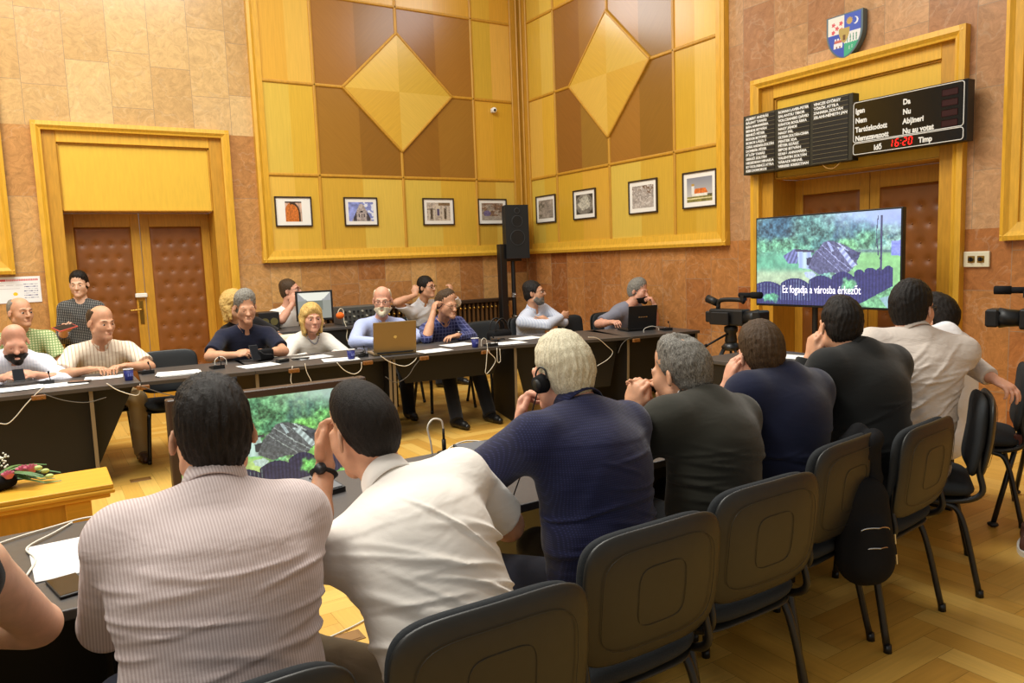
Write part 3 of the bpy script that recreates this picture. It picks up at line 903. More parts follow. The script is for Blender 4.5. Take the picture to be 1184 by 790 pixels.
def panelling(label, fn, base):
    r = random.Random(3 if fn is LW else 9)
    root = thing('wood_panelling', label, 'wood panelling', base)
    inv = lambda s, z, d: tuple(Vector(fn(s, z, d))-Vector(base))
    C4, C3, C2, C1, C0, OUT = .215, .8325, 1.9358, 3.0527, 3.677, 3.81
    zE, zD, zC, zB, zA, zT = 1.577, 1.72, 2.6235, 3.7107, 4.767, 5.75
    D = .03
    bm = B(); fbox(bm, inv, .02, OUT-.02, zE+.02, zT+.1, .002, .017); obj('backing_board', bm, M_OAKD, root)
    pick = lambda: (lambda k: (PALE if k < .5 else PALE2))(r.random())
    jit = lambda c: [v*r.uniform(.93, 1.06) for v in c]
    def field(a, b, z0, z1, dark=False):
        m = (a+b)/2
        c1, c2 = (PALE, PALE2) if r.random() < .5 else (PALE2, PALE)
        if r.random() < .35: c1, c2 = [v*.5+w*.5 for v, w in zip(GOLD, PALE2)], c2
        tinted('veneer_field', [[(a, z0), (m, z0), (m, z1), (a, z1)], [(m, z0), (b, z0), (b, z1), (m, z1)]], [jit(c1), jit(c2)], inv, D, M_WOOD, root)
    cols = [(C4, C3), (C3, C2), (C2, C1), (C1, C0)]
    for a, b in cols:
        field(a, b, zD, zC); field(a, b, zA, zT)
    for a, b in (cols[0], cols[3]):
        field(a, b, zC, zB); field(a, b, zB, zA)
    d0, d1, dt, db = 2.693, 1.172, 4.4423, 2.9559
    for q in (-1, 1):                                         # four dark corners round the lozenge
        s0 = C3 if q < 0 else C1; sd = d1 if q < 0 else d0; m = s0*.5+C2*.5
        for z0, zt in ((zC, db), (zA, dt)):
            tt = (m-sd)/(C2-sd); zm = zB+(zt-zB)*tt
            pa = [(s0, z0), (m, z0), (m, zm), (sd, zB), (s0, zB)]
            pb = [(m, z0), (C2, z0), (C2, zt), (m, zm)]
            ca, cb_ = (BROWN2, BROWN) if r.random() < .5 else (BROWN, BROWN2)
            tinted('dark_veneer_field', [pa, pb], [jit(ca), jit(cb_)], inv, D, M_WOOD, root, gdir=[45*q, -45*q])
    tinted('lozenge', [[(C2, zB), (d0, zB), (C2, dt)], [(C2, zB), (C2, dt), (d1, zB)], [(C2, zB), (d1, zB), (C2, db)], [(C2, zB), (C2, db), (d0, zB)]],
           [jit(PALE), jit(PALE2), jit(PALE), jit(PALE2)], inv, D+.022, M_WOOD, root, .03, gdir=[40, -40, 40, -40])
    w = .022
    def bat(s0, z0, s1, z1, ww=w, d=.048):
        bm = B(); n = Vector((s1-s0, z1-z0)).normalized(); p = Vector((-n.y, n.x))*ww
        prism(bm, [(-1, D-.005), (-.75, d-.006), (-.35, d), (.35, d), (.75, d-.006), (1, D-.005)],
              lambda a, dd, c: inv(s0+(s1-s0)*c+p.x*a, z0+(z1-z0)*c+p.y*a, dd), 1)
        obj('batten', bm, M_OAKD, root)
    for z in (zC, zA): bat(C4, z, C0, z)
    bat(C4, zB, d1, zB); bat(d0, zB, C0, zB)
    for s in (C3, C1): bat(s, zD, s, zT)
    bat(C2, zD, C2, zC); bat(C2, zC, C2, db); bat(C2, dt, C2, zA); bat(C2, zA, C2, zT)
    for a, b in (((C2, dt), (d0, zB)), ((d0, zB), (C2, db)), ((C2, db), (d1, zB)), ((d1, zB), (C2, dt))): bat(*a, *b, .02, .062)
    # moulded frame: foot rail, outer stile, corner post, head rail
    prof = [(0, .002), (0, .075), (.25, .085), (.5, .06), (1, .05), (1, .002)]
    bm = B(); prism(bm, prof, lambda t, d, c: inv(.03+(OUT-.03)*c, zE+t*(zD-zE), d), 1); obj('foot_rail', bm, M_OAKH, root)
    bm = B(); prism(bm, prof, lambda t, d, c: inv(OUT-.004-t*(OUT-C0), zE+.004+(zT+.12-zE)*c, d), 1); obj('outer_stile', bm, M_OAK, root)
    bm = B(); prism(bm, prof, lambda t, d, c: inv(.03+(OUT-.03)*c, zT+.14-t*.14, d), 1); obj('head_rail', bm, M_OAKH, root)
    bm = B(); fbox(bm, inv, .03, C4, zE+.01, zT+.12, .002, .06, .008)
    fbox(bm, inv, .10, .13, zE+.01, zT+.12, .055, .085, .01); obj('corner_post', bm, M_OAKD, root)
    return root
panelling('honey wood panelling with a pale lozenge, on the wall behind the far table', LW, (0, 0, 0))
panelling('honey wood panelling with a lozenge, on the wall left of the vote board', RW, (0, 0, 0))
# next panel on either side, only its edge in the picture
def side_panel(label, fn, s0, s1, z0=1.577):
    root = thing('wood_panelling', label, 'wood panelling')
    bm = B(); fbox(bm, fn, s0, s1, z0, 5.8, .002, .03); obj('veneer_field', bm, wood('gold_veneer', srgb(222, 176, 70)), root)
    prof = [(0, .002), (0, .075), (.25, .085), (.5, .06), (1, .05), (1, .002)]
    bm = B(); prism(bm, prof, lambda t, d, c: fn(s0+t*.11, z0+4.2*c, d), 1); obj('outer_stile', bm, M_OAK, root)
    bm = B(); prism(bm, prof, lambda t, d, c: fn(s0+.004+(s1-s0)*c, z0+.004+t*.13, d), 1); obj('foot_rail', bm, M_OAKH, root)
side_panel('wood panel edge above the white notice, by the left picture border', LW, 6.29, 9.5, 1.55)
side_panel('wood panel edge right of the wall switches, at the right picture border', RW, 6.44, 9.5, 1.52)

# ------------------------------------------------------------------ doorways
def doorway(nm, fn, s0, s1, ztop, flip):
    root = thing(nm, None, None); root['kind'] = 'structure'
    w = .085
    # architrave: three mitred strips with a stepped section
    prof = [(0, 0), (0, .07), (.5, .075), (.8, .055), (1, .05), (1, 0)]
    bm = B()
    prism(bm, prof, lambda t, d, c: fn(s0+t*w, (ztop)*c, d), 1); obj('architrave', bm, M_OAK, root)
    bm = B(); prism(bm, prof, lambda t, d, c: fn(s1-t*w, (ztop)*c, d), 1); obj('architrave', bm, M_OAK, root)
    bm = B(); prism(bm, prof, lambda t, d, c: fn(s0+w*.2+(s1-s0-w*.4)*c, ztop-t*w, d), 1); obj('architrave', bm, M_OAKH, root)
    a, b = s0+.08, s1-.08
    oz = 2.19; ws = .135
    rec = -.10
    # recessed lining with side stiles and overpanel
    bm = B()
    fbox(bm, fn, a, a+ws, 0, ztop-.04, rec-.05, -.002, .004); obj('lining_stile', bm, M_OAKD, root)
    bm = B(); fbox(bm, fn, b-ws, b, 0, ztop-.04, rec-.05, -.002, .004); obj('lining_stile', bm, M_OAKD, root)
    bm = B(); fbox(bm, fn, a+ws, b-ws, ztop-.20, ztop-.04, rec-.05, -.002, .004); obj('lining_rail', bm, M_OAKH, root)
    bm = B(); fbox(bm, fn, a+ws, b-ws, oz, ztop-.20, rec-.05, -.045)
    uv = None
    obj('overpanel', bm, wood('overpanel_veneer', srgb(224, 180, 62), .35, .05), root)
    bm = B()
    for (p, q, r_, t_) in ((a+ws, b-ws, ztop-.215, ztop-.20), (a+ws, b-ws, oz, oz+.015)): fbox(bm, fn, p, q, r_, t_, -.05, -.025, .003)
    fbox(bm, fn, a+ws, a+ws+.015, oz, ztop-.20, -.05, -.025, .003); fbox(bm, fn, b-ws-.015, b-ws, oz, ztop-.20, -.05, -.025, .003)
    obj('overpanel_bead', bm, M_OAKD, root)
    # reveal
    dp = -.42
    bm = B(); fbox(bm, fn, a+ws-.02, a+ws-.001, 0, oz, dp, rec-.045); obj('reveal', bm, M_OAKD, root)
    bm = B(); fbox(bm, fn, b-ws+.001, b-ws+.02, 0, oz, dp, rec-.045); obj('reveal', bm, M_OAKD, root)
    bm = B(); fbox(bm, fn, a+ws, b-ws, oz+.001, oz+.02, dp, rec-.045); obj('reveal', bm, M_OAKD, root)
    bm = B(); fbox(bm, fn, a+ws, b-ws, -.03, .0, dp, 0); obj('threshold', bm, M_OAKD, root)
    # two leaves with buttoned leather
    m = (a+b)/2; dl = -.33
    for i, (p, q) in enumerate(((a+ws, m-.003), (m+.003, b-ws))):
        st = .095; zt = oz-.004
        bm = B()
        fbox(bm, fn, p, p+st, .01, zt, dl-.045, dl, .004); fbox(bm, fn, q-st, q, .01, zt, dl-.045, dl, .004)
        fbox(bm, fn, p+st, q-st, zt-.15, zt, dl-.045, dl, .004); fbox(bm, fn, p+st, q-st, .01, .2, dl-.045, dl, .004)
        lf = obj('door_leaf', bm, M_OAKD if i == 0 else M_OAKD, root)
        A, Bq, z0, z1 = p+st-.004, q-st+.004, .2, zt-.15
        nx, nz = 46, 130; V_ = []; F_ = []
        bts = []
        row = 0; z = z1-.19
        while z > z0+.05:
            k = 4 if row % 2 == 0 else 3
            for t in range(k):
                bts.append((A+(Bq-A)*((t+.5)/4 if k == 4 else (t+1)/4), z))
            z -= .165 if row % 2 else .15; row += 1
        bt = np.array(bts)
        for j in range(nz+1):
            for ii in range(nx+1):
                s = A+(Bq-A)*ii/nx; zz = z0+(z1-z0)*j/nz
                ed = min(s-A, Bq-s, zz-z0, z1-zz)
                d2 = ((bt-[s, zz])**2).sum(1)
                hgt = .016*min(1, ed/.03)**.5-.014*float(np.exp(-d2/.0011).sum())
                V_.append(fn(s, zz, dl-.006+hgt))
        for j in range(nz):
            for ii in range(nx):
                n = j*(nx+1)+ii; f = (n, n+1, n+nx+2, n+nx+1); F_.append(f if flip else f[::-1])
        me = bpy.data.meshes.new('leather_padding'); me.from_pydata(V_, [], F_)
        pd = me_obj('leather_padding', me, M_LEATHER, lf, True)
        bm = B()
        for s, zz in bts: ball(bm, fn(s, zz, dl-.004), .009, 8, 6)
        obj('buttons', bm, M_LEATHER, lf, True)
    # lock plate, lever and white closer box on the meeting stile
    s = m+(.055 if fn is LW else -.055)
    bm = B(); fbox(bm, fn, s-.022, s+.022, .93, 1.2, dl, dl+.006, .002); lp = obj('lock_plate', bm, M_BRASS, root)
    bm = B(); sg = 1 if fn is LW else -1
    tube(bm, spline([fn(s, 1.1, dl), fn(s, 1.1, dl+.05), fn(s+sg*.03, 1.1, dl+.058), fn(s+sg*.13, 1.095, dl+.055)], 5), .009, 8); obj('door_handle', bm, M_BRASS, lp, True)
    if fn is LW:
        bm = B(); fbox(bm, fn, s-.07, s+.055, 1.235, 1.285, dl, dl+.04, .008); obj('white_bolt_box', bm, M_WHITE, root)
    return root
doorway('door_1', LW, 4.0997, 6.0336, 3.101, True)
doorway('door_2', RW, 4.1291, 6.1564, 3.1551, False)
# ------------------------------------------------------------------ chairs
M_SHELL = mat('chair_shell', srgb(38, 37, 34), .42, .45, var=.08, vscale=40, bump=.08, bscale=900, bdist=.001)
M_SEATF = mat('chair_fabric', srgb(50, 52, 54), .9, .15, bump=.35, bscale=900, bdist=.002, var=.15, vscale=300)
M_DESK = mat('desk_top', srgb(70, 67, 66), .42, .45, var=.08, vscale=60)
M_DESKD = mat('desk_panel', srgb(21, 19, 17), .5, .4)
M_EDGE = mat('desk_edge', srgb(122, 108, 86), .4, .5); M_BAND = mat('desk_band', srgb(64, 58, 52), .4, .5)

def make_chair(label, seatm=M_SEATF, shell=M_SHELL):
    t = thing('conference_chair', label, 'chair')
    bm = B()
    def sm(p):
        x, y, z = p; return (x, y+.0, .445+z-.02*(x/.24)**2*-1*.5-.018*max(0, (y-.1)/.12)**2-.006*(1-(x/.24)**2))
    pillow(bm, .475, .44, .075, sm, 5, 48, .8); obj('seat', bm, seatm, t, True)
    bm = B(); pillow(bm, .455, .42, .03, lambda p: (p.x, p.y, .402+p.z), 5, 40, .9); obj('seat_pan', bm, shell, t, True)
    def bk(off):
        def f(p):
            x, y, z = p
            h = y+.175                                           # height above the bottom edge
            return (x, -.225-.04*(h/.35)+z+off+.016*(x/.24)**2-.012*math.sin(PI*h/.35), .50+h)
        return f
    bm = B(); pillow(bm, .455, .345, .055, bk(.018), 5, 48, .8); obj('backrest', bm, seatm, t, True)
    bm = B(); pillow(bm, .47, .358, .034, bk(-.016), 5, 48, .9)
    sh = obj('back_shell', bm, shell, t, True)
    bm = B()                                                     # moulded ribs on the plastic shell
    f = bk(-.034)
    for ww, hh, rr in ((.38, .27, .0010), (.16, .16, .0008)):
        loop = [Vector(f(Vector((math.copysign(abs(math.cos(a))**.45, math.cos(a))*ww/2, math.copysign(abs(math.sin(a))**.45, math.sin(a))*hh/2, 0)))) for a in [2*PI*k/40 for k in range(41)]]
        tube(bm, loop, rr, 6, False)
    obj('shell_rib', bm, shell, sh, True)
    for q in (-1, 1):
        bm = B(); tube(bm, spline([(q*.20, .06, .40), (q*.212, -.14, .405), (q*.214, -.235, .45), (q*.210, -.225, .55), (q*.205, -.226, .68)], 6), .013, 8, True, flat=(1, .75)); obj('back_support', bm, M_BLACKM, t, True)
        bm = B(); tube(bm, spline([(q*.205, .02, .395), (q*.21, .13, .39), (q*.222, .185, .33), (q*.245, .225, .012)], 6), .0125, 8, True, flat=(1, 1.25)); tube(bm, [(q*.245, .225, .03), (q*.246, .226, 0)], .016, 8); obj('leg', bm, M_BLACKM, t, True)
        bm = B(); tube(bm, spline([(q*.205, .0, .395), (q*.21, -.10, .39), (q*.222, -.165, .33), (q*.245, -.235, .012)], 6), .0125, 8, True, flat=(1, 1.25)); tube(bm, [(q*.245, -.235, .03), (q*.246, -.237, 0)], .016, 8); obj('leg', bm, M_BLACKM, t, True)
    bm = B(); tube(bm, [(-.205, .02, .392), (.205, .02, .392)], .011, 8); tube(bm, [(-.205, -.06, .392), (.205, -.06, .392)], .011, 8); obj('cross_bar', bm, M_BLACKM, t, True)
    return t
CH_GROUP = 'chairs along the near table'
chair0 = make_chair('dark grey chair mostly cut off by the bottom border, behind the man in mauve stripes')
chair0['group'] = CH_GROUP
def at_chair(o, x, y, face):
    o.location = (x, y, 0); o.rotation_euler = (0, 0, math.radians(face-90)); return o
def chair(x, y, face, label, group):
    return at_chair(dup(chair0, label=label, group=group), x, y, face)
at_chair(chair0, -5.97, -7.80, 91)
chair(-5.43, -7.775, 89, 'dark grey chair of the white shirt man in the near row, only its back showing', CH_GROUP)
chair(-4.88, -7.645, 90, 'dark grey chair behind the man with white hair and an earphone', CH_GROUP)
chair(-4.375, -7.585, 90, 'dark grey chair behind the man in the dark green jacket', CH_GROUP)
chair(-3.80, -7.44, 97, 'dark grey chair behind the man in the navy suit, a dark scarf over its corner', CH_GROUP)
chair(-3.345, -7.47, 97, 'dark grey chair with a black backpack hung on its left side', CH_GROUP)
chair(-2.74, -7.37, 122, 'dark grey chair under the elbow of the man in the pale creased shirt', CH_GROUP)
chair(-1.72, -7.10, 118, 'empty dark grey chair nearest the right picture border', CH_GROUP)
FG = 'chairs along the far table'
def fchair(x, y, face, label): return chair(x, y, face, label, FG)
fchair(-5.24, -2.52, -92, 'empty grey chair at the far table gap, left of the man in navy polo')
fchair(-2.0, -2.35, -84, 'grey chair with a black bag on it, right of the man in blue plaid')
fchair(-1.30, -2.12, -60, 'black chair behind the man with folded arms')
fchair(-.90, -2.55, -70, 'empty black chair left of the man in the grey T-shirt')
fchair(-.44, -2.56, -82, 'black chair of the man in the grey T-shirt')
fchair(-5.78, -2.22, -92, 'black chair of the man in the striped short-sleeved shirt')
fchair(-6.35, -2.22, -92, 'black chair of the bearded man in the white shirt')
fchair(-4.58, -2.12, -92, 'black chair of the man in the navy polo shirt')
fchair(-3.24, -2.12, -92, 'black chair of the man in the light blue shirt')
fchair(-2.62, -2.28, -92, 'black chair of the man in the blue plaid shirt')
def cream_chair(x, y, face, label):
    cf = mat('cream_fabric', srgb(226, 218, 196), .85, .2)
    o = fchair(x, y, face, label)
    for ch in o.children:
        if ch.name.split('.')[0] in ('seat', 'backrest', 'back_shell'):
            ch.data = ch.data.copy(); ch.data.materials.clear(); ch.data.materials.append(cf)
            for g in ch.children: g.data = g.data.copy(); g.data.materials.clear(); g.data.materials.append(cf)
cream_chair(-3.97, -1.98, -90, 'cream chair of the blonde woman in the white top')
cream_chair(-2.86, -1.6, 80, 'cream chair right of the man in the light blue shirt, further back')
fchair(-4.2, -.95, 150, 'black chair of the blonde woman behind the man in the navy polo')
fchair(-2.13, -.85, -60, 'black chair of the man with raised hands by the back wall')
fchair(-3.8, -.72, -60, 'black chair of the operator in the white T-shirt by the monitor')
fchair(-6.3, -1.22, -90, 'black chair of the man in the green check shirt by the left border')

# ------------------------------------------------------------------ desks
def desk(label, x0, y0, x1, y1, depth, post='l', modesty=.44, cut=.0, leg_r=False, group='far tables', over=0.0, low=None):
    """desk whose front edge runs (x0,y0)->(x1,y1); the depth goes to the left of that direction"""
    L = math.hypot(x1-x0, y1-y0); rz = math.atan2(y1-y0, x1-x0)
    t = thing('conference_desk', label, 'desk', (x0, y0, 0), rz, group)
    bm = B(); box(bm, .001, L-.001, 0, depth, .712, .74, .004, 2); obj('desk_top', bm, M_DESK, t)
    bm = B(); box(bm, 0.002, L-.002, -.002, .0, .713, .738); obj('edge_band', bm, M_BAND, t)
    def leg(px):
        bm = B(); prism(bm, [(.06, 0), (depth-.06, 0), (depth-.06, .712), (.03, .712), (.03, .6)], lambda a, b, c: (px-.0125+c, a, b), .025); lg = obj('leg_panel', bm, M_DESKD, t)
        bm = B(); prism(bm, [(.06, 0), (.03, .6), (.03, .712), (.027, .712), (.027, .6), (.057, 0)], lambda a, b, c: (px-.0125+c, a, b), .025); obj('edge_strip', bm, M_EDGE, lg)
    if 'l' in post: leg(.015+over)
    if 'r' in post: leg(L-.02-leg_r if leg_r else L-.02)
    if modesty:
        z = .712-modesty
        poly = [(.03, .712), (L-.03+over*0, .712), (L-.03-cut, z), (.03+(cut if cut and low is None else 0), z)]
        bm = B(); prism(bm, poly, lambda a, b, c: (a, .16+c, b), .018); obj('modesty_panel', bm, M_DESKD, t)
    return t
DPT = .80
desk('dark desk at the left picture border, in front of the bearded man in white', -7.02, -3.30, -5.56, -3.30, DPT, 'r', .62, .30, .30, low=1)
desk('dark desk over the gap with the empty grey chair, left of the navy polo man', -5.56, -3.30, -4.77, -3.36, DPT, '', 0)
desk('dark desk in front of the navy polo man and the blonde woman', -4.77, -3.36, -3.64, -3.38, DPT, 'lr', .55)
desk('dark desk under the open laptop', -3.64, -3.38, -2.50, -3.50, DPT, 'l', .24, .12)
desk('dark desk in front of the man with folded arms', -2.50, -3.50, -1.40, -3.80, .85, 'l', .46, .1)
desk('dark desk at the right end of the far table, under the black laptop', -1.40, -3.80, -.55, -3.90, .8, 'lr', .46)
near = []
M_NT = M_DESK
def ndesk(label, x0, x1, yb, yf, legs, modesty):
    t = thing('conference_desk', label, 'desk', (x0, yb, 0), 0, 'near tables')
    L = x1-x0; d = yf-yb
    bm = B(); box(bm, .001, L-.001, 0, d, .712, .74, .004, 2); obj('desk_top', bm, M_NT, t)
    for px in legs:
        bm = B(); box(bm, px-.0125, px+.0125, .06, d-.05, 0, .712); obj('leg_panel', bm, M_DESKD, t)
    if modesty:
        bm = B(); box(bm, .03, L-.03, d-.2, d-.182, .712-modesty, .712); obj('modesty_panel', bm, M_DESKD, t)
ndesk('near dark desk at the bottom left, with the sheet of paper on it', -7.25, -6.03, -7.27, -6.55, (.1, 1.19), .60)
ndesk('near dark desk in front of the men in the mauve and white shirts', -6.03, -4.62, -7.30, -6.52, (.02, 1.39), 0)
ndesk('near dark desk in front of the white-haired man and the green jacket man', -4.62, -3.30, -7.20, -6.46, (.03, 1.29), .42)
ndesk('near dark desk at the right end, before the black jacket and pale shirt', -3.30, -1.80, -7.12, -6.40, (.03, 1.47), .42)

ndesk('dark desk at the right of the ring, with white sheets, seen past the navy suit', -2.05, -1.30, -6.25, -5.30, (.03, .7), .4)

# ------------------------------------------------------------------ low wooden bench with flowers (bottom left)
def bench():
    t = thing('wooden_bench', 'honey wood low table with a moulded edge at the left border, flowers on it', 'table', (-6.9, -5.40, 0))
    w = mat('bench_wood', srgb(214, 160, 52), .35, .45, var=.12, vscale=8, stretch=(.8, 8, 8))
    x1 = .965
    bm = B(); box(bm, -.75, x1, -.19, .17, .585, .605, .004, 2); obj('bench_top', bm, w, t)
    bm = B(); box(bm, -.75, x1+.004, -.196, .176, .565, .584, .006, 2); box(bm, -.75, x1-.015, -.182, .16, .545, .566, .005, 2); obj('edge_moulding', bm, w, t)
    bm = B(); box(bm, -.7, x1-.1, -.15, -.12, .40, .546); box(bm, -.7, x1-.1, .10, .13, .40, .546); obj('apron', bm, M_OAKD, t)
    for px in (-.6, x1-.14):
        for py in (-.135, .115):
            bm = B(); box(bm, px-.05, px+.05, py-.03, py+.03, .44, .546, .006)
            prism(bm, [(-.05, .44), (-.036, .40), (-.036, 0), (.036, 0), (.036, .40), (.05, .44)], lambda a, b, c: (px+a, py-.028+c, b), .056); obj('leg', bm, w, t)
bench()
def flowers():
    t = thing('flower_arrangement', 'bouquet of pink roses, white gypsophila and long leaves on the wooden bench', 'flowers', (-6.27, -5.33, .606))
    gr = mat('leaf_green', srgb(74, 112, 56), .5, .4, var=.25, vscale=30); gr2 = mat('pale_bud', srgb(188, 204, 128), .5, .3)
    pk = mat('rose_pink', srgb(214, 130, 148), .6, .2, var=.12, vscale=40); wh = mat('gypsophila', srgb(240, 238, 220), .7, .2)
    bm = B(); lathe(bm, [(.05, 0), (.075, .01), (.085, .04), (.07, .06)], 20, (-.10, 0, 0)); obj('bowl', bm, M_SOFTB, t, True)
    r = random.Random(2)
    for k in range(26):
        a = r.uniform(0, 2*PI); l = r.uniform(.14, .26); el = r.uniform(-.05, .55)
        d = Vector((math.cos(a), math.sin(a), el)).normalized(); s = Vector((-math.sin(a), math.cos(a), 0))
        b0 = Vector((-.10, 0, .05)); pts = [b0+d*l*u+Vector((0, 0, -.09*u*u+.0)) for u in (0, .25, .5, .75, 1)]
        pts = [Vector((p.x, p.y, max(p.z, .004))) for p in pts]
        bm = B(); w = [0.003, .009, .012, .009, .001]
        L_ = [bm.verts.new(p+s*q) for p, q in zip(pts, w)]; M_ = [bm.verts.new(p+Vector((0, 0, .004))) for p in pts]; R_ = [bm.verts.new(p-s*q) for p, q in zip(pts, w)]
        for i in range(4): bm.faces.new((L_[i], L_[i+1], M_[i+1], M_[i])); bm.faces.new((M_[i], M_[i+1], R_[i+1], R_[i]))
        obj('leaf', bm, gr, t, True)
    for px, py, pz, rr in ((.035, -.03, .075, .030), (.005, .01, .065, .032), (-.05, -.06, .07, .028), (-.16, .05, .1, .03)):
        bm = B()
        for ly in range(4):
            n = 5; R = rr*(1-.2*ly); hz = rr*(.9+.12*ly)
            for k in range(n):
                a0 = 2*PI*(k+.5*(ly % 2))/n
                g = []
                for i in range(5):
                    row = []
                    for j in range(3):
                        a = a0+(i-2)*.32; h = j/2
                        q = R*(.45+.6*h-.12*h*h+(.1 if j == 2 else 0)); row.append(bm.verts.new((px+q*math.cos(a), py+q*math.sin(a), pz-.02+hz*h*(1-.06*(i-2)**2))))
                    g.append(row)
                for i in range(4):
                    for j in range(2): bm.faces.new((g[i][j], g[i+1][j], g[i+1][j+1], g[i][j+1]))
        rs = obj('rose', bm, pk, t, True)
        bm = B(); tube(bm, [(px, py, pz-.02), (px*.4-.06, py*.4, .03)], .003, 6); obj('stem', bm, gr, rs)
    bm = B()
    for k in range(90):
        a = r.uniform(0, 2*PI); q = .075*r.random()**.5
        ball(bm, (-.10+q*math.cos(a)-.02, .02+q*math.sin(a), .115+r.uniform(-.03, .03)+.02*(1-q/.075)), r.uniform(.003, .006), 6, 4)
    g = obj('gypsophila', bm, wh, t, True)
    bm = B()
    for k in range(14):
        a = r.uniform(0, 2*PI); q = .06*r.random()
        tube(bm, [(-.10, 0, .04), (-.12+q*math.cos(a), .02+q*math.sin(a), .12)], .0012, 4)
    obj('stem', bm, gr, g)
    for px, py, pz in ((.085, -.02, .05), (.06, -.05, .075), (.10, -.05, .03)):
        bm = B(); ball(bm, (px, py, pz), .011, 8, 6, (1.6, 1, 1)); bd = obj('bud', bm, gr2, t, True)
        bm = B(); tube(bm, [(px, py, pz), (px*.3-.05, py*.3, .04)], .002, 5); obj('stem', bm, gr, bd)
flowers()
# ------------------------------------------------------------------ painted pictures (flat screens, prints and notices)
def lattice(seed, n=64):
    return np.random.RandomState(seed).rand(n, n)
def vnoise(U, W, sc, seed=0, oct=4):
    out = 0; amp = .5; f = sc; tot = 0
    for o in range(oct):
        G = lattice(seed+o); x = U*f; y = W*f
        i = np.floor(x).astype(int); j = np.floor(y).astype(int); fx = x-i; fy = y-j
        fx = fx*fx*(3-2*fx); fy = fy*fy*(3-2*fy); n = 64
        a = G[i % n, j % n]; b = G[(i+1) % n, j % n]; c = G[i % n, (j+1) % n]; d = G[(i+1) % n, (j+1) % n]
        out = out+amp*((a*(1-fx)+b*fx)*(1-fy)+(c*(1-fx)+d*fx)*fy); tot += amp; amp *= .55; f *= 2.1
    return out/tot
def poly_in(U, Y, P):
    ins = np.zeros(U.shape, bool); n = len(P)
    for k in range(n):
        (x0, y0), (x1, y1) = P[k], P[(k+1) % n]
        if y0 == y1: continue
        c = ((y0 > Y) != (y1 > Y)) & (U < (x1-x0)*(Y-y0)/(y1-y0)+x0)
        ins ^= c
    return ins
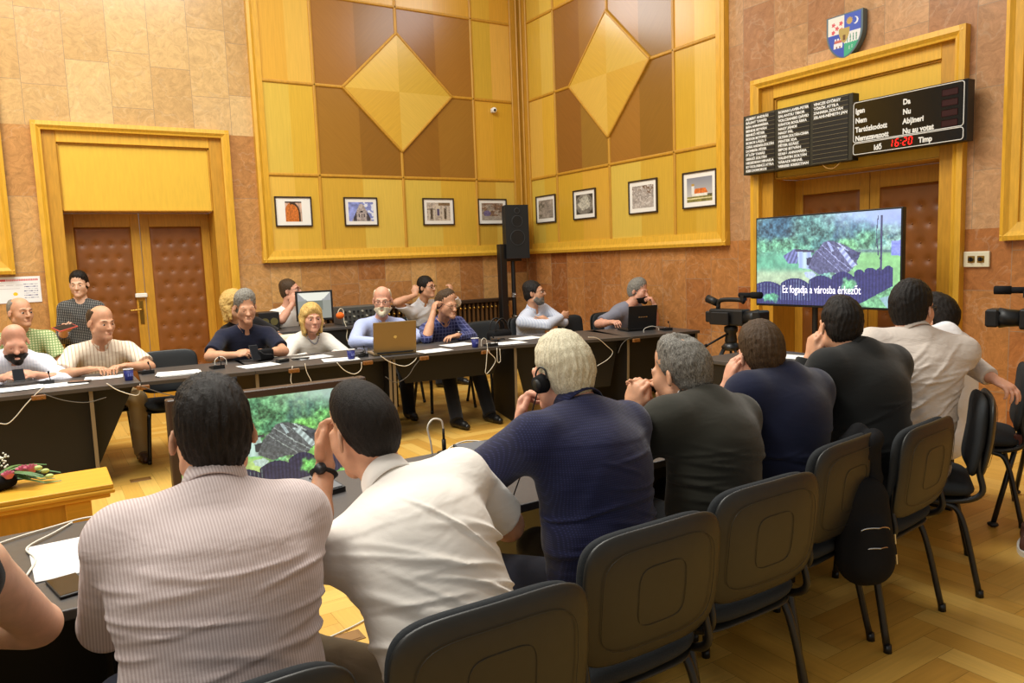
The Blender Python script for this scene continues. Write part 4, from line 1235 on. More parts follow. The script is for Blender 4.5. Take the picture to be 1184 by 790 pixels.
def film(tint):
    """the video still: collapsed plank hut in a meadow, woods behind, a scalloped dark fence in front"""
    def f(U0, Vv):
        Y0 = 1-Vv; A = 1.75; X0 = U0*A
        n1 = vnoise(X0, Y0, 6, 3, 5); n2 = vnoise(X0, Y0, 20, 9, 4); n3 = vnoise(X0, Y0, 55, 12, 3); w1 = vnoise(X0, Y0, 12, 31, 4)
        U = U0; Y = Y0; X = X0; Uw = U0+.07*(n1-.5)+.03*(n2-.5); Yw = Y0+.10*(w1-.5)+.04*(n2-.5)
        img = np.zeros((3,)+U.shape)
        sg = lambda x, k: 1/(1+np.exp(-np.clip(x*k, -40, 40)))
        def put(al, c, tex=None, am=.0):
            t = 1 if tex is None else (1+am*(tex-.5)*2)
            al = np.asarray(al, float)
            for i in range(3): img[i] = img[i]*(1-al)+c[i]/255*t*al
        leaf = np.clip(.5+(n2-.5)*1.5+(n3-.5)*.9, 0, 1.2)
        put(np.ones(U.shape), (106, 146, 122), leaf, .5)                                   # woods
        put(sg(vnoise(X, Y*1.3, 5, 21, 4)-.53, 30), (70, 112, 104), leaf, .5)
        put(sg(.455-vnoise(X, Y*1.2, 6, 41, 4), 40), (150, 184, 146), leaf, .4)
        put(sg(.19-np.hypot((Uw-.15)*1.2, Yw-.12), 40)*.85, (52, 84, 96), leaf, .5)
        for cx, cy, r in ((.40, .16, .16), (.52, .14, .15), (.70, .24, .12), (.76, .20, .1)): put(sg(r-np.hypot((Uw-cx)*1.5, Yw-cy), 40)*.7, (92, 138, 112), leaf, .55)
        put(sg(.13-Yw+.10*(Uw-.75), 28)*sg(Uw-.58, 16)*.9, (198, 206, 228), n1, .1)         # mist and sky
        put(sg(.12-np.hypot(Uw-.97, (Yw-.06)), 30)*.7, (186, 186, 228), n1, .1)
        for cx, h in ((.60, .16), (.645, .10), (.70, .13)): put(sg(.012+.03*(Yw-(.22-h))-np.abs(Uw-cx), 120)*sg(Y-(.22-h), 60)*sg(.28-Y, 60)*.8, (84, 112, 130), n3, .3)
        put(sg(Yw-.25, 50)*sg(.43-Yw, 40)*sg(.40-Uw, 25), (112, 172, 112), leaf, .5)         # bushes
        put(sg(.10-np.hypot((Uw-.68)*1.6, Yw-.36), 50), (126, 184, 108), leaf, .5); put(sg(.09-np.hypot((Uw-.80)*1.4, Yw-.30), 50), (112, 166, 108), leaf, .5)
        put(sg(.06-np.hypot((Uw-.36)*1.5, Yw-.27), 60), (78, 124, 100), leaf, .5)
        put(sg(Y+.05*(n1-.5)-.40, 60)*sg(.46-U, 60), (114, 184, 126), n2, .3)
        put(sg(Y+.05*(n1-.5)-.415, 70)*sg(U-.66, 30), (156, 212, 114), n2, .18)
        put(sg(.012-np.abs(Y-.405-.06*(U-.72)), 200)*sg(U-.73, 60)*.8, (86, 98, 108), n3, .4)
        put(sg(Y+.04*(n1-.5)-.61, 60)*sg(.46-U, 60), (200, 210, 146), n2, .22)
        put(poly_in(U, Y, [(.945, .32), (1.01, .31), (1.01, .47), (.945, .46)]), (152, 152, 216), n3, .2)
        put(poly_in(U, Y, [(.21, .44), (.30, .36), (.33, .38), (.32, .53), (.25, .53)]), (118, 116, 150), np.sin(X*120+Y*60)*.3+.5+.4*(n3-.5), .4)
        put(poly_in(U, Y, [(.32, .40), (.42, .38), (.43, .60), (.33, .58)]), (198, 208, 234), np.sin(X*60)*.2+.5, .3)
        put(poly_in(U, Y, [(.30, .365), (.44, .385), (.44, .41), (.31, .395)]), (70, 62, 74))
        put(poly_in(U, Y, [(.385, .47), (.43, .46), (.43, .55), (.39, .55)]), (60, 56, 70))
        roof = [(.52, .295), (.555, .285), (.64, .33), (.73, .41), (.735, .56), (.70, .60), (.66, .66), (.56, .63), (.48, .655), (.44, .62), (.40, .58), (.43, .44)]
        rf = poly_in(U+.012*(n3-.5), Y+.02*(n3-.5), roof); diag = X*.80-Y*1.0
        put(rf, (98, 92, 112), np.clip(n3*.9+.05, 0, 1), .5)
        for q, wd, c in ((.535, .010, (204, 202, 230)), (.455, .0035, (150, 146, 172)), (.36, .005, (182, 176, 204)), (.30, .003, (140, 136, 160)), (.62, .004, (150, 146, 176)), (.25, .004, (170, 164, 188))):
            put(rf & (np.abs(diag-q+.03*(n2-.5)) < wd), c, n3, .3)
        put(rf & poly_in(U, Y, [(.60, .36), (.64, .37), (.735, .56), (.70, .58)]), (192, 190, 224), np.sin((X+Y)*80)*.3+.5, .3)
        put(rf & poly_in(U, Y, [(.53, .30), (.55, .30), (.58, .40), (.565, .41)]), (186, 186, 222), n3, .2)
        put(poly_in(U, Y, [(.66, .40), (.76, .42), (.74, .50), (.70, .50)]), (72, 70, 92), n3, .5)
        put(poly_in(U, Y, [(.37, .63), (.43, .62), (.46, .66), (.42, .71), (.38, .68)]), (206, 210, 236), n3, .2)
        top = np.full(U.shape, 2.0)
        for a, b, t, e in ((-.02, .19, .735, .78), (.19, .405, .695, .76), (.405, .575, .665, .72), (.565, .715, .625, .68), (.715, .785, .60, .64), (.785, .855, .585, .61), (.855, .90, .59, .61), (.90, .96, .565, .6)):
            m = (U >= a) & (U <= b); q = (U-(a+b)/2)/((b-a)/2); top = np.where(m, t+(e-t)*q*q, top)
        low = np.where(U < .70, 1.2, 1.02-(U-.70)*.95)
        per = .0205+.006*(U < .2); gap = (np.sin(U*2*PI/per) > .74) & (U < .42); fence = (Y > top) & (Y < low)
        put(fence, (50, 45, 84), n3*.6+.4*(np.sin(U*2*PI/.0205)*.5+.5), .4); put((fence & gap & (Y < .95) & (Y > top+.02))*.75, (138, 148, 160), n3, .3)
        put(fence*sg(.006-np.abs(Y-top-.06), 400)*.6, (40, 36, 70))
        put((Y > low) & (U > .68), (132, 194, 116), leaf, .35)
        put(poly_in(U, Y, [(.88, .9), (1.01, .84), (1.01, .93), (.93, 1.01)])*.8, (172, 192, 190), n2, .15)
        put(sg(1-(((Uw-.675)*1.75/.075)**2+((Yw-.765)/.075)**2), 6), (134, 206, 124), leaf, .4)
        put(sg(1-(((Uw-.11)*1.75/.10)**2+((Yw-.93)/.05)**2), 5), (112, 192, 122), leaf, .4)
        for x0, w, lo in ((.885, .008, .62), (.868, .004, .46)):
            xx = x0-.012*np.sin(Y*7)*(x0 < .88)+.006*(n1-.5); put((np.abs(U-xx) < w*(.6+.6*Y)) & (Y < lo) & (Y > .05), (70, 66, 84), n3, .4)
        return [np.clip(img[i]*tint[i]+tint[3+i], 0, 1) for i in range(3)]
    return f

M_SCREEN = attr_mat('lit_screen', rough=.25, spec=.3, emit=1.0)
M_PRINT = attr_mat('print', rough=.5, spec=.3)

# --- television in front of the right doorway
def rtext(o, nm, s, size, m, y, z, x, bold=0, align='LEFT', sx=1.0):
    M = Matrix(((0, 0, -1, x), (-1, 0, 0, y), (0, 1, 0, z), (0, 0, 0, 1)))
    return text(nm, s, size, m, o, M, bold, align, .001, sx)
def tv():
    x, y0, y1, z0, z1 = -.5, -4.575, -5.94, 1.03, 1.795
    t = thing('television', 'large television showing a ruined hut with a caption, before the right doorway', 'television', (x, (y0+y1)/2, 0))
    L = lambda p: (p[0]-x, p[1]-(y0+y1)/2, p[2])
    W = y0-y1; e = .014
    bm = B(); box(bm, -.004, .045, -W/2-e, W/2+e, z0-e-.006, z1+e, .006, 2); obj('bezel', bm, M_BLACK, t)
    bm = B(); box(bm, .045, .075, -W/2+.15, W/2-.15, z0+.05, z1-.25, .01); obj('back_cover', bm, M_BLACK, t)
    sc = painted('screen', film((.86, .92, 1.02, .12, .13, .17)), 240, 136, lambda u, v: (-.0055, W/2-W*u, z0+(z1-z0)*v), M_SCREEN, t)
    cap = mat('caption_white', srgb(232, 232, 250), .5, .1, emit=1.0)
    rtext(sc, 'caption_text', 'Ez fogadja a v\u00e1rosba \u00e9rkez\u0151t', .094, cap, W/2-W*.205, z0+(z1-z0)*.135, -.009, .0004, 'LEFT', .70)
    bm = B(); tube(bm, [(.11, .15, .05), (.11, .15, 1.6)], .025, 10); tube(bm, [(.11, -.15, .05), (.11, -.15, 1.6)], .025, 10)
    box(bm, .07, .12, -.3, .3, 1.3, 1.5, .004); obj('stand_column', bm, M_BLACKM, t)
    bm = B(); box(bm, -.25, .35, -.45, -.40, .03, .07, .01); box(bm, -.25, .35, .40, .45, .03, .07, .01); box(bm, .06, .16, -.45, .45, .03, .07, .01)
    for a in (-.23, .33):
        for b in (-.425, .425): lathe(bm, [(.03, 0), (.035, .012), (.03, .03)], 12, (a, b, 0))
    obj('stand_base', bm, M_BLACKM, t)
tv()

# --- floor monitor in the middle of the table ring, facing the near row
def floor_monitor():
    x0, x1, y, z0, z1 = -5.565, -4.53, -4.9, .215, .795
    cx = (x0+x1)/2; W = x1-x0
    t = thing('monitor', 'brown-framed monitor on the floor showing the hut, between the mauve and white shirts', 'monitor', (cx, y, 0))
    fr = mat('dark_brown_frame', srgb(66, 50, 42), .4, .5); e = .045
    bm = B()
    for a, b, c, d in ((-W/2-e, -W/2, z0-e, z1+e), (W/2, W/2+e, z0-e, z1+e), (-W/2, W/2, z1, z1+e), (-W/2, W/2, z0-e, z0)): box(bm, a, b, -.03, .05, c, d, .006, 1)
    obj('frame', bm, fr, t)
    bm = B(); box(bm, -W/2-.01, W/2+.01, .01, .12, z0-.01, z1+.01, .01); obj('back_cover', bm, M_BLACK, t)
    painted('screen', film((.86, .95, .80, .06, .06, .05)), 240, 136, lambda u, v: (-W/2+W*u, .0, z0+(z1-z0)*v), M_SCREEN, t)
    bm = B()
    for q in (-.35, .35): box(bm, q-.03, q+.03, -.12, .2, 0, .03, .006); box(bm, q-.02, q+.02, .0, .06, .03, .1)
    obj('foot', bm, M_BLACKM, t)
floor_monitor()

# --- vote board
M_TXT = mat('white_lettering', srgb(226, 226, 222), .6, .2)
def name_board():
    x, y0, y1, z0, z1 = -.15, -4.13, -5.30, 2.25, 2.81
    t = thing('name_board', 'dark slatted name board with three columns of white names, left of the vote board', 'board', (x, (y0+y1)/2, 0))
    cy = (y0+y1)/2; W = y0-y1
    gr = mat('board_green_black', srgb(44, 42, 30), .5, .4)
    bm = B(); box(bm, -.02, .07, -W/2, W/2, z0, z1, .004); obj('board_body', bm, gr, t)
    bm = B()
    for q in (-.4, .4): box(bm, .07, .15, q-.03, q+.03, z0+.1, z1-.1)
    obj('wall_bracket', bm, M_BLACKM, t)
    dk = mat('name_slot', srgb(22, 20, 16), .5, .4); ln = mat('slot_line', srgb(120, 112, 88), .5, .3)
    cw = (W-.05)/3; rows = 14; rh = (z1-z0-.03)/rows
    names = (('ALBERT ANDR\u00c1S', 'B\u00c1LINT TAM\u00c1S', 'B\u00c1N ANNAM\u00c1RIA', 'BENDE ISTV\u00c1N', 'BENK\u0150 P\u00c9TER', 'BODOR BOTOND', 'BOROS L\u00c1SZL\u00d3', 'CS\u00c1KI ANDR\u00c1S-ZOLT\u00c1N', 'DOMB\u00c1R P\u00c9TER', 'F\u00dcL\u00d6P TAM\u00c1S', 'GERG\u0150 ZOLT\u00c1N', 'HEGEDEAN MIHAELA', 'IST\u00d3KOLORINCZ ATTILA', 'KISS DOMOKOS'),
             ('ROMAN LAVER-PETER', 'SALANTIU TIBOR', 'VOLCSANSKI D\u00c1VID', 'K\u00c1NTOR BOGL\u00c1RKA', 'NAGY J\u00c1NOS', 'NAGY P\u00c1L', 'OLTEAN ZOLT\u00c1N-CSABA', 'PENTEK IDA', 'P\u00c9TER SZ\u00c1SZ', 'SIPOS ISTV\u00c1N', 'SZAB\u00d3 ANNAM\u00c1RIA', 'VALENTIN ZOLT\u00c1N', 'V\u00c1RADI MIHAIL', 'VERESS KRISZTIAN'),
             ('VINCZE GY\u00d6RGY', 'T\u00d6R\u00d6K ATTILA', 'ZAHARIA ZOLT\u00c1N', 'ZILAHI-N\u00c9METH JAN'))
    lens = [[tuple(len(w) for w in (n.split(' ')+[''])[:2]) for n in col] for col in names]
    full = (14, 14, 4)
    for c in range(3):
        ya = W/2-.03-c*(cw+.005)
        bm = B(); box(bm, -.024, -.019, ya-cw+.03, ya, z0+.012, z1-.012); obj('column_field', bm, dk, t)
        bm = B()
        for k in range(rows+1): zz = z1-.015-k*rh; box(bm, -.0275, -.023, ya-cw+.03, ya, zz-.0016, zz+.0016)
        obj('slot_lines', bm, ln, t)
        for k in range(full[c]):
            zz = z1-.015-k*rh-rh*.80; a, b = lens[c][k]
            o = rtext(t, 'name_strip', names[c][k], .031, M_TXT, ya-.008, zz, -.026, .0015, 'LEFT', 1.0)
            n = len(o.data.vertices); co = np.empty(n*3, np.float32); o.data.vertices.foreach_get('co', co)
            ext = ya-.008-co.reshape(-1, 3)[:, 1].min(); lim = min(cw-.045, .0205*(a+b+1))
            o.data.transform(Matrix.Translation((0, ya-.008, 0)) @ Matrix.Diagonal((1, lim/ext, 1, 1)) @ Matrix.Translation((0, -(ya-.008), 0)))
    # the cable looping out below
    bm = B(); tube(bm, spline([(.0, -.28, z0), (-.005, -.33, z0-.035), (-.005, -.40, z0-.045), (0, -.46, z0)], 6), .004, 6); obj('cable', bm, mat('tan_cable', srgb(170, 130, 70), .5), t)
name_board()
def vote_board():
    x, y0, y1, z0, z1 = -.19, -5.31, -6.245, 2.275, 2.725
    cy = (y0+y1)/2; W = y0-y1
    t = thing('vote_board', 'black electronic vote board with red 16:20 clock above the right doorway', 'board', (x, cy, 0))
    bm = B(); box(bm, 0, .1, -W/2, W/2, z0, z1, .003); obj('board_body', bm, M_BLACK, t)
    bm = B()
    for q in (-.3, .3): box(bm, .1, .19, q-.03, q+.03, z0+.1, z1-.1)
    obj('wall_bracket', bm, M_BLACKM, t)
    gl = mat('board_glass', srgb(14, 13, 12), .15, .5)
    bm = B(); box(bm, -.004, .001, -W/2+.006, W/2-.006, z0+.006, z1-.006); obj('glass_front', bm, gl, t)
    def rr(za, zb):
        rad = .02; pts = []
        ya, yb = W/2-.016, -W/2+.022
        for cyy, cz, a0 in ((ya-rad, zb-rad, 0), (yb+rad, zb-rad, 90), (yb+rad, za+rad, 180), (ya-rad, za+rad, 270)):
            for k in range(6):
                a = math.radians(a0+18*k); pts.append((-.0055, cyy+rad*math.cos(a), cz+rad*math.sin(a)))
        bm = B(); tube(bm, pts+pts[:1], .0034, 6, False); obj('white_border', bm, M_TXT, t)
    rr(z0+.112, z1-.012); rr(z0+.012, z0+.102)
    H = z1-z0
    for s, fy, fz in (('Igen', .035, .775), ('Nem', .035, .60), ('Tart\u00f3zkodott', .035, .435), ('Nemszavazott', .035, .275), ('Da', .475, .775), ('Nu', .475, .605), ('Ab\u021bineri', .475, .44), ('Nu au votat', .475, .27), ('Id\u0151', .215, .065), ('Timp', .615, .075)):
        rtext(t, 'lettering', s, .058, M_TXT, W/2-W*fy, z0+H*fz, -.0055, .0022, 'LEFT', .88)
    red = mat('red_led', (1, .02, .015, 1), .5, .1, emit=1.0); dim = mat('unlit_led', srgb(48, 12, 10), .5, .2)
    seg = {'1': 'bc', '6': 'acdefg', '2': 'abged', '0': 'abcdef'}
    def digit(ch, yc, zc, h, m):
        w = h*.46 if ch != '1' else 0; bm = B(); th = h*.075
        S = {'a': (0, h/2, 1), 'g': (0, 0, 1), 'd': (0, -h/2, 1), 'b': (w/2, h/4, 0), 'f': (-w/2, h/4, 0), 'c': (w/2, -h/4, 0), 'e': (-w/2, -h/4, 0)}
        for k in seg[ch]:
            a, b, hz = S[k]
            sh = b*.12
            if hz: box(bm, -.0075, -.005, yc-(a+sh)-w/2+th, yc-(a+sh)+w/2-th, zc+b-th, zc+b+th)
            else: box(bm, -.0075, -.005, yc-(a+sh)-th, yc-(a+sh)+th, zc+b-h/4+th*.6, zc+b+h/4-th*.6)
        return obj('clock_digit', bm, m, t)
    for ch, fy in (('1', .385), ('6', .428), ('2', .497), ('0', .545)): digit(ch, W/2-W*fy, z0+.062, .056, red)
    bm = B()
    for dz in (-.012, .012): ball(bm, (-.006, W/2-W*.463, z0+.062+dz), .0035, 8, 6)
    obj('clock_colon', bm, red, t)
    for k in range(4):
        bm = B(); zc = z1-.075-k*.076; box(bm, -.0055, -.003, W/2-W*.93, W/2-W*.80, zc-.025, zc+.025, .004); obj('unlit_counter', bm, dim, t)
vote_board()

# --- coat of arms
def emblem():
    yc, zt, zb = -5.145, 3.505, 3.135
    t = thing('coat_of_arms', 'painted shield with flowers, sun, moon and castle, on marble above the right doorway', 'emblem', (-.06, yc, 0))
    W = .345; H = zt-zb
    def edge(f): return 1.0 if f > .62 else max(0.0, 1-((.62-f)/.62)**2.0)**.62
    outl = []
    N_ = 16
    fs = [1-.38*k/3 for k in range(3)]+[.62*(1-k/N_) for k in range(N_)]
    outl = [(W/2*edge(f), zb+H*f) for f in fs]+[(0, zb)]+[(-W/2*edge(f), zb+H*f) for f in fs[::-1]]
    steel = mat('shield_rim', srgb(92, 112, 122), .35, .5, metal=.3)
    bm = B(); prism(bm, outl, lambda a, z, c: (-.012+c, -a, z), .06); obj('shield_body', bm, steel, t)
    def fn(U, Vv):
        x = U-.5; Y = 1-Vv
        o = np.zeros((3,)+U.shape)
        def put(m, c):
            for i in range(3): o[i] = np.where(m, c[i]/255, o[i])
        put(U > -1, (58, 84, 178))
        put((x < 0) & (Y < .43), (226, 222, 214)); put((x >= 0) & (Y < .43), (66, 92, 186))
        for a, b in ((.17, .18), (.40, .18), (.28, .28), (.16, .36), (.42, .34)):
            r = np.hypot(U-a, (Y-b)*1.1); th = np.arctan2(Y-b, U-a); put(r < .052*(1+.25*np.cos(5*th)), (206, 84, 96))
        r = np.hypot(U-.66, Y-.17); th = np.arctan2(Y-.17, U-.66); put(r < .085*(1+.16*np.cos(12*th)), (186, 156, 88))
        put((np.hypot(U-.84, Y-.20) < .085) & (np.hypot(U-.805, Y-.19) > .07), (226, 226, 232))
        put((x >= 0) & (Y > .43) & (Y < .67), (222, 222, 224)); put((x >= 0) & (Y >= .67), (66, 168, 132))
        for k in range(4): put((np.abs(U-.60-.09*k) < .016) & (Y > .49) & (Y < .66), (92, 148, 128))
        put((x >= 0) & (np.abs(Y-.67) < .012) & (np.sin(U*90) > 0), (226, 226, 226))
        put((np.abs(U-.66) < .012) & (Y > .76) & (Y < .85) | (np.abs(U-.74) < .01) & (Y > .75) & (Y < .83), (176, 206, 196))
        put((U > .18) & (U < .45) & (Y > .64) & (Y < .76), (224, 222, 226)); put((U > .20) & (U < .43) & (Y > .56) & (Y < .64), (194, 104, 96))
        for k in range(3): put((np.abs(U-.23-.085*k) < .025) & (Y > .52) & (Y < .57), (222, 220, 222))
        for k in range(2): put((np.abs(U-.27-.10*k) < .02) & (Y > .71) & (Y < .76), (120, 70, 60))
        q = np.abs(x)/.16; put((q < 1) & (Y > .31) & (Y < .66-.22*q*q), (180, 156, 92)); put((np.abs(x) < .035) & (Y > .48) & (Y < .60), (110, 80, 50))
        return o
    # the painted face follows the shield outline
    def place(u, v):
        f = v; a = (u-.5)*W*.90*max(edge(f), .001); return (-.0135, -a, zb+.012+(H-.022)*f)
    def fn2(U, Vv):
        E = np.vectorize(edge)(Vv); return fn((U-.5)*E+.5, Vv)
    painted('painted_field', fn2, 72, 80, place, attr_mat('enamel', .3, .5), t)
emblem()

# --- framed photographs on the panelling
def art(kind):
    def f(U, Vv):
        Y = 1-Vv; n = vnoise(U, Y, 6, kind*7, 5); m = vnoise(U, Y, 18, kind*5+2, 4); o = np.zeros((3,)+U.shape)
        def put(k, c, t=None, a=0):
            for i in range(3): o[i] = np.where(k, np.clip(c[i]/255*(1 if t is None else 1+a*(t-.5)*2), 0, 1), o[i])
        if kind == 0:
            put(U > -1, (206, 170, 148), n, .3); R = np.hypot((U-.42)*1.0, (Y-.62)*.8)
            put((R < .46) | ((Y > .6) & (U < .86)), (196, 110, 46), m, .3)
            put(((R > .38) & (R < .47) & (Y < .62) & (U > .3)) | ((U > .80) & (U < .9) & (Y > .55)), (70, 52, 36)); put(Y < .07, (60, 44, 40))
        elif kind == 1:
            put(U > -1, (136, 146, 206), n, .35); put((n > .55) & (U > .5), (224, 228, 240))
            tri = np.abs(U-.52) < .08+.36*np.clip(Y-.12, 0, 1)
            put(tri & (Y > .12), (168, 156, 152), m, .4); put((np.abs(U-.52) > .2) & tri & (np.abs(U-.52) < .33) & (Y > .45), (74, 68, 74), m, .4)
            put(np.hypot(U-.52, Y-.5) < .05, (50, 46, 52)); put((np.abs(U-.52) < .035) & (Y > .1) & (Y < .3), (190, 178, 170))
            for k in (.42, .52, .62): put((np.abs(U-k) < .025) & (Y > .62) & (Y < .8), (96, 88, 90))
        elif kind == 2:
            put(U > -1, (178, 164, 150), m, .4); put((np.abs(U-.48) < .1) & (Y > .12) & (Y < .75), (206, 194, 174)); put((np.abs(U-.48) < .055) & (Y > .35) & (Y < .72), (92, 82, 110))
            for k in (.2, .78): put((np.abs(U-k) < .035+.02*m) & (Y > .32) & (Y < .9), (84, 72, 56))
            for k in (.3, .68, .9, .08): put((np.abs(U-k) < .03) & (Y > .25), (202, 190, 172))
            put((np.abs(Y-.36) < .03) & (U < .33), (104, 92, 80)); put((Y < .16) & (U > .5), (124, 100, 72), m, .3)
        elif kind == 3:
            put(U > -1, (150, 136, 122), m, .5); put((n > .5), (126, 98, 78), m, .5); put(np.hypot(U-.25, Y-.6) < .17, (112, 100, 134), m, .3); put(Y > .75, (164, 152, 138), m, .2)
        elif kind in (4, 5, 6):
            b = {4: (152, 140, 128), 5: (128, 122, 112), 6: (172, 162, 154)}[kind]; put(U > -1, b, m*.5+n*.5, .45)
            if kind == 5: R = np.hypot(U-.5, (Y-.45)); put(R < .34*(.6+n*.8), (186, 182, 168), m, .35); put((np.hypot(U-.5, Y-.5) > .52), (70, 64, 56), m, .3)
            if kind == 6: put((n > .6) & (Y < .4), (122, 98, 80), m, .3); put((m > .66), (214, 206, 200))
            if kind == 4: put((U < .4) & (n < .45), (104, 98, 84), m, .3)
        else:
            for i, c in enumerate(((134, 210), (136, 204), (146, 196))): o[i] = (c[0]+(c[1]-c[0])*Y)/255
            put((U > .18) & (U < .30) & (Y > .33) & (Y < .68), (226, 224, 220)); put((U > .19) & (U < .29) & (Y > .26) & (Y < .34), (190, 150, 70))
            rf = (Y > .45) & (Y < .66) & (U > .30-.35*(Y-.66)*0) & (np.abs(U-.54) < .2+.45*(Y-.45)); put(rf, (214, 116, 52), m, .2); put(rf & (np.abs(U-.56) < .012), (160, 70, 40))
            put((Y > .66) & (Y < .78) & (U > .2) & (U < .82), (230, 226, 212), m, .1); put(Y > .78, (128, 120, 66), m, .4); put((Y > .83) & (Y < .89), (222, 210, 160), m, .2)
            put((Y > .7) & (Y < .78) & (U > .82), (90, 86, 66), m, .4)
        return o
    return f
M_FRAME = mat('picture_frame', srgb(52, 38, 28), .4, .5); M_MOUNT = mat('picture_mount', srgb(238, 234, 226), .7, .2)
PICS = [(LW, 3.405, 'framed photo of an orange brick arch, leftmost on the panelling', 0, (.45, .36)), (LW, 2.545, 'framed photo of a grey pointed spire against a violet sky', 1, (.45, .36)), (LW, 1.445, 'framed photo of pale ruined columns, third from the left', 2, (.47, .36)),
        (LW, .60, 'framed brown photo half hidden by the loudspeaker', 3, (.47, .36)), (RW, .555, 'framed grey-brown photo nearest the room corner on the right wall', 4, (.47, .38)), (RW, 1.425, 'framed dark-edged photo with a pale centre, right wall', 5, (.47, .38)),
        (RW, 2.535, 'framed pale mottled photo left of the orange roof photo', 6, (.49, .39)), (RW, 3.425, 'framed photo of a white church with an orange roof', 7, (.49, .39))]
for fn, s, lab, kind, (w, h) in PICS:
    zc = 2.185; base = fn(s, zc, .034)
    t = thing('framed_photo', lab, 'picture', base, 0, 'framed photos on the panelling')
    I = lambda a, z, d: tuple(Vector(fn(s+a, zc+z, .034+d))-Vector(base))
    bm = B(); e = .016
    for a0, a1, b0, b1 in ((-w/2, w/2, h/2-e, h/2), (-w/2, w/2, -h/2, -h/2+e), (-w/2, -w/2+e, -h/2+e, h/2-e), (w/2-e, w/2, -h/2+e, h/2-e)): fbox(bm, I, a0, a1, b0, b1, 0, .022, .002)
    obj('frame', bm, M_FRAME, t)
    bm = B(); fbox(bm, I, -w/2+e, w/2-e, -h/2+e, h/2-e, 0, .008); obj('mount', bm, M_MOUNT, t)
    sg = -1 if fn is LW else -1                               # viewer's left is larger s on the left wall, smaller s on the right wall
    if fn is LW: pl = lambda u, v, ww, hh: I((.5-u)*ww, (v-.5)*hh, .0095)
    else: pl = lambda u, v, ww, hh: I((u-.5)*ww, (v-.5)*hh, .0095)
    ww, hh = (.20, .24) if kind == 0 else (w*.74, h*.66)
    painted('photo', art(kind), 54, 44, lambda u, v: pl(u, v, ww, hh), M_PRINT, t)

# --- notice on the marble, left
def notice():
    t = thing('wall_notice', 'white notice with red heading and yellow mark, on marble by the left border', 'notice', (-6.29, -.004, 0))
    def f(U, Vv):
        Y = 1-Vv; o = np.full((3,)+U.shape, .93)
        def put(m, c):
            for i in range(3): o[i] = np.where(m, c[i]/255, o[i])
        put((Y > .10) & (Y < .16) & (U > .05) & (U < .95) & (np.sin(U*170) > -.6), (206, 70, 74))
        for k in range(3): put((np.abs(Y-.32-.0*k) < .012) & (np.abs(U-.15-.2*k) < .07), (196, 190, 190))
        put((np.hypot((U-.45)*1.4, Y-.66) < .07), (236, 200, 40))
        for k in range(7): put((np.abs(Y-.30-.085*k) < .016) & (U > .64) & (U < .94) & (np.sin(U*230+k) > -.5), (96, 96, 140) if k % 2 else (150, 150, 170))
        for k in range(3): put((np.abs(Y-.45-.12*k) < .004) & (U < .55), (200, 196, 196))
        put((np.abs(U-.60) < .004) & (Y > .2), (200, 200, 200)); return o
    bm = B(); box(bm, -.205, .205, -.002, .002, 1.258, 1.525); obj('backing_card', bm, M_PAPER, t)
    painted('printed_sheet', f, 80, 54, lambda u, v: (-.205+.41*u, -.0032, 1.258+.267*v), M_PRINT, t)
notice()

# --- switches right of the doorway, security camera
def switches():
    t = thing('wall_switch', 'cream double key switch plate on the marble right of the doorway', 'switch', (0, -6.255, 1.388))
    bm = B(); box(bm, -.022, 0, -.095, .095, -.06, .06, .005, 2); obj('plate', bm, mat('cream_plate', srgb(220, 212, 184), .4), t)
    for q in (-.035, .035):
        bm = B(); box(bm, -.027, -.02, q-.026, q+.026, -.026, .026, .003); k = obj('key_frame', bm, M_BRASS, t)
        bm = B(); tube(bm, [(-.026, q, 0), (-.038, q, 0)], .017, 14); box(bm, -.05, -.036, q-.005, q+.005, -.014, .014); obj('key_knob', bm, M_BLACK, k)
switches()
def cctv():
    t = thing('security_camera', 'small white dome camera high on the panelling by the room corner', 'camera', (-.53, -.032, 3.575))
    bm = B(); ball(bm, (0, -.045, 0), .04, 16, 12); box(bm, -.03, .03, -.02, 0, -.03, .03, .006); obj('housing', bm, M_WHITE, t, True)
    bm = B(); ball(bm, (-.008, -.075, -.004), .018, 12, 8); obj('lens', bm, M_BLACK, t, True)
cctv()

# --- loudspeaker on its truss stand in the corner
def speaker_thing():
    t = thing('loudspeaker', 'tall black two-way loudspeaker on a stand in the room corner', 'loudspeaker', (-.51, -.45, 1.52), math.radians(-14))
    gr = mat('speaker_black', srgb(34, 35, 36), .6, .3, bump=.2, bscale=500, bdist=.002)
    bm = B(); prism(bm, [(-.165, -.14), (.165, -.14), (.115, .17), (-.115, .17)], lambda a, b, c: (a, b, c), .72); obj('cabinet', bm, gr, t)
    ring = mat('cone_ring', srgb(58, 60, 62), .45, .4)
    for z, r in ((.64, .035), (.50, .075), (.28, .10)):
        bm = B(); tube(bm, [(r*math.cos(k*PI/14), -.143, z+r*math.sin(k*PI/14)) for k in range(29)], .006, 6, False); rg = obj('driver_ring', bm, ring, t)
        bm = B(); tube(bm, [(0, -.139, z), (0, -.146, z)], r*.9, 24); obj('driver_cone', bm, M_BLACK, rg)
speaker_thing()
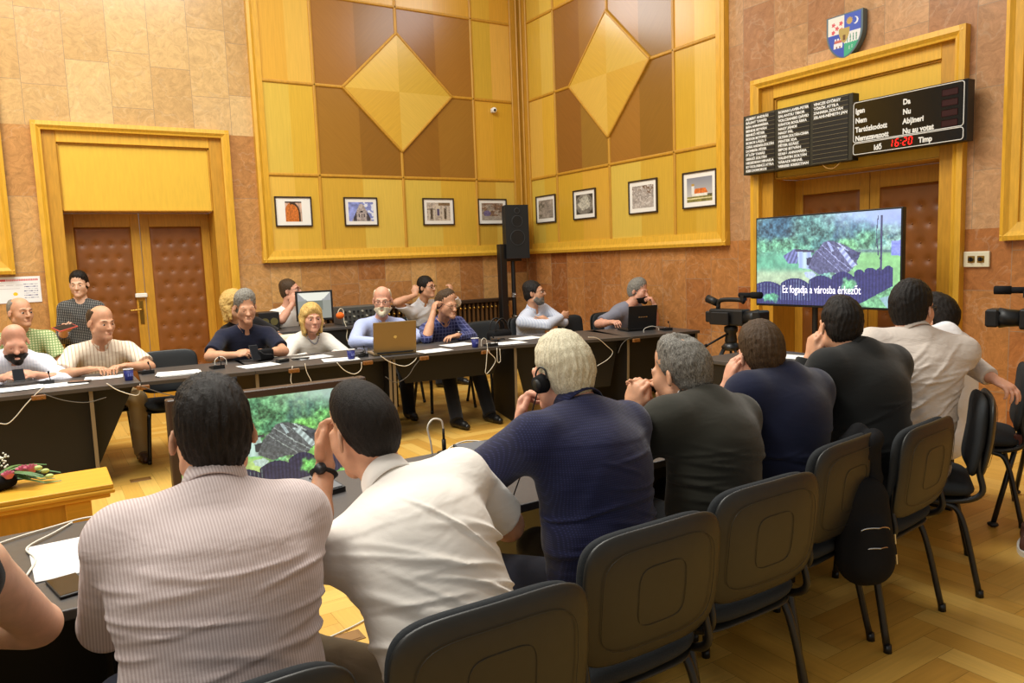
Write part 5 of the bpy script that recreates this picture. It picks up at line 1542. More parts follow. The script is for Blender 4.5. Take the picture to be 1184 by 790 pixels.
def speaker_stand():
    t = thing('speaker_stand', 'black lifting stand and pole holding up the corner loudspeaker', 'stand', (-.55, -.45, 0))
    bm = B(); box(bm, -.23, -.13, -.06, .04, .04, 1.72, .006); obj('mast', bm, M_BLACKM, t)
    bm = B(); tube(bm, [(.0, 0, .04), (.0, 0, 1.5)], .03, 10); box(bm, -.18, .12, -.05, .05, 1.485, 1.518, .005); obj('pole', bm, M_BLACKM, t)
    for z in (1.02, .72):
        bm = B(); tube(bm, [(.0, -.02, z), (.0, -.075, z)], .018, 10); tube(bm, [(0, 0, z-.03), (0, 0, z+.03)], .042, 12); obj('clamp_knob', bm, M_CHROME, t)
    for a in (30, 150, 270):
        bm = B(); c, s = math.cos(math.radians(a)), math.sin(math.radians(a)); tube(bm, [(0, 0, .5), (c*.38, s*.38, .02)], .014, 8); tube(bm, [(0, 0, .12), (c*.3, s*.3, .12)], .008, 6); ball(bm, (c*.38, s*.38, .017), .017, 8, 6); obj('leg', bm, M_BLACKM, t)
speaker_stand()

# --- video cameras
def camcorder(label, loc, rz, cut=False):
    t = thing('video_camera', label, 'camera', loc, rz)
    # local +x is the lens direction
    bm = B(); box(bm, -.17, .14, -.05, .05, -.065, .05, .012, 2); box(bm, -.22, -.16, -.035, .035, -.05, .03, .008); obj('body', bm, M_BLACK, t)
    bm = B(); tube(bm, [(.14, 0, -.005), (.20, 0, -.005), (.24, 0, -.005)], [.045, .05, .058], 20); lb = obj('lens_barrel', bm, M_BLACK, t, True)
    bm = B(); box(bm, .235, .30, -.065, .065, -.055, .045, .01); obj('lens_hood', bm, M_BLACK, lb)
    bm = B(); tube(bm, spline([(-.12, 0, .05), (-.11, 0, .10), (-.05, 0, .115), (.08, 0, .115), (.12, 0, .10)], 5), .016, 10); obj('carry_handle', bm, M_BLACK, t, True)
    bm = B(); tube(bm, [(.08, .0, .15), (.21, .0, .15)], .018, 12); tube(bm, [(.19, 0, .15), (.27, 0, .15)], .024, 12); mc = obj('microphone', bm, M_SOFTB, t, True)
    bm = B(); box(bm, .1, .13, -.02, .02, .11, .15); obj('mic_clip', bm, M_BLACK, mc)
    bm = B(); tube(bm, [(-.13, 0, .09), (-.22, 0, .12)], [.026, .03], 14); obj('viewfinder', bm, M_BLACK, t, True)
    bm = B(); box(bm, -.12, .04, -.085, -.062, -.06, .03, .004); ls = obj('flip_screen', bm, M_BLACK, t)
    bm = B(); box(bm, -.12, .04, .055, .075, -.05, .03, .004); obj('side_grip', bm, M_BLACK, t)
    return t
def tripod(label, loc, h, spread, rz=0):
    t = thing('tripod', label, 'tripod', loc, rz)
    bm = B(); lathe(bm, [(.05, h-.16), (.055, h-.13), (.045, h-.07), (.06, h-.05), (.06, h-.012), (.04, h-.002)], 18); obj('fluid_head', bm, M_BLACK, t, True)
    bm = B(); tube(bm, [(-.04, 0, h-.07), (-.36, .06, h-.20)], .010, 8); tube(bm, [(-.26, .045, h-.158), (-.37, .06, h-.205)], .016, 8); obj('pan_bar', bm, M_BLACK, t, True)
    bm = B(); lathe(bm, [(.075, h-.22), (.085, h-.19), (.05, h-.15)], 18); obj('bowl', bm, M_BLACKM, t, True)
    for k in range(3):
        a = k*2*PI/3+.5; c, s = math.cos(a), math.sin(a); n = Vector((-s, c, 0))*.022
        bm = B(); top = Vector((c*.06, s*.06, h-.2)); mid = Vector((c*spread*.55, s*spread*.55, h*.45)); ft = Vector((c*spread, s*spread, .015))
        tube(bm, [top+n, mid+n], .012, 8); tube(bm, [top-n, mid-n], .012, 8); tube(bm, [mid+Vector((0, 0, .06)), ft], .013, 8)
        lg = obj('leg', bm, M_BLACKM, t, True)
        bm = B(); ball(bm, ft, .02, 10, 6, (1.4, 1.4, .7)); obj('rubber_foot', bm, M_BLACK, lg, True)
        bm = B(); box(bm, mid.x-.03, mid.x+.03, mid.y-.03, mid.y+.03, mid.z-.03, mid.z+.03, .008); obj('leg_clamp', bm, mat('clamp_red', srgb(92, 44, 34), .5), lg)
tripod('black camera tripod left of the television', (-.93, -4.64, 0), .86, .36)
camcorder('black video camera on a tripod left of the television', (-.93, -4.64, .945), math.radians(-85)).scale = (1.15, 1.25, 1.25)
tripod('black tripod cut off by the right picture border', (-1.53, -7.42, 0), 1.02, .40, .3)
camcorder('black video camera cut off by the right picture border', (-1.53, -7.40, 1.10), math.radians(103))

# --- control desk by the back wall: table, mixer, monitor, rack
def control_desk():
    t = thing('control_table', 'grey work table with audio gear by the back wall, behind the blonde woman in white', 'table', (-3.45, -.98, 0))
    bm = B(); box(bm, -.75, .75, -.32, .32, .815, .845, .004); obj('table_top', bm, M_DESK, t)
    for px in (-.72, .70): bm = B(); box(bm, px, px+.02, -.3, .3, 0, .815); obj('leg_panel', bm, M_DESKD, t)
    bm = B(); box(bm, -.70, .70, -.30, -.28, .35, .815); obj('modesty_panel', bm, M_DESKD, t)
control_desk()
def pc_monitor():
    t = thing('computer_monitor', 'small square monitor with a pale picture behind the blonde woman in white', 'monitor', (-3.545, -1.05, .846), math.radians(-8))
    bm = B()
    for a, b, c, d in ((-.20, .20, .385, .405), (-.20, .20, .075, .10), (-.20, -.18, .1, .385), (.18, .20, .1, .385)): box(bm, a, b, -.02, .02, c, d, .003)
    box(bm, -.18, .18, .0, .045, .1, .385); obj('bezel', bm, M_BLACK, t)
    def f(U, Vv):
        x = U-.5; y = Vv-.45; o = np.full((3,)+U.shape, .60); top = (Vv > .75) & (np.abs(x) < (Vv-.75)*1.2+.18)
        for i, (c, w, s) in enumerate(((150, 240, 120), (152, 240, 124), (142, 226, 112))):
            o[i] = np.where((np.abs(x) < .25) & (Vv > .3) & (Vv <= .75), s/255, c/255); o[i] = np.where(Vv > .70+.0*x, np.where(np.abs(x) < .5-(1-Vv)*.9, w/255, .64), o[i])
        return o
    painted('screen', f, 40, 32, lambda u, v: (-.18+.36*u, -.012, .1+.285*v), M_SCREEN, t)
    bm = B(); box(bm, -.03, .03, .0, .03, .01, .1); lathe(bm, [(.10, 0), (.10, .01), (.03, .02)], 20); obj('foot', bm, M_BLACK, t)
pc_monitor()
def mixer():
    t = thing('mixing_desk', 'grey audio mixer and rack between the monitor and the man in light blue', 'audio mixer', (-3.03, -.95, .846))
    gm = mat('mixer_grey', srgb(84, 84, 80), .5, .4, metal=.2)
    bm = B(); box(bm, -.22, .25, -.16, .16, 0, .20, .006); obj('chassis', bm, gm, t)
    for r_ in range(3):
        for k in range(9):
            bm = B(); tube(bm, [(-.19+k*.05, -.16, .04+r_*.055), (-.19+k*.05, -.182, .04+r_*.055)], .011, 8); obj('knob', bm, M_BLACK if (k+r_) % 3 else mat('knob_grey', srgb(170, 166, 150), .4), t)
    o = thing('orange_lamp_ball', 'small orange foam ball hanging on a white cable, left of the man in light blue', 'ball', (-3.33, -1.25, .97))
    bm = B(); ball(bm, (0, 0, 0), .042, 14, 10, (1.1, .9, .9)); obj('foam_ball', bm, mat('orange_foam', srgb(236, 112, 40), .8, .2), o, True)
    bm = B(); tube(bm, spline([(-.03, 0, .02), (0, -.01, .075), (.04, 0, .05), (.035, -.02, -.06), (.06, -.03, -.16), (.05, -.03, -.26), (.09, -.03, -.4), (.10, .0, -.96)], 6), .005, 6); obj('cable', bm, mat('pale_cable', srgb(222, 214, 190), .5), o, True)
mixer()
def deck(label, x, z):
    t = thing('sound_recorder', label, 'audio device', (x, -.93, z))
    bm = B(); box(bm, -.11, .11, -.14, .14, 0, .2, .006); obj('case', bm, M_BLACK, t)
    for q in (-.045, .05): bm = B(); tube(bm, [(q, -.14, .1), (q, -.148, .1)], .04, 18); obj('dial', bm, mat('dial_olive', srgb(96, 88, 50), .4), t)
deck('black audio box with round dials left of the operator in the white T-shirt', -4.05, .846)

# --- radiator grille / low bookcase rail along the back wall
def radiator():
    t = thing('radiator_grille', 'dark slatted cabinet with a row of gold knobs along the back wall', 'radiator', (-1.95, -.11, 0))
    dk = mat('dark_walnut', srgb(52, 36, 24), .5, .4); br = mat('slat_brown', srgb(96, 66, 34), .5, .4)
    bm = B(); box(bm, -1.85, 1.55, -.10, .085, .93, .975, .006); obj('top_rail', bm, dk, t)
    bm = B(); box(bm, -1.85, 1.55, .05, .085, .02, .93); obj('back_panel', bm, dk, t)
    bm = B(); box(bm, -1.85, 1.55, -.08, .05, 0, .09, .004); obj('plinth', bm, dk, t)
    for k in range(48):
        x = -1.82+k*.07
        bm = B(); box(bm, x-.014, x+.014, -.07, -.03, .09, .93, .004); sl = obj('slat', bm, br, t)
        bm = B(); ball(bm, (x, -.078, .865), .017, 10, 8); obj('gold_knob', bm, M_BRASS, sl, True)
radiator()
# ------------------------------------------------------------------ cloth, hair and skin
def fabric(name, c, pat=None, c2=None, per=.012, duty=.5, rough=.85, fuzz=.25, crease=0.0, cscale=9, per2=None):
    m, nt, b = _new(name); N = nt.nodes.new; Lk = nt.links.new
    b.inputs['Roughness'].default_value = rough; b.inputs['Specular IOR Level'].default_value = .2
    b.inputs['Sheen Weight'].default_value = .15
    b.inputs['Base Color'].default_value = c
    tc = N('ShaderNodeTexCoord')
    if pat:
        sx = N('ShaderNodeSeparateXYZ'); Lk(tc.outputs['Object'], sx.inputs[0])
        def band(i, p):
            q = N('ShaderNodeMath'); q.operation = 'MULTIPLY'; q.inputs[1].default_value = 2*PI/p; Lk(sx.outputs[i], q.inputs[0])
            s_ = N('ShaderNodeMath'); s_.operation = 'SINE'; Lk(q.outputs[0], s_.inputs[0])
            r = N('ShaderNodeMapRange'); th = math.cos(PI*duty); r.inputs[1].default_value = th-.25; r.inputs[2].default_value = th+.25; Lk(s_.outputs[0], r.inputs[0]); return r.outputs[0]
        if pat == 'v': f = band(0, per)
        else:
            a, d = band(0, per), band(2, per2 or per)
            k = N('ShaderNodeMath'); k.operation = 'MAXIMUM' if pat == 'check' else 'MULTIPLY'; Lk(a, k.inputs[0]); Lk(d, k.inputs[1]); f = k.outputs[0]
        mx = N('ShaderNodeMix'); mx.data_type = 'RGBA'; Lk(f, mx.inputs[0]); mx.inputs[6].default_value = c; mx.inputs[7].default_value = c2
        Lk(mx.outputs[2], b.inputs['Base Color'])
    n = N('ShaderNodeTexNoise'); n.inputs['Scale'].default_value = 520; n.inputs['Detail'].default_value = 2; Lk(tc.outputs['Object'], n.inputs['Vector'])
    bp = N('ShaderNodeBump'); bp.inputs['Strength'].default_value = fuzz; bp.inputs['Distance'].default_value = .0015; Lk(n.outputs[0], bp.inputs['Height'])
    if crease:
        mp = N('ShaderNodeMapping'); mp.inputs['Scale'].default_value = (1, 1, 2.2); mp.inputs['Rotation'].default_value = (.2, .5, .3); Lk(tc.outputs['Object'], mp.inputs[0])
        w = N('ShaderNodeTexNoise'); w.inputs['Scale'].default_value = cscale; w.inputs['Detail'].default_value = 3; w.inputs['Distortion'].default_value = .3; Lk(mp.outputs[0], w.inputs['Vector'])
        b2 = N('ShaderNodeBump'); b2.inputs['Strength'].default_value = crease*.55; b2.inputs['Distance'].default_value = .03; Lk(w.outputs[0], b2.inputs['Height']); Lk(b2.outputs[0], bp.inputs['Normal'])
    Lk(bp.outputs[0], b.inputs['Normal'])
    return m
def skin_mat(name, c):
    m = mat(name, c, .5, .35, var=.09, vscale=26, bump=.12, bscale=340, bdist=.0015)
    b = m.node_tree.nodes['Principled BSDF']; b.inputs['Subsurface Weight'].default_value = .12; b.inputs['Subsurface Radius'].default_value = (.012, .005, .003); return m
def hair_mat(name, c, c2=None, rough=.5):
    m, nt, b = _new(name); N = nt.nodes.new; Lk = nt.links.new
    b.inputs['Roughness'].default_value = rough; b.inputs['Specular IOR Level'].default_value = .22
    tc = N('ShaderNodeTexCoord'); mp = N('ShaderNodeMapping'); mp.inputs['Scale'].default_value = (1, 1, .22); Lk(tc.outputs['Object'], mp.inputs[0])
    n = N('ShaderNodeTexNoise'); n.inputs['Scale'].default_value = 330; n.inputs['Detail'].default_value = 4; n.inputs['Distortion'].default_value = 1.5; Lk(mp.outputs[0], n.inputs['Vector'])
    r = N('ShaderNodeValToRGB'); r.color_ramp.elements[0].position = .36; r.color_ramp.elements[1].position = .64
    r.color_ramp.elements[0].color = c; r.color_ramp.elements[1].color = c2 or tuple(min(1, x*1.8) for x in c[:3])+(1,)
    Lk(n.outputs[0], r.inputs[0]); Lk(r.outputs[0], b.inputs['Base Color'])
    bp = N('ShaderNodeBump'); bp.inputs['Strength'].default_value = .7; bp.inputs['Distance'].default_value = .004; Lk(n.outputs[0], bp.inputs['Height']); Lk(bp.outputs[0], b.inputs['Normal'])
    return m
SK1 = skin_mat('skin_tan', srgb(206, 154, 122)); SK2 = skin_mat('skin_rosy', srgb(216, 160, 134)); SK3 = skin_mat('skin_pale', srgb(222, 176, 146))
H_DARK = hair_mat('hair_dark_brown', srgb(17, 13, 10), srgb(36, 28, 22)); H_BLK = hair_mat('hair_black', srgb(17, 14, 13), srgb(36, 31, 28))
H_BRN = hair_mat('hair_brown', srgb(52, 38, 26), srgb(88, 68, 48)); H_GRY = hair_mat('hair_grey', srgb(92, 88, 82), srgb(164, 160, 150)); H_WHT = hair_mat('hair_white', srgb(190, 178, 146), srgb(240, 232, 206))
H_SALT = hair_mat('hair_salt_pepper', srgb(70, 66, 60), srgb(150, 146, 138)); H_BLD = hair_mat('hair_blonde', srgb(176, 134, 66), srgb(232, 198, 124)); H_BUZZ = hair_mat('hair_cropped', srgb(19, 15, 12), srgb(36, 29, 23), .65)
M_FRAMES = mat('spectacle_frame', srgb(70, 60, 52), .4); C_BLKT = fabric('black_trouser_cloth', srgb(24, 23, 25)); C_KHAKI = fabric('khaki_cloth', srgb(132, 118, 94), crease=.4); C_BEIGE = fabric('beige_cloth', srgb(170, 146, 104)); C_NAVYT = fabric('navy_trouser_cloth', srgb(28, 30, 44))
SHOE = mat('black_shoe_leather', srgb(24, 22, 21), .35, .5)
UPH = lambda x, y, z: V(x, y, z)
DN = (0, 0, -1)

# ------------------------------------------------------------------ near row, seen from behind (they face the far wall)
G1 = None
p1, J1 = person('seated man in a mauve fine-striped long-sleeved shirt, seen from behind, bottom left',
    (-5.92, -7.80, .54), (-5.885, -7.69, 1.085), 88, ((-5.862, -7.60, 1.178), 88, -12, 0),
    (((-5.97, -7.26, .785), (-.55, -.1, -1), (.7, .7, 0), DN, .4), ((-5.78, -7.25, .785), (.4, -.1, -1), (-.7, .7, 0), DN, .4)),
    skin=SK1, shirt=fabric('mauve_stripe', srgb(190, 172, 170), 'v', srgb(212, 198, 196), .0058, .5, crease=.55, cscale=7), trousers=C_NAVYT, shoes=SHOE, hair=('short', H_DARK, .004, .009),
    sw=.168, g=1.15, h=.006, hs=.94, bow=.045, sleeve='long', collar=('shirt',), amp=.003, seed=3, drag=(26, (-16, 14), .0062), sh_h=.005, eyes='open', brow=H_DARK)
p2, J2 = person('seated man in a white short-sleeved shirt and khaki trousers leaning to his left, bottom centre',
    (-5.40, -7.80, .54), (-5.455, -7.60, .995), 96, ((-5.478, -7.475, 1.104), 104, -22, -8),
    (((-5.50, -7.22, .96), (-.45, -.25, -1), (.1, .25, 1), (.5, -.6, 0), .55), ((-4.99, -7.24, .80), (.5, -.7, -1), (-.5, .8, 0), DN, .4)),
    legs=((.40, .14, .02), (.42, .05, .05)), skin=SK1, shirt=fabric('white_shirt', srgb(240, 234, 226), crease=.6, cscale=6), trousers=C_KHAKI, shoes=SHOE, hair=('buzz', H_BUZZ, .004, .008),
    sw=.185, g=1.08, h=.005, hs=.92, shroll=-13, bow=.05, collar=('shirt',), amp=.003, seed=7, drag=(30, (10, 50), .0068), sh_h=.005, brow=H_DARK)
watch(p2, J2, 0, M_BLACK, M_BLACK)
NAVY = fabric('navy_dotted_shirt', srgb(28, 30, 60), 'dot', srgb(48, 52, 92), .0062, .35, crease=.5, cscale=6)
p3, J3 = person('seated man with white hair and an earphone in a navy short-sleeved shirt, seen from behind',
    (-4.83, -7.60, .54), (-4.805, -7.53, 1.09), 97, ((-4.815, -7.43, 1.17), 98, -10, -4),
    (((-4.865, -7.26, .98), (-1, -.2, -.6), (.25, .1, 1), (.7, -.7, .0), .75), ((-4.55, -7.08, .785), (1, -.2, -.3), (-.5, .85, 0), DN, .4)),
    skin=SK2, shirt=NAVY, trousers=C_NAVYT, shoes=SHOE, hair=('short', H_WHT, .004, .016), sw=.20, g=1.15, h=.005, hs=.94, bow=.035, collar=('shirt',), amp=.003, seed=12, drag=(20, (-20, 25), .005), sh_h=.005, brow=H_WHT, neckr=1.1)
JKG = fabric('dark_green_jacket', srgb(44, 43, 36), crease=.4, cscale=5)
WSH = fabric('white_cotton', srgb(236, 236, 236), crease=.3)
p4, J4 = person('seated man with thinning grey hair in a dark green-grey jacket, hands clasped at his mouth',
    (-4.33, -7.55, .54), (-4.275, -7.52, 1.05), 95, ((-4.30, -7.41, 1.115), 102, -14, -3),
    (((-4.385, -7.25, .965), (-1, -.4, -1), (.25, -.15, 1), (.9, .1, -.1), .7), ((-4.285, -7.22, .965), (.9, -.3, -1), (-.2, -.15, 1), (-.9, .1, 0), .7)),
    skin=SK1, shirt=JKG, trousers=C_BLKT, shoes=SHOE, hair=('tuft', H_SALT, .005, .012), sw=.19, g=1.02, h=.005, hs=.95, bow=.04, sleeve='jacket', collar=('shirt', JKG, WSH), amp=.003, seed=18, drag=(20, (-14, 14), .006, 2.0), sh_h=.006, brow=H_GRY)
JKN = fabric('navy_suit', srgb(22, 27, 52), crease=.35, cscale=5)
p5, J5 = person('seated man with short brown hair in a navy suit, cheek resting on his left hand',
    (-3.84, -7.44, .54), (-3.795, -7.46, 1.075), 88, ((-3.835, -7.37, 1.13), 66, -8, -8),
    (((-3.905, -7.265, .99), (-.6, -.3, -1), (.1, -.25, 1), (.9, -.41, .0), .3), ((-3.62, -7.02, .785), (1, -.2, -.4), (-.5, .8, 0), DN, .4)),
    skin=SK2, shirt=JKN, trousers=C_NAVYT, shoes=SHOE, hair=('short', H_BRN, .005, .015), sw=.185, g=1.0, h=.006, hs=.93, bow=.035, sleeve='jacket', collar=('shirt', JKN, fabric('pale_blue_cotton', srgb(190, 200, 226))), amp=.003, seed=22, drag=(14, (-30, 10), .005, 2.0), sh_h=.006, brow=H_BRN)
JKB = fabric('black_jacket', srgb(27, 28, 28), crease=.35, cscale=5)
p6, J6 = person('seated man with black hair in a black jacket, hand to his face, below the television',
    (-3.33, -7.48, .54), (-3.30, -7.45, 1.12), 82, ((-3.315, -7.35, 1.195), 62, -6, 0),
    (((-3.372, -7.25, 1.05), (-.7, -.3, -1), (.1, -.1, 1), (.88, -.47, 0), .6), ((-3.05, -6.98, .785), (1, -.2, -.4), (-.5, .8, 0), DN, .4)),
    skin=SK1, shirt=JKB, trousers=C_BLKT, shoes=SHOE, hair=('short', H_BLK, .005, .012), sw=.19, g=1.02, h=.006, hs=.92, bow=.035, sleeve='jacket', collar=('round', JKB), amp=.003, seed=27, drag=(12, (-30, 10), .005, 2.0), sh_h=.006, brow=H_BLK)
p7, J7 = person('man with black hair and glasses in a pale creased shirt, arm over a chair',
    (-2.84, -7.36, .54), (-2.765, -7.38, 1.135), 50, ((-2.735, -7.33, 1.225), 2, -2, 0),
    (((-2.55, -7.02, .80), (-.3, .6, -1), (.6, .7, 0), DN, .4), ((-2.47, -7.55, .90), (.7, .5, -.1), (-.1, -.9, -.35), DN, .45)),
    skin=SK2, shirt=fabric('pale_creased_shirt', srgb(206, 194, 184), crease=.9, cscale=8), trousers=C_BLKT, shoes=SHOE, hair=('short', H_BLK, .005, .017), sw=.205, g=1.15, h=.006, hs=.98, bow=.02, sleeve='long', collar=('shirt',), amp=.003, seed=33, drag=(40, (-52, -12), .0065), sh_h=.006, spec=M_BLACK, brow=H_BLK)
p8, J8 = person('person in a white long-sleeved shirt, almost hidden behind the pale creased shirt',
    (-2.22, -7.20, .54), (-2.13, -7.16, 1.08), 95, ((-2.05, -7.05, 1.12), 100, -12, 0),
    (((-2.30, -6.85, .79), (-1, -.2, -.3), (.4, .9, 0), DN, .4), ((-2.02, -6.85, .79), (1, -.2, -.3), (-.3, .9, 0), DN, .4)),
    skin=SK1, shirt=fabric('bright_white_shirt', srgb(240, 240, 244), crease=.5), trousers=C_BLKT, shoes=SHOE, hair=('short', H_DARK), sw=.19, h=.008, sleeve='long', collar=('shirt',), seed=36, brow=H_DARK)
p0, J0 = person('bare-armed woman in a black sleeveless top, cut off by the left border',
    (-6.54, -7.74, .54), (-6.47, -7.64, 1.11), 85, ((-6.49, -7.54, 1.24), 85, -10, 0),
    (((-6.62, -7.22, .785), (-1, 0, -.3), (.6, .8, 0), DN, .4), ((-6.42, -7.30, .785), (1, -.1, -.5), (-.95, .3, 0), DN, .4)),
    skin=SK3, shirt=fabric('black_top', srgb(22, 22, 24)), trousers=C_BLKT, shoes=SHOE, hair=('long', H_BRN), sw=.185, h=.006, sleeve='none', seed=39, brow=H_BRN)
chair(-6.58, -7.78, 88, 'dark grey chair of the bare-armed woman, beyond the left border', CH_GROUP)

# headphones of the white-haired man: band and ear pads
def headphones(J):
    P = J['P']; o = Vector(J['org'])
    t = thing('earphone', 'black ear-hook earphone with a thin cable on the white-haired man', 'headphones', o)
    for q in (1,):
        bm = B(); tube(bm, [P(q*.086, -.006, -.012), P(q*.112, -.006, -.014)], [.030, .026], 20); e = obj('ear_pad', bm, M_SOFTB, t, True)
        bm = B(); tube(bm, [P(q*.108, -.006, -.014), P(q*.116, -.006, -.014)], .018, 16); obj('ear_cap', bm, M_BLACK, e, True)
    bm = B(); tube(bm, spline([P(.104, .004, -.01), P(.100, .010, .022), P(.094, -.004, .040), P(.092, -.026, .030), P(.094, -.034, .0)], 8), .0028, 8, True); obj('ear_hook', bm, M_BLACK, t, True)
    bm = B(); a = P(.11, .0, -.04); tube(bm, spline([a, a+Vector((-.005, .03, -.08)), a+Vector((.01, .06, -.17)), a+Vector((.0, .16, -.36))], 8), .0022, 6); obj('cable', bm, M_BLACK, t, True)
headphones(J3)

# ------------------------------------------------------------------ far row, facing the picture
FH = .007
f1, K1 = person('bald man with a dark beard in a white shirt bent over a phone',
    (-6.35, -2.12, .53), (-6.325, -2.36, .93), -90, ((-6.31, -2.49, 1.04), -84, -26, 0),
    (((-6.20, -2.70, .80), (1, .2, -.5), (-.6, -.75, .25), (-.5, .3, -.6), .6), ((-6.40, -2.70, .80), (-1, .2, -.5), (.6, -.75, .25), (.5, .3, -.6), .6)),
    skin=SK2, shirt=fabric('white_oxford', srgb(234, 236, 246), 'v', srgb(220, 224, 238), .02, .3, crease=.5), trousers=C_BLKT, shoes=SHOE, hair=None, beard=('full', H_DARK), eyes='down', sw=.20, g=1.15, h=FH, hs=1.05, fat=1.06, bow=.06, sleeve='long', collar=('shirt',), seed=41, brow=H_DARK)
f2, K2 = person('seated bald man in a pale green check shirt against the marble, behind the bearded man',
    (-6.30, -1.18, .53), (-6.27, -1.33, 1.05), -80, ((-6.265, -1.42, 1.215), -58, -2, 0),
    (((-6.12, -1.65, .62), (1, .2, -.5)), ((-6.42, -1.65, .62), (-1, .2, -.5))),
    skin=SK1, shirt=fabric('green_check', srgb(206, 210, 160), 'check', srgb(122, 150, 96), .022, .35), trousers=C_BEIGE, shoes=SHOE, hair=('ring', H_GRY), sw=.195, g=1.08, h=FH, hs=1.05, collar=('shirt',), seed=44, brow=H_GRY)
f3, K3 = person('balding man in a cream striped short-sleeved shirt looking to the right, before the left door',
    (-5.74, -2.10, .53), (-5.725, -2.27, .97), -88, ((-5.715, -2.37, 1.135), -62, -12, 0),
    (((-5.60, -2.66, .795), (1, .3, -.4), (-.75, -.6, .1), (-.2, -.2, -1), .55), ((-5.84, -2.66, .795), (-1, .3, -.4), (.75, -.6, .1), (.2, -.2, -1), .55)),
    legs=((.42, .12, .02), (.42, .10, .02)), skin=SK1, shirt=fabric('cream_stripe', srgb(232, 220, 200), 'v', srgb(186, 156, 130), .026, .22, crease=.5), trousers=C_BEIGE, shoes=mat('brown_shoe', srgb(72, 44, 28), .4), hair=('ring', H_BRN), sw=.205, g=1.10, h=FH, hs=1.08, collar=('shirt',), seed=47, brow=H_BRN)
f4, K4 = person('standing woman with dark tied hair and a speckled blouse, by the left door',
    (-5.765, -.42, .84), (-5.755, -.47, 1.265), -100, ((-5.762, -.50, 1.425), -106, -10, 0),
    (((-5.60, -.42, .80), (.2, .6, -.3), None, (-1, 0, 0), .35), ((-5.93, -.70, 1.00), (-.15, .5, -1), (.2, -1, .1), (.6, .1, .6), .6)),
    legs=((-5.68, -.44, .46, -5.67, -.40, .095), (-5.85, -.44, .46, -5.86, -.40, .095)), skin=SK3, shirt=fabric('speckled_blouse', srgb(34, 34, 36), 'dot', srgb(206, 204, 196), .013, .36), trousers=C_BLKT, shoes=SHOE, hair=('short', H_DARK, .005, .017), sw=.145, g=.86, h=FH, hs=.98, sleeve='rolled', seed=50, brow=H_DARK, bow=.0)
P_ = K4['P']
bm = B(); tube(bm, spline([P_(0, -.10, .02), P_(.0, -.125, -.03), P_(-.03, -.10, -.12), P_(-.05, -.07, -.20)], 6), [.03]*7+[.026]*6+[.02]*5+[.012], 10) if False else tube(bm, spline([P_(0, -.10, .02), P_(.0, -.125, -.03), P_(-.03, -.10, -.12), P_(-.05, -.07, -.20)], 6), .024, 10)
obj('ponytail', bm, H_DARK, f4, True)
f5, K5 = person('blonde person in a black top, almost hidden behind the man in the navy polo',
    (-4.36, -1.12, .53), (-4.40, -1.26, 1.0), -70, ((-4.465, -1.36, 1.165), -50, -8, 0),
    (((-4.15, -1.45, .80), (1, .2, -.5)), ((-4.5, -1.55, .65), (-1, .2, -.5))),
    skin=SK3, shirt=C_BLKT, trousers=C_BLKT, shoes=SHOE, hair=('long', H_BLD, .006, .024), sw=.17, h=.009, hs=1.05, sleeve='short', seed=53, brow=H_BRN)
f6, K6 = person('man with grey hair in a navy polo shirt looking down at a phone',
    (-4.58, -2.06, .53), (-4.565, -2.24, 1.0), -90, ((-4.575, -2.34, 1.185), -92, -20, 0),
    (((-4.50, -2.66, .80), (1, .25, -.4), (-.85, -.5, .1), (-.3, .3, -.6), .6), ((-4.76, -2.64, .80), (-1, .25, -.4), (.85, -.5, .2), (.4, .3, -.5), .6)),
    skin=SK1, shirt=fabric('navy_polo', srgb(28, 32, 52), crease=.4), trousers=C_BLKT, shoes=SHOE, hair=('short', H_GRY, .005, .022), sw=.205, g=1.12, h=FH, hs=1.06, collar=('shirt',), seed=56, brow=H_SALT, eyes='down')
f7, K7 = person('blonde woman in a white draped top with a bead necklace',
    (-3.95, -1.98, .50), (-3.945, -2.12, .875), -90, ((-3.95, -2.22, 1.035), -92, -8, 0),
    (((-3.84, -2.46, .70), (1, .2, -.5), (-.4, -.9, 0), DN, .4), ((-4.08, -2.46, .70), (-1, .2, -.5), (.4, -.9, 0), DN, .4)),
    skin=SK2, shirt=fabric('white_knit', srgb(238, 234, 224), crease=.5), trousers=C_BLKT, shoes=SHOE, hair=('fringe', H_BLD, .005, .010), sw=.165, g=.98, h=FH, hs=1.07, sleeve='long', seed=59, brow=H_BLD)
P_ = K7['P']
bm = B(); pts = [Vector((a*.075, -.21-(.03 if abs(a) < .7 else .0)-.05*(1-abs(a)), .87-.095*(1-a*a)+.0)) for a in np.linspace(-1, 1, 19)]
nk = V(-3.945, -2.12, .875)-np.array(K7['org'])
for a in np.linspace(-1, 1, 19): ball(bm, (nk[0]+.07*a, nk[1]-.085-.045*(1-a*a), nk[2]+.03-.115*(1-a*a)), .0085, 8, 6)
obj('bead_necklace', bm, mat('grey_beads', srgb(130, 126, 128), .25), f7, True)
f8, K8 = person('man in a white T-shirt, hand at his chin, beside the small back monitor',
    (-3.72, -.42, .55), (-3.70, -.50, 1.06), -70, ((-3.655, -.56, 1.245), -36, 8, 0),
    (((-3.52, -.80, .88), (1, .2, -.5)), ((-3.70, -.74, 1.10), (-1, -.2, -.9), (.25, -.1, 1), (.5, .6, 0), .6)),
    skin=SK2, shirt=fabric('white_jersey', srgb(238, 236, 230)), trousers=C_BLKT, shoes=SHOE, hair=('short', H_BRN, .006), sw=.185, h=.008, hs=1.05, collar=('round',), seed=62, brow=H_BRN, spec=M_BLACK)
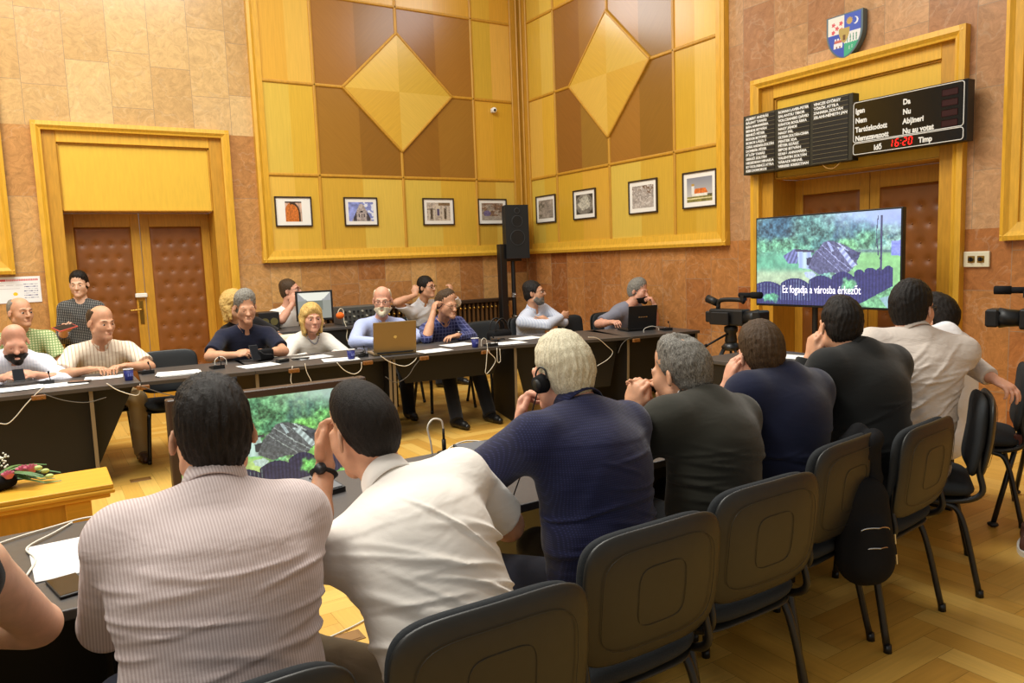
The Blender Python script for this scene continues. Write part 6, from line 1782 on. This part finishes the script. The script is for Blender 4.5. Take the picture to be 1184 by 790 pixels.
f9, K9 = person('bald man with a white beard in a light blue shirt behind the open laptop',
    (-3.27, -2.06, .53), (-3.255, -2.24, .985), -92, ((-3.275, -2.34, 1.165), -118, -12, 0),
    (((-3.12, -2.66, .795), (1, .25, -.4), (-.7, -.7, 0), DN, .5), ((-3.50, -2.68, .80), (-1, .25, -.4), (.6, -.8, .1), (0, -.2, -1), .6)),
    skin=SK2, shirt=fabric('light_blue_shirt', srgb(176, 188, 228), crease=.5), trousers=C_BLKT, shoes=SHOE, hair=('ring', H_WHT), beard=('full', H_WHT), sw=.205, g=1.14, h=FH, hs=1.08, sleeve='long', collar=('shirt',), seed=65, spec=M_FRAMES, brow=H_WHT)
PLAID = fabric('blue_plaid', srgb(40, 46, 92), 'check', srgb(110, 116, 168), .036, .16, crease=.4)
f10, K10 = person('balding man with glasses in a blue plaid shirt, head propped on his right hand',
    (-2.64, -2.22, .53), (-2.67, -2.42, .94), -86, ((-2.675, -2.54, 1.10), -70, -20, 0),
    (((-2.70, -2.78, .795), (1, .3, -.3), (-.95, -.2, 0), DN, .35), ((-2.87, -2.62, 1.02), (-.5, -.3, -1), (.35, .2, 1), (.9, .1, -.1), .5)),
    legs=((-2.52, -2.80, .50, -2.62, -3.20, .095), (-2.84, -2.80, .50, -2.98, -3.22, .095)), skin=SK1, shirt=PLAID, trousers=C_BLKT, shoes=SHOE, hair=('tuft', H_BRN, .005, .008), sw=.20, g=1.10, h=FH, hs=1.05, sleeve='long', collar=('shirt',), seed=68, spec=M_BLACK, brow=H_BRN)
watch(f10, K10, 0, M_CHROME, M_BLACK)
f11, K11 = person('man with glasses in a white shirt by the back wall, both hands raised',
    (-2.08, -.62, .53), (-2.12, -.78, 1.03), -75, ((-2.07, -.86, 1.205), -62, 2, 0),
    (((-1.80, -.98, 1.12), (1, .3, -.3), (.1, .3, 1), (-.4, .8, 0), .6), ((-2.27, -.95, 1.13), (-1, .2, -.6), (.15, .2, 1), (.5, .8, 0), .6)),
    skin=SK1, shirt=fabric('white_poplin', srgb(228, 230, 236), crease=.4), trousers=C_BLKT, shoes=SHOE, hair=('short', H_DARK, .006, .018), sw=.19, h=.008, hs=1.04, sleeve='long', collar=('shirt',), seed=71, spec=M_BLACK, brow=H_DARK)
f12, K12 = person('man with glasses and folded arms in a pale blue shirt, below the loudspeaker',
    (-1.36, -2.10, .50), (-1.455, -2.24, .955), -72, ((-1.435, -2.28, 1.125), -48, 10, -4),
    (((-1.42, -2.50, .83), (1, -.2, -.35), (-.95, .2, .1), (.1, .9, .2), .35), ((-1.22, -2.47, .86), (-1, -.4, -.3), (.95, .1, .1), (0, .9, 0), .35)),
    skin=SK1, shirt=fabric('pale_blue_stripe', srgb(206, 212, 226), 'v', srgb(186, 194, 214), .02, .4, crease=.5), trousers=C_BLKT, shoes=SHOE, hair=('short', H_BLK, .005, .020), beard=('short', H_SALT), sw=.20, g=1.12, h=FH, hs=1.06, sleeve='long', collar=('shirt',), seed=74, spec=M_BLACK, brow=H_BLK)
f13, K13 = person('man with grey hair in a grey T-shirt, fist at his mouth, behind the black laptop',
    (-.42, -2.48, .53), (-.42, -2.66, .945), -80, ((-.315, -2.74, 1.10), -72, -14, 0),
    (((-.28, -2.96, .94), (.3, -.6, -1), (-.25, .25, .9), (-.6, .6, -.2), .85), ((-.90, -2.98, .80), (-.9, .3, -.3), (-.3, -.9, .1), (.3, -.2, -1), .7)),
    skin=SK2, shirt=fabric('grey_jersey', srgb(130, 132, 146), crease=.4), trousers=C_BLKT, shoes=SHOE, hair=('short', H_GRY, .005, .019), beard=('short', H_DARK), sw=.205, g=1.14, h=FH, hs=1.05, collar=('round',), seed=77, brow=H_SALT)
watch(f13, K13, 0, M_CHROME, M_CHROME)
# ------------------------------------------------------------------ small things on the desks
TT = .7405
r6 = random.Random(8)
M_INK = mat('grey_print', srgb(150, 150, 154), .7, .2)
def paper(x, y, rz, label, w=.21, h=.297, z=TT, lines=True, group='papers on the desks', curl=.004):
    t = thing('paper_sheet', label, 'paper', (x, y, z), math.radians(rz), group)
    bm = B(); nx = 8; ny = 10
    g = [[bm.verts.new((w*(i/nx-.5), h*(j/ny-.5), .0012+curl*((i/nx-.5)**2*1.6+max(0, (j/ny-.7))**2*4))) for i in range(nx+1)] for j in range(ny+1)]
    for j in range(ny):
        for i in range(nx): bm.faces.new((g[j][i], g[j][i+1], g[j+1][i+1], g[j+1][i]))
    o = obj('sheet', bm, M_PAPER, t, True)
    md = o.modifiers.new('thick', 'SOLIDIFY'); md.thickness = .0008
    return t
def stack(x, y, rz, labels, w=.21, h=.297):
    for k, lab in enumerate(labels): paper(x+r6.uniform(-.012, .012), y+r6.uniform(-.012, .012), rz+r6.uniform(-5, 5), lab, w, h, TT+.0035*k)
stack(-6.30, -2.97, 8, ['white sheet under the pile before the bearded man in white', 'white sheet on top of the pile before the bearded man in white'], .297, .21)
paper(-6.03, -2.98, 4, 'white sheet right of the pile before the bearded man in white', .297, .21)
paper(-5.76, -2.80, -6, 'white notes under the hands of the man in the cream striped shirt', .26, .19)
stack(-5.27, -3.05, -8, ['lowest sheet of the white pile before the empty grey chair', 'middle sheet of the white pile before the empty grey chair', 'top sheet of the white pile before the empty grey chair'], .297, .21)
paper(-4.67, -3.06, 10, 'white sheet before the man in the navy polo', .297, .21)
paper(-4.17, -2.88, 6, 'white sheet behind the small recorder, before the blonde woman in white', .297, .21)
paper(-4.04, -3.22, -12, 'white sheet nearest the desk edge, left of the middle blue cup', .297, .21)
paper(-3.22, -3.30, 6, 'white sheet right of the silver laptop, nearest the desk edge', .297, .21)
paper(-2.84, -3.05, 8, 'white sheet under the folded arm of the man in blue plaid', .297, .21)
paper(-2.44, -3.32, -6, 'white sheet right of the rightmost blue cup', .297, .21)
paper(-2.10, -3.10, 4, 'white sheet before the man with folded arms', .297, .21)
paper(-6.12, -6.88, 3, 'white sheet on the near desk left of the man in mauve stripes', .22, .31)
paper(-1.55, -5.75, 12, 'white sheet on the desk at the right of the ring', .21, .297)
paper(-4.30, -6.78, 6, 'white sheet before the man in the dark green jacket', .21, .297)
paper(-3.50, -6.75, -10, 'white sheet before the man in the navy suit', .21, .297)

def cup(x, y, label):
    t = thing('paper_cup', label, 'cup', (x, y, TT), 0, 'blue paper cups')
    bm = B(); lathe(bm, [(.026, 0), (.0275, .003), (.034, .082), (.0315, .082), (.0255, .01)], 20); obj('cup_wall', bm, mat('cup_blue', srgb(34, 40, 112), .5, .4), t, True)
    bm = B(); tube(bm, [(.034*math.cos(k*PI/12), .034*math.sin(k*PI/12), .083) for k in range(25)], .0026, 6, False); obj('cup_rim', bm, M_WHITE, t, True)
    bm = B()
    for k in range(3): prism(bm, [(-.006, .03), (.006, .034), (.004, .056), (-.005, .05)], lambda a, b, c, k=k: ((.0315+c)*math.cos(-1.7+k*.5+a*30), (.0315+c)*math.sin(-1.7+k*.5+a*30), b), .0016)
    obj('cup_print', bm, mat('cup_pale_blue', srgb(120, 130, 200), .5), t)
cup(-5.62, -3.13, 'leftmost blue paper cup, beside the man in the cream striped shirt')
cup(-3.97, -3.28, 'middle blue paper cup, between the blonde woman and the silver laptop')
cup(-2.83, -3.36, 'rightmost blue paper cup, before the man in blue plaid')

def phone(x, y, z, rz, label, tilt=0, col=M_BLACK, group='phones', rx=0):
    t = thing('mobile_phone', label, 'phone', (x, y, z), math.radians(rz), group); t.rotation_euler = (math.radians(tilt), math.radians(rx), math.radians(rz))
    bm = B(); box(bm, -.036, .036, -.072, .072, 0, .008, .003, 2); obj('phone_case', bm, col, t)
    bm = B(); box(bm, -.033, .033, -.066, .066, .0078, .0086); obj('phone_glass', bm, mat('phone_glass', srgb(20, 20, 24), .1, .5), t)
phone(-6.15, -7.12, TT, 12, 'black phone on the near desk beside the white sheet')
phone(-6.30, -2.80, .815, 4, 'black phone held by the bearded man in white', 32)
phone(-4.63, -2.78, .815, 6, 'phone held up by the man in the navy polo', 58)
phone(-5.93, -2.97, .746, 70, 'small dark phone lying on a sheet left of the cream striped shirt')
phone(-2.36, -2.98, TT, 62, 'black phone before the man with folded arms')
phone(-4.29, -2.93, .747, 60, 'dark phone lying on the sheet before the blonde woman in white')
def recorder():
    t = thing('voice_recorder', 'small dark voice recorder on the desk right of the navy polo man', 'recorder', (-4.46, -2.99, TT), math.radians(20))
    bm = B(); box(bm, -.05, .05, -.03, .03, 0, .028, .006, 2); obj('case', bm, M_BLACK, t)
    bm = B(); box(bm, -.03, .02, -.018, .018, .0275, .0295); obj('display', bm, mat('display_grey', srgb(140, 146, 140), .3), t)
    bm = B(); tube(bm, [(.036, -.01, .027), (.036, -.01, .032)], .007, 10); obj('button', bm, M_CHROME, t)
recorder()
def pouch():
    t = thing('camera_pouch', 'black pouch beside the phone of the navy polo man', 'pouch', (-4.55, -2.76, TT), .2)
    bm = B(); box(bm, -.06, .08, -.035, .035, 0, .10, .02, 3); obj('bag_body', bm, M_SOFTB, t, True)
    bm = B(); tube(bm, spline([(-.05, -.03, .09), (-.02, -.05, .06), (.05, -.05, .05), (.08, -.02, .02)], 5), .005, 6); obj('strap', bm, M_BLACK, t, True)
pouch()
def tablet():
    t = thing('red_folder', 'red-covered tablet held by the standing woman', 'tablet', (-5.93, -.86, 1.02), math.radians(25)); t.rotation_euler = (.25, -.2, math.radians(25))
    bm = B(); box(bm, -.09, .09, -.07, .07, 0, .012, .004, 2); obj('cover', bm, mat('red_cover', srgb(196, 84, 70), .5), t)
    bm = B(); box(bm, -.08, .08, -.06, .06, .0118, .0135); obj('glass', bm, M_BLACK, t)
tablet()

def laptop(x, y, rz, label, shell, w, h, tilt, mark):
    t = thing('laptop', label, 'laptop', (x, y, TT), math.radians(rz))
    d = h*.95
    bm = B(); box(bm, -w/2, w/2, .0, d, .003, .024, .005, 2)
    for a in (-w/2+.03, w/2-.03):
        for b in (.03, d-.03): tube(bm, [(a, b, 0), (a, b, .005)], .008, 8)
    obj('base', bm, shell, t)
    bm = B(); box(bm, -w/2+.025, w/2-.025, .05, d*.62, .0238, .0255)
    for k in range(5):
        for i in range(13): box(bm, -w/2+.03+i*(w-.06)/13, -w/2+.026+(i+1)*(w-.06)/13-.002, .055+k*.026, .055+k*.026+.02, .0254, .0285)
    obj('keyboard', bm, M_BLACK, t)
    a = math.radians(tilt); R = Matrix.Rotation(a, 3, 'X')
    bm = B(); box(bm, -w/2, w/2, -.006, .006, 0, h, .005, 2); bmesh.ops.rotate(bm, cent=(0, 0, 0), matrix=R, verts=bm.verts[:]); bmesh.ops.translate(bm, vec=(0, .002, .026), verts=bm.verts[:]); lid = obj('lid', bm, shell, t)
    bm = B(); box(bm, -w/2+.012, w/2-.012, .0058, .0068, .02, h-.012); bmesh.ops.rotate(bm, cent=(0, 0, 0), matrix=R, verts=bm.verts[:]); bmesh.ops.translate(bm, vec=(0, .002, .026), verts=bm.verts[:]); obj('screen', bm, mat('dim_screen', srgb(90, 110, 140), .2, emit=.6), lid)
    bm = B(); mark(bm, h); bmesh.ops.rotate(bm, cent=(0, 0, 0), matrix=R, verts=bm.verts[:]); bmesh.ops.translate(bm, vec=(0, .002, .026), verts=bm.verts[:]); obj('lid_mark', bm, M_CHROME, lid)
    bm = B(); tube(bm, [(-w/2+.03, .002, .022), (w/2-.03, .002, .022)], .008, 8); obj('hinge', bm, M_BLACK, t)
laptop(-3.575, -3.285, -9, 'open silver-bronze laptop with its lid towards the picture', mat('laptop_bronze', srgb(150, 128, 88), .35, .5, metal=.55), .375, .265, 8, lambda bm, h: tube(bm, [(0, -.0065, h*.5), (0, -.0075, h*.5)], .014, 18))
laptop(-.93, -3.47, -12, 'open black laptop at the right end of the far table', M_BLACK, .33, .235, 8, lambda bm, h: [box(bm, -.05+k*.022, -.036+k*.022, -.0075, -.0062, h*.48, h*.53) for k in range(5)])

CW = mat('white_cable', srgb(226, 220, 206), .5, .3); CG = mat('grey_cable', srgb(92, 86, 78), .5, .3)
def cable(label, pts, c, r=.0031, group='microphone cables on the desks'):
    o = Vector(pts[0]); bm = B(); tube(bm, spline([Vector(p)-o for p in pts], 8), r, 6)
    q = obj('microphone_cable', bm, CW if c == 'w' else CG, None, True); q.location = o; tag(q, label, 'cable', group)
M_BLOCK = mat('cable_block', srgb(128, 84, 40), .5, .4)
def clip(p, label):
    t = thing('cable_block', label, 'cable clip', (p[0], p[1], p[2]-.012), 0, 'cable blocks on the desk edge')
    bm = B(); box(bm, -.042, .042, -.012, .012, -.012, .020, .004); obj('block', bm, M_BLOCK, t)
    bm = B(); tube(bm, [(-.02, -.012, .004), (-.02, -.016, .004)], .005, 8); tube(bm, [(.02, -.012, .004), (.02, -.016, .004)], .005, 8); obj('screw', bm, M_BRASS, t)
cable('white cable looping down the desk front at the left border', [(-6.15, -3.31, 0.78), (-6.19, -3.31, 0.75), (-6.27, -3.31, 0.67), (-6.33, -3.31, 0.6), (-6.38, -3.31, 0.56), (-6.43, -3.31, 0.57)], 'w')
cable('white cable hanging in a loop beside the leftmost blue cup', [(-5.78, -3.31, 0.76), (-5.71, -3.31, 0.7), (-5.6, -3.31, 0.65), (-5.57, -3.31, 0.69), (-5.57, -3.31, 0.73)], 'w')
cable('grey cable drooping over the empty grey chair', [(-5.57, -3.34, 0.72), (-5.46, -3.34, 0.66), (-5.36, -3.34, 0.62)], 'g')
cable('grey cable along the dark panel left of the leftmost blue cup', [(-6.16, -3.31, 0.73), (-6.04, -3.31, 0.67), (-5.91, -3.31, 0.64), (-5.79, -3.31, 0.66)], 'g')
cable('white cable hanging in a square loop below the blonde woman in white', [(-4.49, -3.38, 0.75), (-4.51, -3.38, 0.63), (-4.47, -3.38, 0.59), (-4.38, -3.38, 0.58), (-4.35, -3.38, 0.61), (-4.38, -3.38, 0.69), (-4.39, -3.38, 0.76)], 'w')
cable('white cable hanging in a shallow loop below the middle blue cup', [(-4.13, -3.38, 0.74), (-4.07, -3.38, 0.67), (-3.99, -3.38, 0.63), (-3.93, -3.38, 0.66), (-3.92, -3.38, 0.72)], 'w')
cable('white cable hanging below the silver laptop', [(-3.76, -3.4, 0.76), (-3.68, -3.4, 0.7), (-3.55, -3.4, 0.65), (-3.46, -3.4, 0.68), (-3.41, -3.4, 0.74)], 'w')
cable('grey cable swinging low right of the silver laptop', [(-3.73, -3.41, 0.58), (-3.64, -3.41, 0.52), (-3.53, -3.41, 0.56), (-3.46, -3.41, 0.64), (-3.38, -3.41, 0.72)], 'g')
cable('white cable hanging in a pointed loop beside the rightmost blue cup', [(-2.78, -3.49, 0.78), (-2.77, -3.49, 0.71), (-2.7, -3.49, 0.62), (-2.78, -3.49, 0.52), (-2.81, -3.49, 0.52), (-2.8, -3.49, 0.58), (-2.78, -3.49, 0.73)], 'w')
cable('short white cable loop right of the rightmost blue cup', [(-2.68, -3.49, 0.73), (-2.68, -3.49, 0.61), (-2.65, -3.49, 0.61), (-2.65, -3.49, 0.72)], 'w')
cable('white cable hanging behind the white-haired man', [(-1.83, -3.73, 0.77), (-1.72, -3.73, 0.75), (-1.6, -3.73, 0.66), (-1.54, -3.73, 0.6), (-1.6, -3.73, 0.54), (-1.73, -3.73, 0.49)], 'w')
cable('dark cable under the black laptop', [(-1.54, -3.81, 0.6), (-1.5, -3.82, 0.68), (-1.42, -3.81, 0.72), (-1.36, -3.81, 0.73)], 'g')
clip((-6.19, -3.31, 0.72), 'small brown cable block on the desk edge at the left border')
clip((-5.55, -3.31, 0.71), 'small brown cable block on the desk edge left of the empty grey chair')
clip((-4.48, -3.38, 0.72), 'small brown cable block on the desk edge below the blonde woman in white')
clip((-3.87, -3.39, 0.72), 'small brown cable block on the desk edge below the middle blue cup')
clip((-3.37, -3.42, 0.71), 'small brown cable block on the desk edge below the right corner of the silver laptop')
clip((-2.79, -3.47, 0.71), 'small brown cable block on the desk edge below the rightmost blue cup')
clip((-1.32, -3.82, 0.71), 'small brown cable block on the desk edge below the black laptop')
def mic(x, y, rz, label, loop=True, lean=(.0, .0)):
    """delegate unit: small wedge with a push key and a short stalk microphone"""
    t = thing('microphone_unit', label, 'microphone', (x, y, TT), math.radians(rz), 'microphone units')
    bm = B(); prism(bm, [(-.06, 0), (.06, 0), (.06, .030), (-.06, .014)], lambda a, b, c: (-.045+c, a, b), .09); obj('housing', bm, M_BLACK, t)
    bm = B(); tube(bm, [(.0, -.03, .02), (.0, -.03, .026)], .010, 12); obj('push_key', bm, mat('key_grey', srgb(120, 120, 120), .4), t)
    bm = B(); tube(bm, spline([(-.02, .045, .028), (-.02, .05, .045), (-.018+lean[0]*.5, .046+lean[1]*.5, .06), (-.015+lean[0], .03+lean[1], .075)], 6), .0035, 6); st = obj('stalk', bm, M_BLACK, t, True)
    bm = B(); tube(bm, [(-.015+lean[0], .03+lean[1], .073), (-.014+lean[0]*1.1, .022+lean[1]*1.1, .092)], [.006, .007], 10); obj('mic_head', bm, M_SOFTB, st, True)
mic(-5.47, -2.82, 190, 'small black microphone unit right of the leftmost blue cup')
mic(-4.97, -2.95, 185, 'small black microphone unit left of the navy polo man')
mic(-3.83, -3.16, 170, 'small black microphone unit between the middle blue cup and the silver laptop')
mic(-2.68, -3.38, 180, 'small black microphone unit right of the rightmost blue cup')
mic(-1.98, -3.42, 180, 'small black microphone unit behind the white-haired man')
mic(-.74, -3.62, 160, 'small black microphone unit right of the black laptop')
mic(-6.13, -2.82, 180, 'small black microphone unit before the bearded man in white')
def bow_cable(x, y, h, w, label, rz=0):
    c, s = math.cos(math.radians(rz)), math.sin(math.radians(rz))
    cable(label, [(x-w*c, y-w*s, TT+.004), (x-w*.9*c, y-w*.9*s, TT+h*.7), (x, y, TT+h), (x+w*.9*c, y+w*.9*s, TT+h*.7), (x+w*c, y+w*s, TT+.01)], 'w')
bow_cable(-4.93, -2.90, .085, .045, 'white cable arching up left of the navy polo man')
bow_cable(-.98, -3.66, .06, .10, 'white cable arching before the black laptop')
bow_cable(-2.76, -3.40, .08, .03, 'white cable arching up beside the rightmost blue cup')
def coil():
    o = Vector((-3.88, -3.22, TT)); bm = B()
    pts = [(.05*math.cos(k*.5)*(1+.15*math.sin(k)), .03*math.sin(k*.5), .006+.0045*k*.25) for k in range(40)]
    tube(bm, pts, .004, 6); q = obj('coiled_cable', bm, M_BLACK, None, True); q.location = o; tag(q, 'coiled black cable beside the middle blue cup', 'cable')
coil()
# near desks
def conference_unit(x, y, rz, label):
    t = thing('conference_unit', label, 'conference unit', (x, y, TT), math.radians(rz), 'conference units')
    g = mat('unit_grey', srgb(96, 98, 102), .45, .4)
    bm = B(); prism(bm, [(-.075, 0), (.075, 0), (.075, .040), (-.075, .018)], lambda a, b, c: (-.10+c, a, b), .20); obj('housing', bm, M_BLACK, t)
    bm = B(); prism(bm, [(-.068, .0195), (.068, .0392), (.068, .0412), (-.068, .0215)], lambda a, b, c: (-.092+c, a, b), .184); obj('face_plate', bm, g, t)
    for k in range(4):
        bm = B(); box(bm, -.07+k*.035, -.052+k*.035, -.03, -.01, .024, .032, .002); obj('key', bm, M_BLACK if k % 2 else mat('key_pale', srgb(170, 172, 176), .4), t)
    bm = B()
    for i in range(5):
        for j in range(3): tube(bm, [(.03+i*.012, .015+j*.014, .03), (.03+i*.012, .015+j*.014, .0385+j*.002)], .0032, 6)
    obj('speaker_grille', bm, M_BLACK, t)
conference_unit(-4.68, -6.68, -12, 'grey conference unit with keys, on the near desk between the white and navy shirts')
conference_unit(-5.41, -6.74, 12, 'conference unit half hidden by the raised arm of the white shirt man')
conference_unit(-3.95, -6.72, 0, 'conference unit before the man in the navy suit')
def glasses_case():
    t = thing('spectacle_case', 'black rounded spectacle case behind the conference unit on the near desk', 'case', (-4.52, -6.60, TT), math.radians(25))
    bm = B(); tube(bm, [(-.08, 0, .028), (-.07, 0, .028), (.07, 0, .028), (.08, 0, .028)], [.014, .028, .028, .014], 14); obj('case_body', bm, M_BLACK, t, True)
    bm = B(); tube(bm, [(-.07, -.0285, .03), (.07, -.0285, .03)], .0015, 6); obj('seam', bm, M_CHROME, t)
glasses_case()
def mouse():
    t = thing('earphone_receiver', 'small grey receiver beside the conference unit, by the navy sleeve', 'receiver', (-4.57, -6.80, TT), .4)
    bm = B(); ball(bm, (0, 0, .014), .04, 16, 10, (1.1, .65, .36)); obj('receiver_body', bm, mat('receiver_grey', srgb(120, 122, 128), .35), t, True)
    bm = B(); tube(bm, spline([(.04, 0, .015), (.08, .02, .02), (.09, .07, .006), (.02, .09, .005)], 6), .003, 6); obj('lead', bm, CW, t, True)
mouse()
def stalk():
    t = thing('stalk_microphone', 'thin black stalk microphone standing on the near desk right of the white shirt', 'microphone', (-4.79, -6.56, TT))
    bm = B(); lathe(bm, [(.03, 0), (.03, .008), (.012, .014)], 16); obj('foot', bm, M_BLACK, t, True)
    bm = B(); tube(bm, [(0, 0, .01), (0, 0, .06)], .009, 10); tube(bm, [(0, 0, .06), (0, 0, .105)], .0055, 8); obj('stalk', bm, M_BLACK, t, True)
    bm = B(); tube(bm, spline([(0, 0, .105), (-.008, .0, .14), (-.045, .0, .15), (-.07, 0, .12), (-.06, 0, .06), (-.05, .01, .006)], 8), .004, 6); obj('cable', bm, CW, t, True)
stalk()
cable('white cable running over the near desk behind the bare-armed woman', [(-6.42, -6.72, TT+.004), (-6.28, -6.62, TT+.005), (-6.17, -6.57, TT+.005), (-6.08, -6.54, TT+.005), (-5.98, -6.58, TT+.005), (-5.9, -6.64, TT+.005)], 'w')
cable('white cable bent round the white sheet on the near desk', [(-6.12, -6.56, TT+.004), (-6.17, -6.64, TT+.006), (-6.24, -6.74, TT+.006), (-6.22, -6.86, TT+.006), (-6.24, -6.98, TT+.005)], 'w')
cable('white cable bent over the back of the near desk by the conference unit', [(-4.55, -6.53, TT+.004), (-4.66, -6.50, TT+.02), (-4.76, -6.54, TT+.01), (-4.70, -6.60, TT+.02), (-4.66, -6.64, TT+.03)], 'w')

# bag on the far chair, backpack and scarf on the near chairs
def handbag():
    t = thing('shoulder_bag', 'black bag with a looped strap on the chair right of the man in plaid', 'bag', (-2.06, -2.52, .485), math.radians(-84+90))
    bm = B(); box(bm, -.13, .13, -.07, .08, 0, .30, .045, 4); obj('bag_body', bm, M_SOFTB, t, True)
    for q in (-.05, .05):
        bm = B(); tube(bm, spline([(-.09, q, .28), (-.07, q, .38), (0, q, .42), (.07, q*.6, .37), (.10, q, .27)], 6), .008, 8); obj('strap', bm, M_BLACK, t, True)
    bm = B(); box(bm, -.10, .10, -.076, -.069, .12, .24, .01); obj('front_pocket', bm, M_BLACK, t)
handbag()
def backpack():
    t = thing('backpack', 'black backpack with silver zips hanging from a chair in the near row', 'backpack', (-3.70, -7.74, .33), math.radians(-25))
    S = Solid(.008)
    S.cap((0, .02, .08), (0, .03, .27), .115, .095, k=.05, flat=(V(0, 1, 0), .6)); S.cap((0, -.03, .07), (0, -.025, .17), .08, .07, k=.03, flat=(V(0, 1, 0), .5))
    o = solid_obj('bag_body', S.build(folds(91, .004)), M_SOFTB, t)
    for q in (-.07, .07):
        bm = B(); tube(bm, spline([(q*.8, .08, .32), (q*.9, .12, .40), (q*.9, .13, .33), (q, .13, .20), (q*1.1, .09, .07)], 6), .014, 8, True, flat=(1, .35)); obj('shoulder_strap', bm, M_BLACK, t, True)
    bm = B(); tube(bm, spline([(-.04, .05, .355), (-.03, .06, .40), (.03, .06, .40), (.04, .05, .355)], 5), .007, 8); obj('carry_loop', bm, M_BLACK, t, True)
    for zz, yy in ((.19, -.062), (.12, -.072)):
        bm = B(); tube(bm, [(.055*math.cos(a), yy+.025*abs(math.cos(a)), zz+.02*math.sin(a)) for a in [PI*k/10 for k in range(11)]], .0025, 6); tube(bm, [(.05, yy-.012, zz), (.052, yy-.014, zz-.035)], .004, 6); obj('zip', bm, M_CHROME, t)
backpack()
def scarf():
    t = thing('scarf', 'dark folded scarf over the corner of the chair behind the navy suit', 'scarf', (-3.63, -7.66, .78))
    S = Solid(.006)
    S.cap((-.05, .03, .02), (.03, .03, .06), .03, .03, k=.02); S.cap((-.06, -.035, -.02), (.03, -.03, .05), .026, .03, k=.02); S.cap((.0, -.05, .03), (.01, -.055, -.14), .035, .03, k=.02, flat=(V(0, 1, 0), .5)); S.cap((.03, .03, .05), (.06, .02, -.05), .03, .025, k=.02)
    solid_obj('scarf_fold', S.build(folds(95, .004, 1.5)), M_SOFTB, t)
scarf()
# shoe and tripod foot at the right border
def lone_shoe():
    o = V(-2.08, -7.57, 0)
    t = thing('shoe', 'brown shoe with a white sole at the right picture border', 'shoe', o, math.radians(200))
    S = Solid(.005); S.cap((-.07, 0, .045), (.10, 0, .04), .045, .04, k=.02, flat=(V(0, 1, 0), .9)); S.cap((-.07, 0, .05), (-.06, 0, .10), .042, .04, k=.02, end=True); S.half((0, 0, .018), (0, 0, -1))
    solid_obj('upper', S.build(), mat('brown_suede', srgb(92, 54, 40), .8), t)
    bm = B(); prism(bm, [(.152*math.cos(a)+.0, .05*math.sin(a)*(1+.1*math.cos(a))) for a in [2*PI*k/28 for k in range(28)]], lambda a, b, c: (a+.01, b, c), .026); obj('sole', bm, M_WHITE, t)
    bm = B()
    for k in range(4): tube(bm, [(.02+.022*k, -.02, .083-.004*k), (.02+.022*k, .02, .083-.004*k)], .003, 6)
    obj('laces', bm, M_WHITE, t)
lone_shoe()
for x, y, lab in ((-5.61, -3.18, 'brown floor socket plate by the empty grey chair'), (-6.13, -3.75, 'brown floor socket plate beyond the wooden bench'), (-5.2, -6.40, 'brown floor socket plate seen between the mauve and white shirts')):
    t = thing('floor_socket', lab, 'floor socket', (x, y, 0), 0, 'floor sockets')
    bm = B(); box(bm, -.07, .07, -.045, .045, 0, .003, .001); obj('plate', bm, mat('socket_brown', srgb(132, 92, 40), .4), t)
    bm = B(); box(bm, -.055, .055, -.033, .033, .003, .0045, .001); obj('lid', bm, mat('socket_brown_lid', srgb(142, 100, 46), .4), t)
cable('thin white cable across the floor between the mauve and white shirts', [(-5.6, -6.28, .006), (-5.35, -6.36, .006), (-5.15, -6.33, .006), (-4.8, -6.2, .006), (-4.4, -6.3, .006)], 'w', .004)
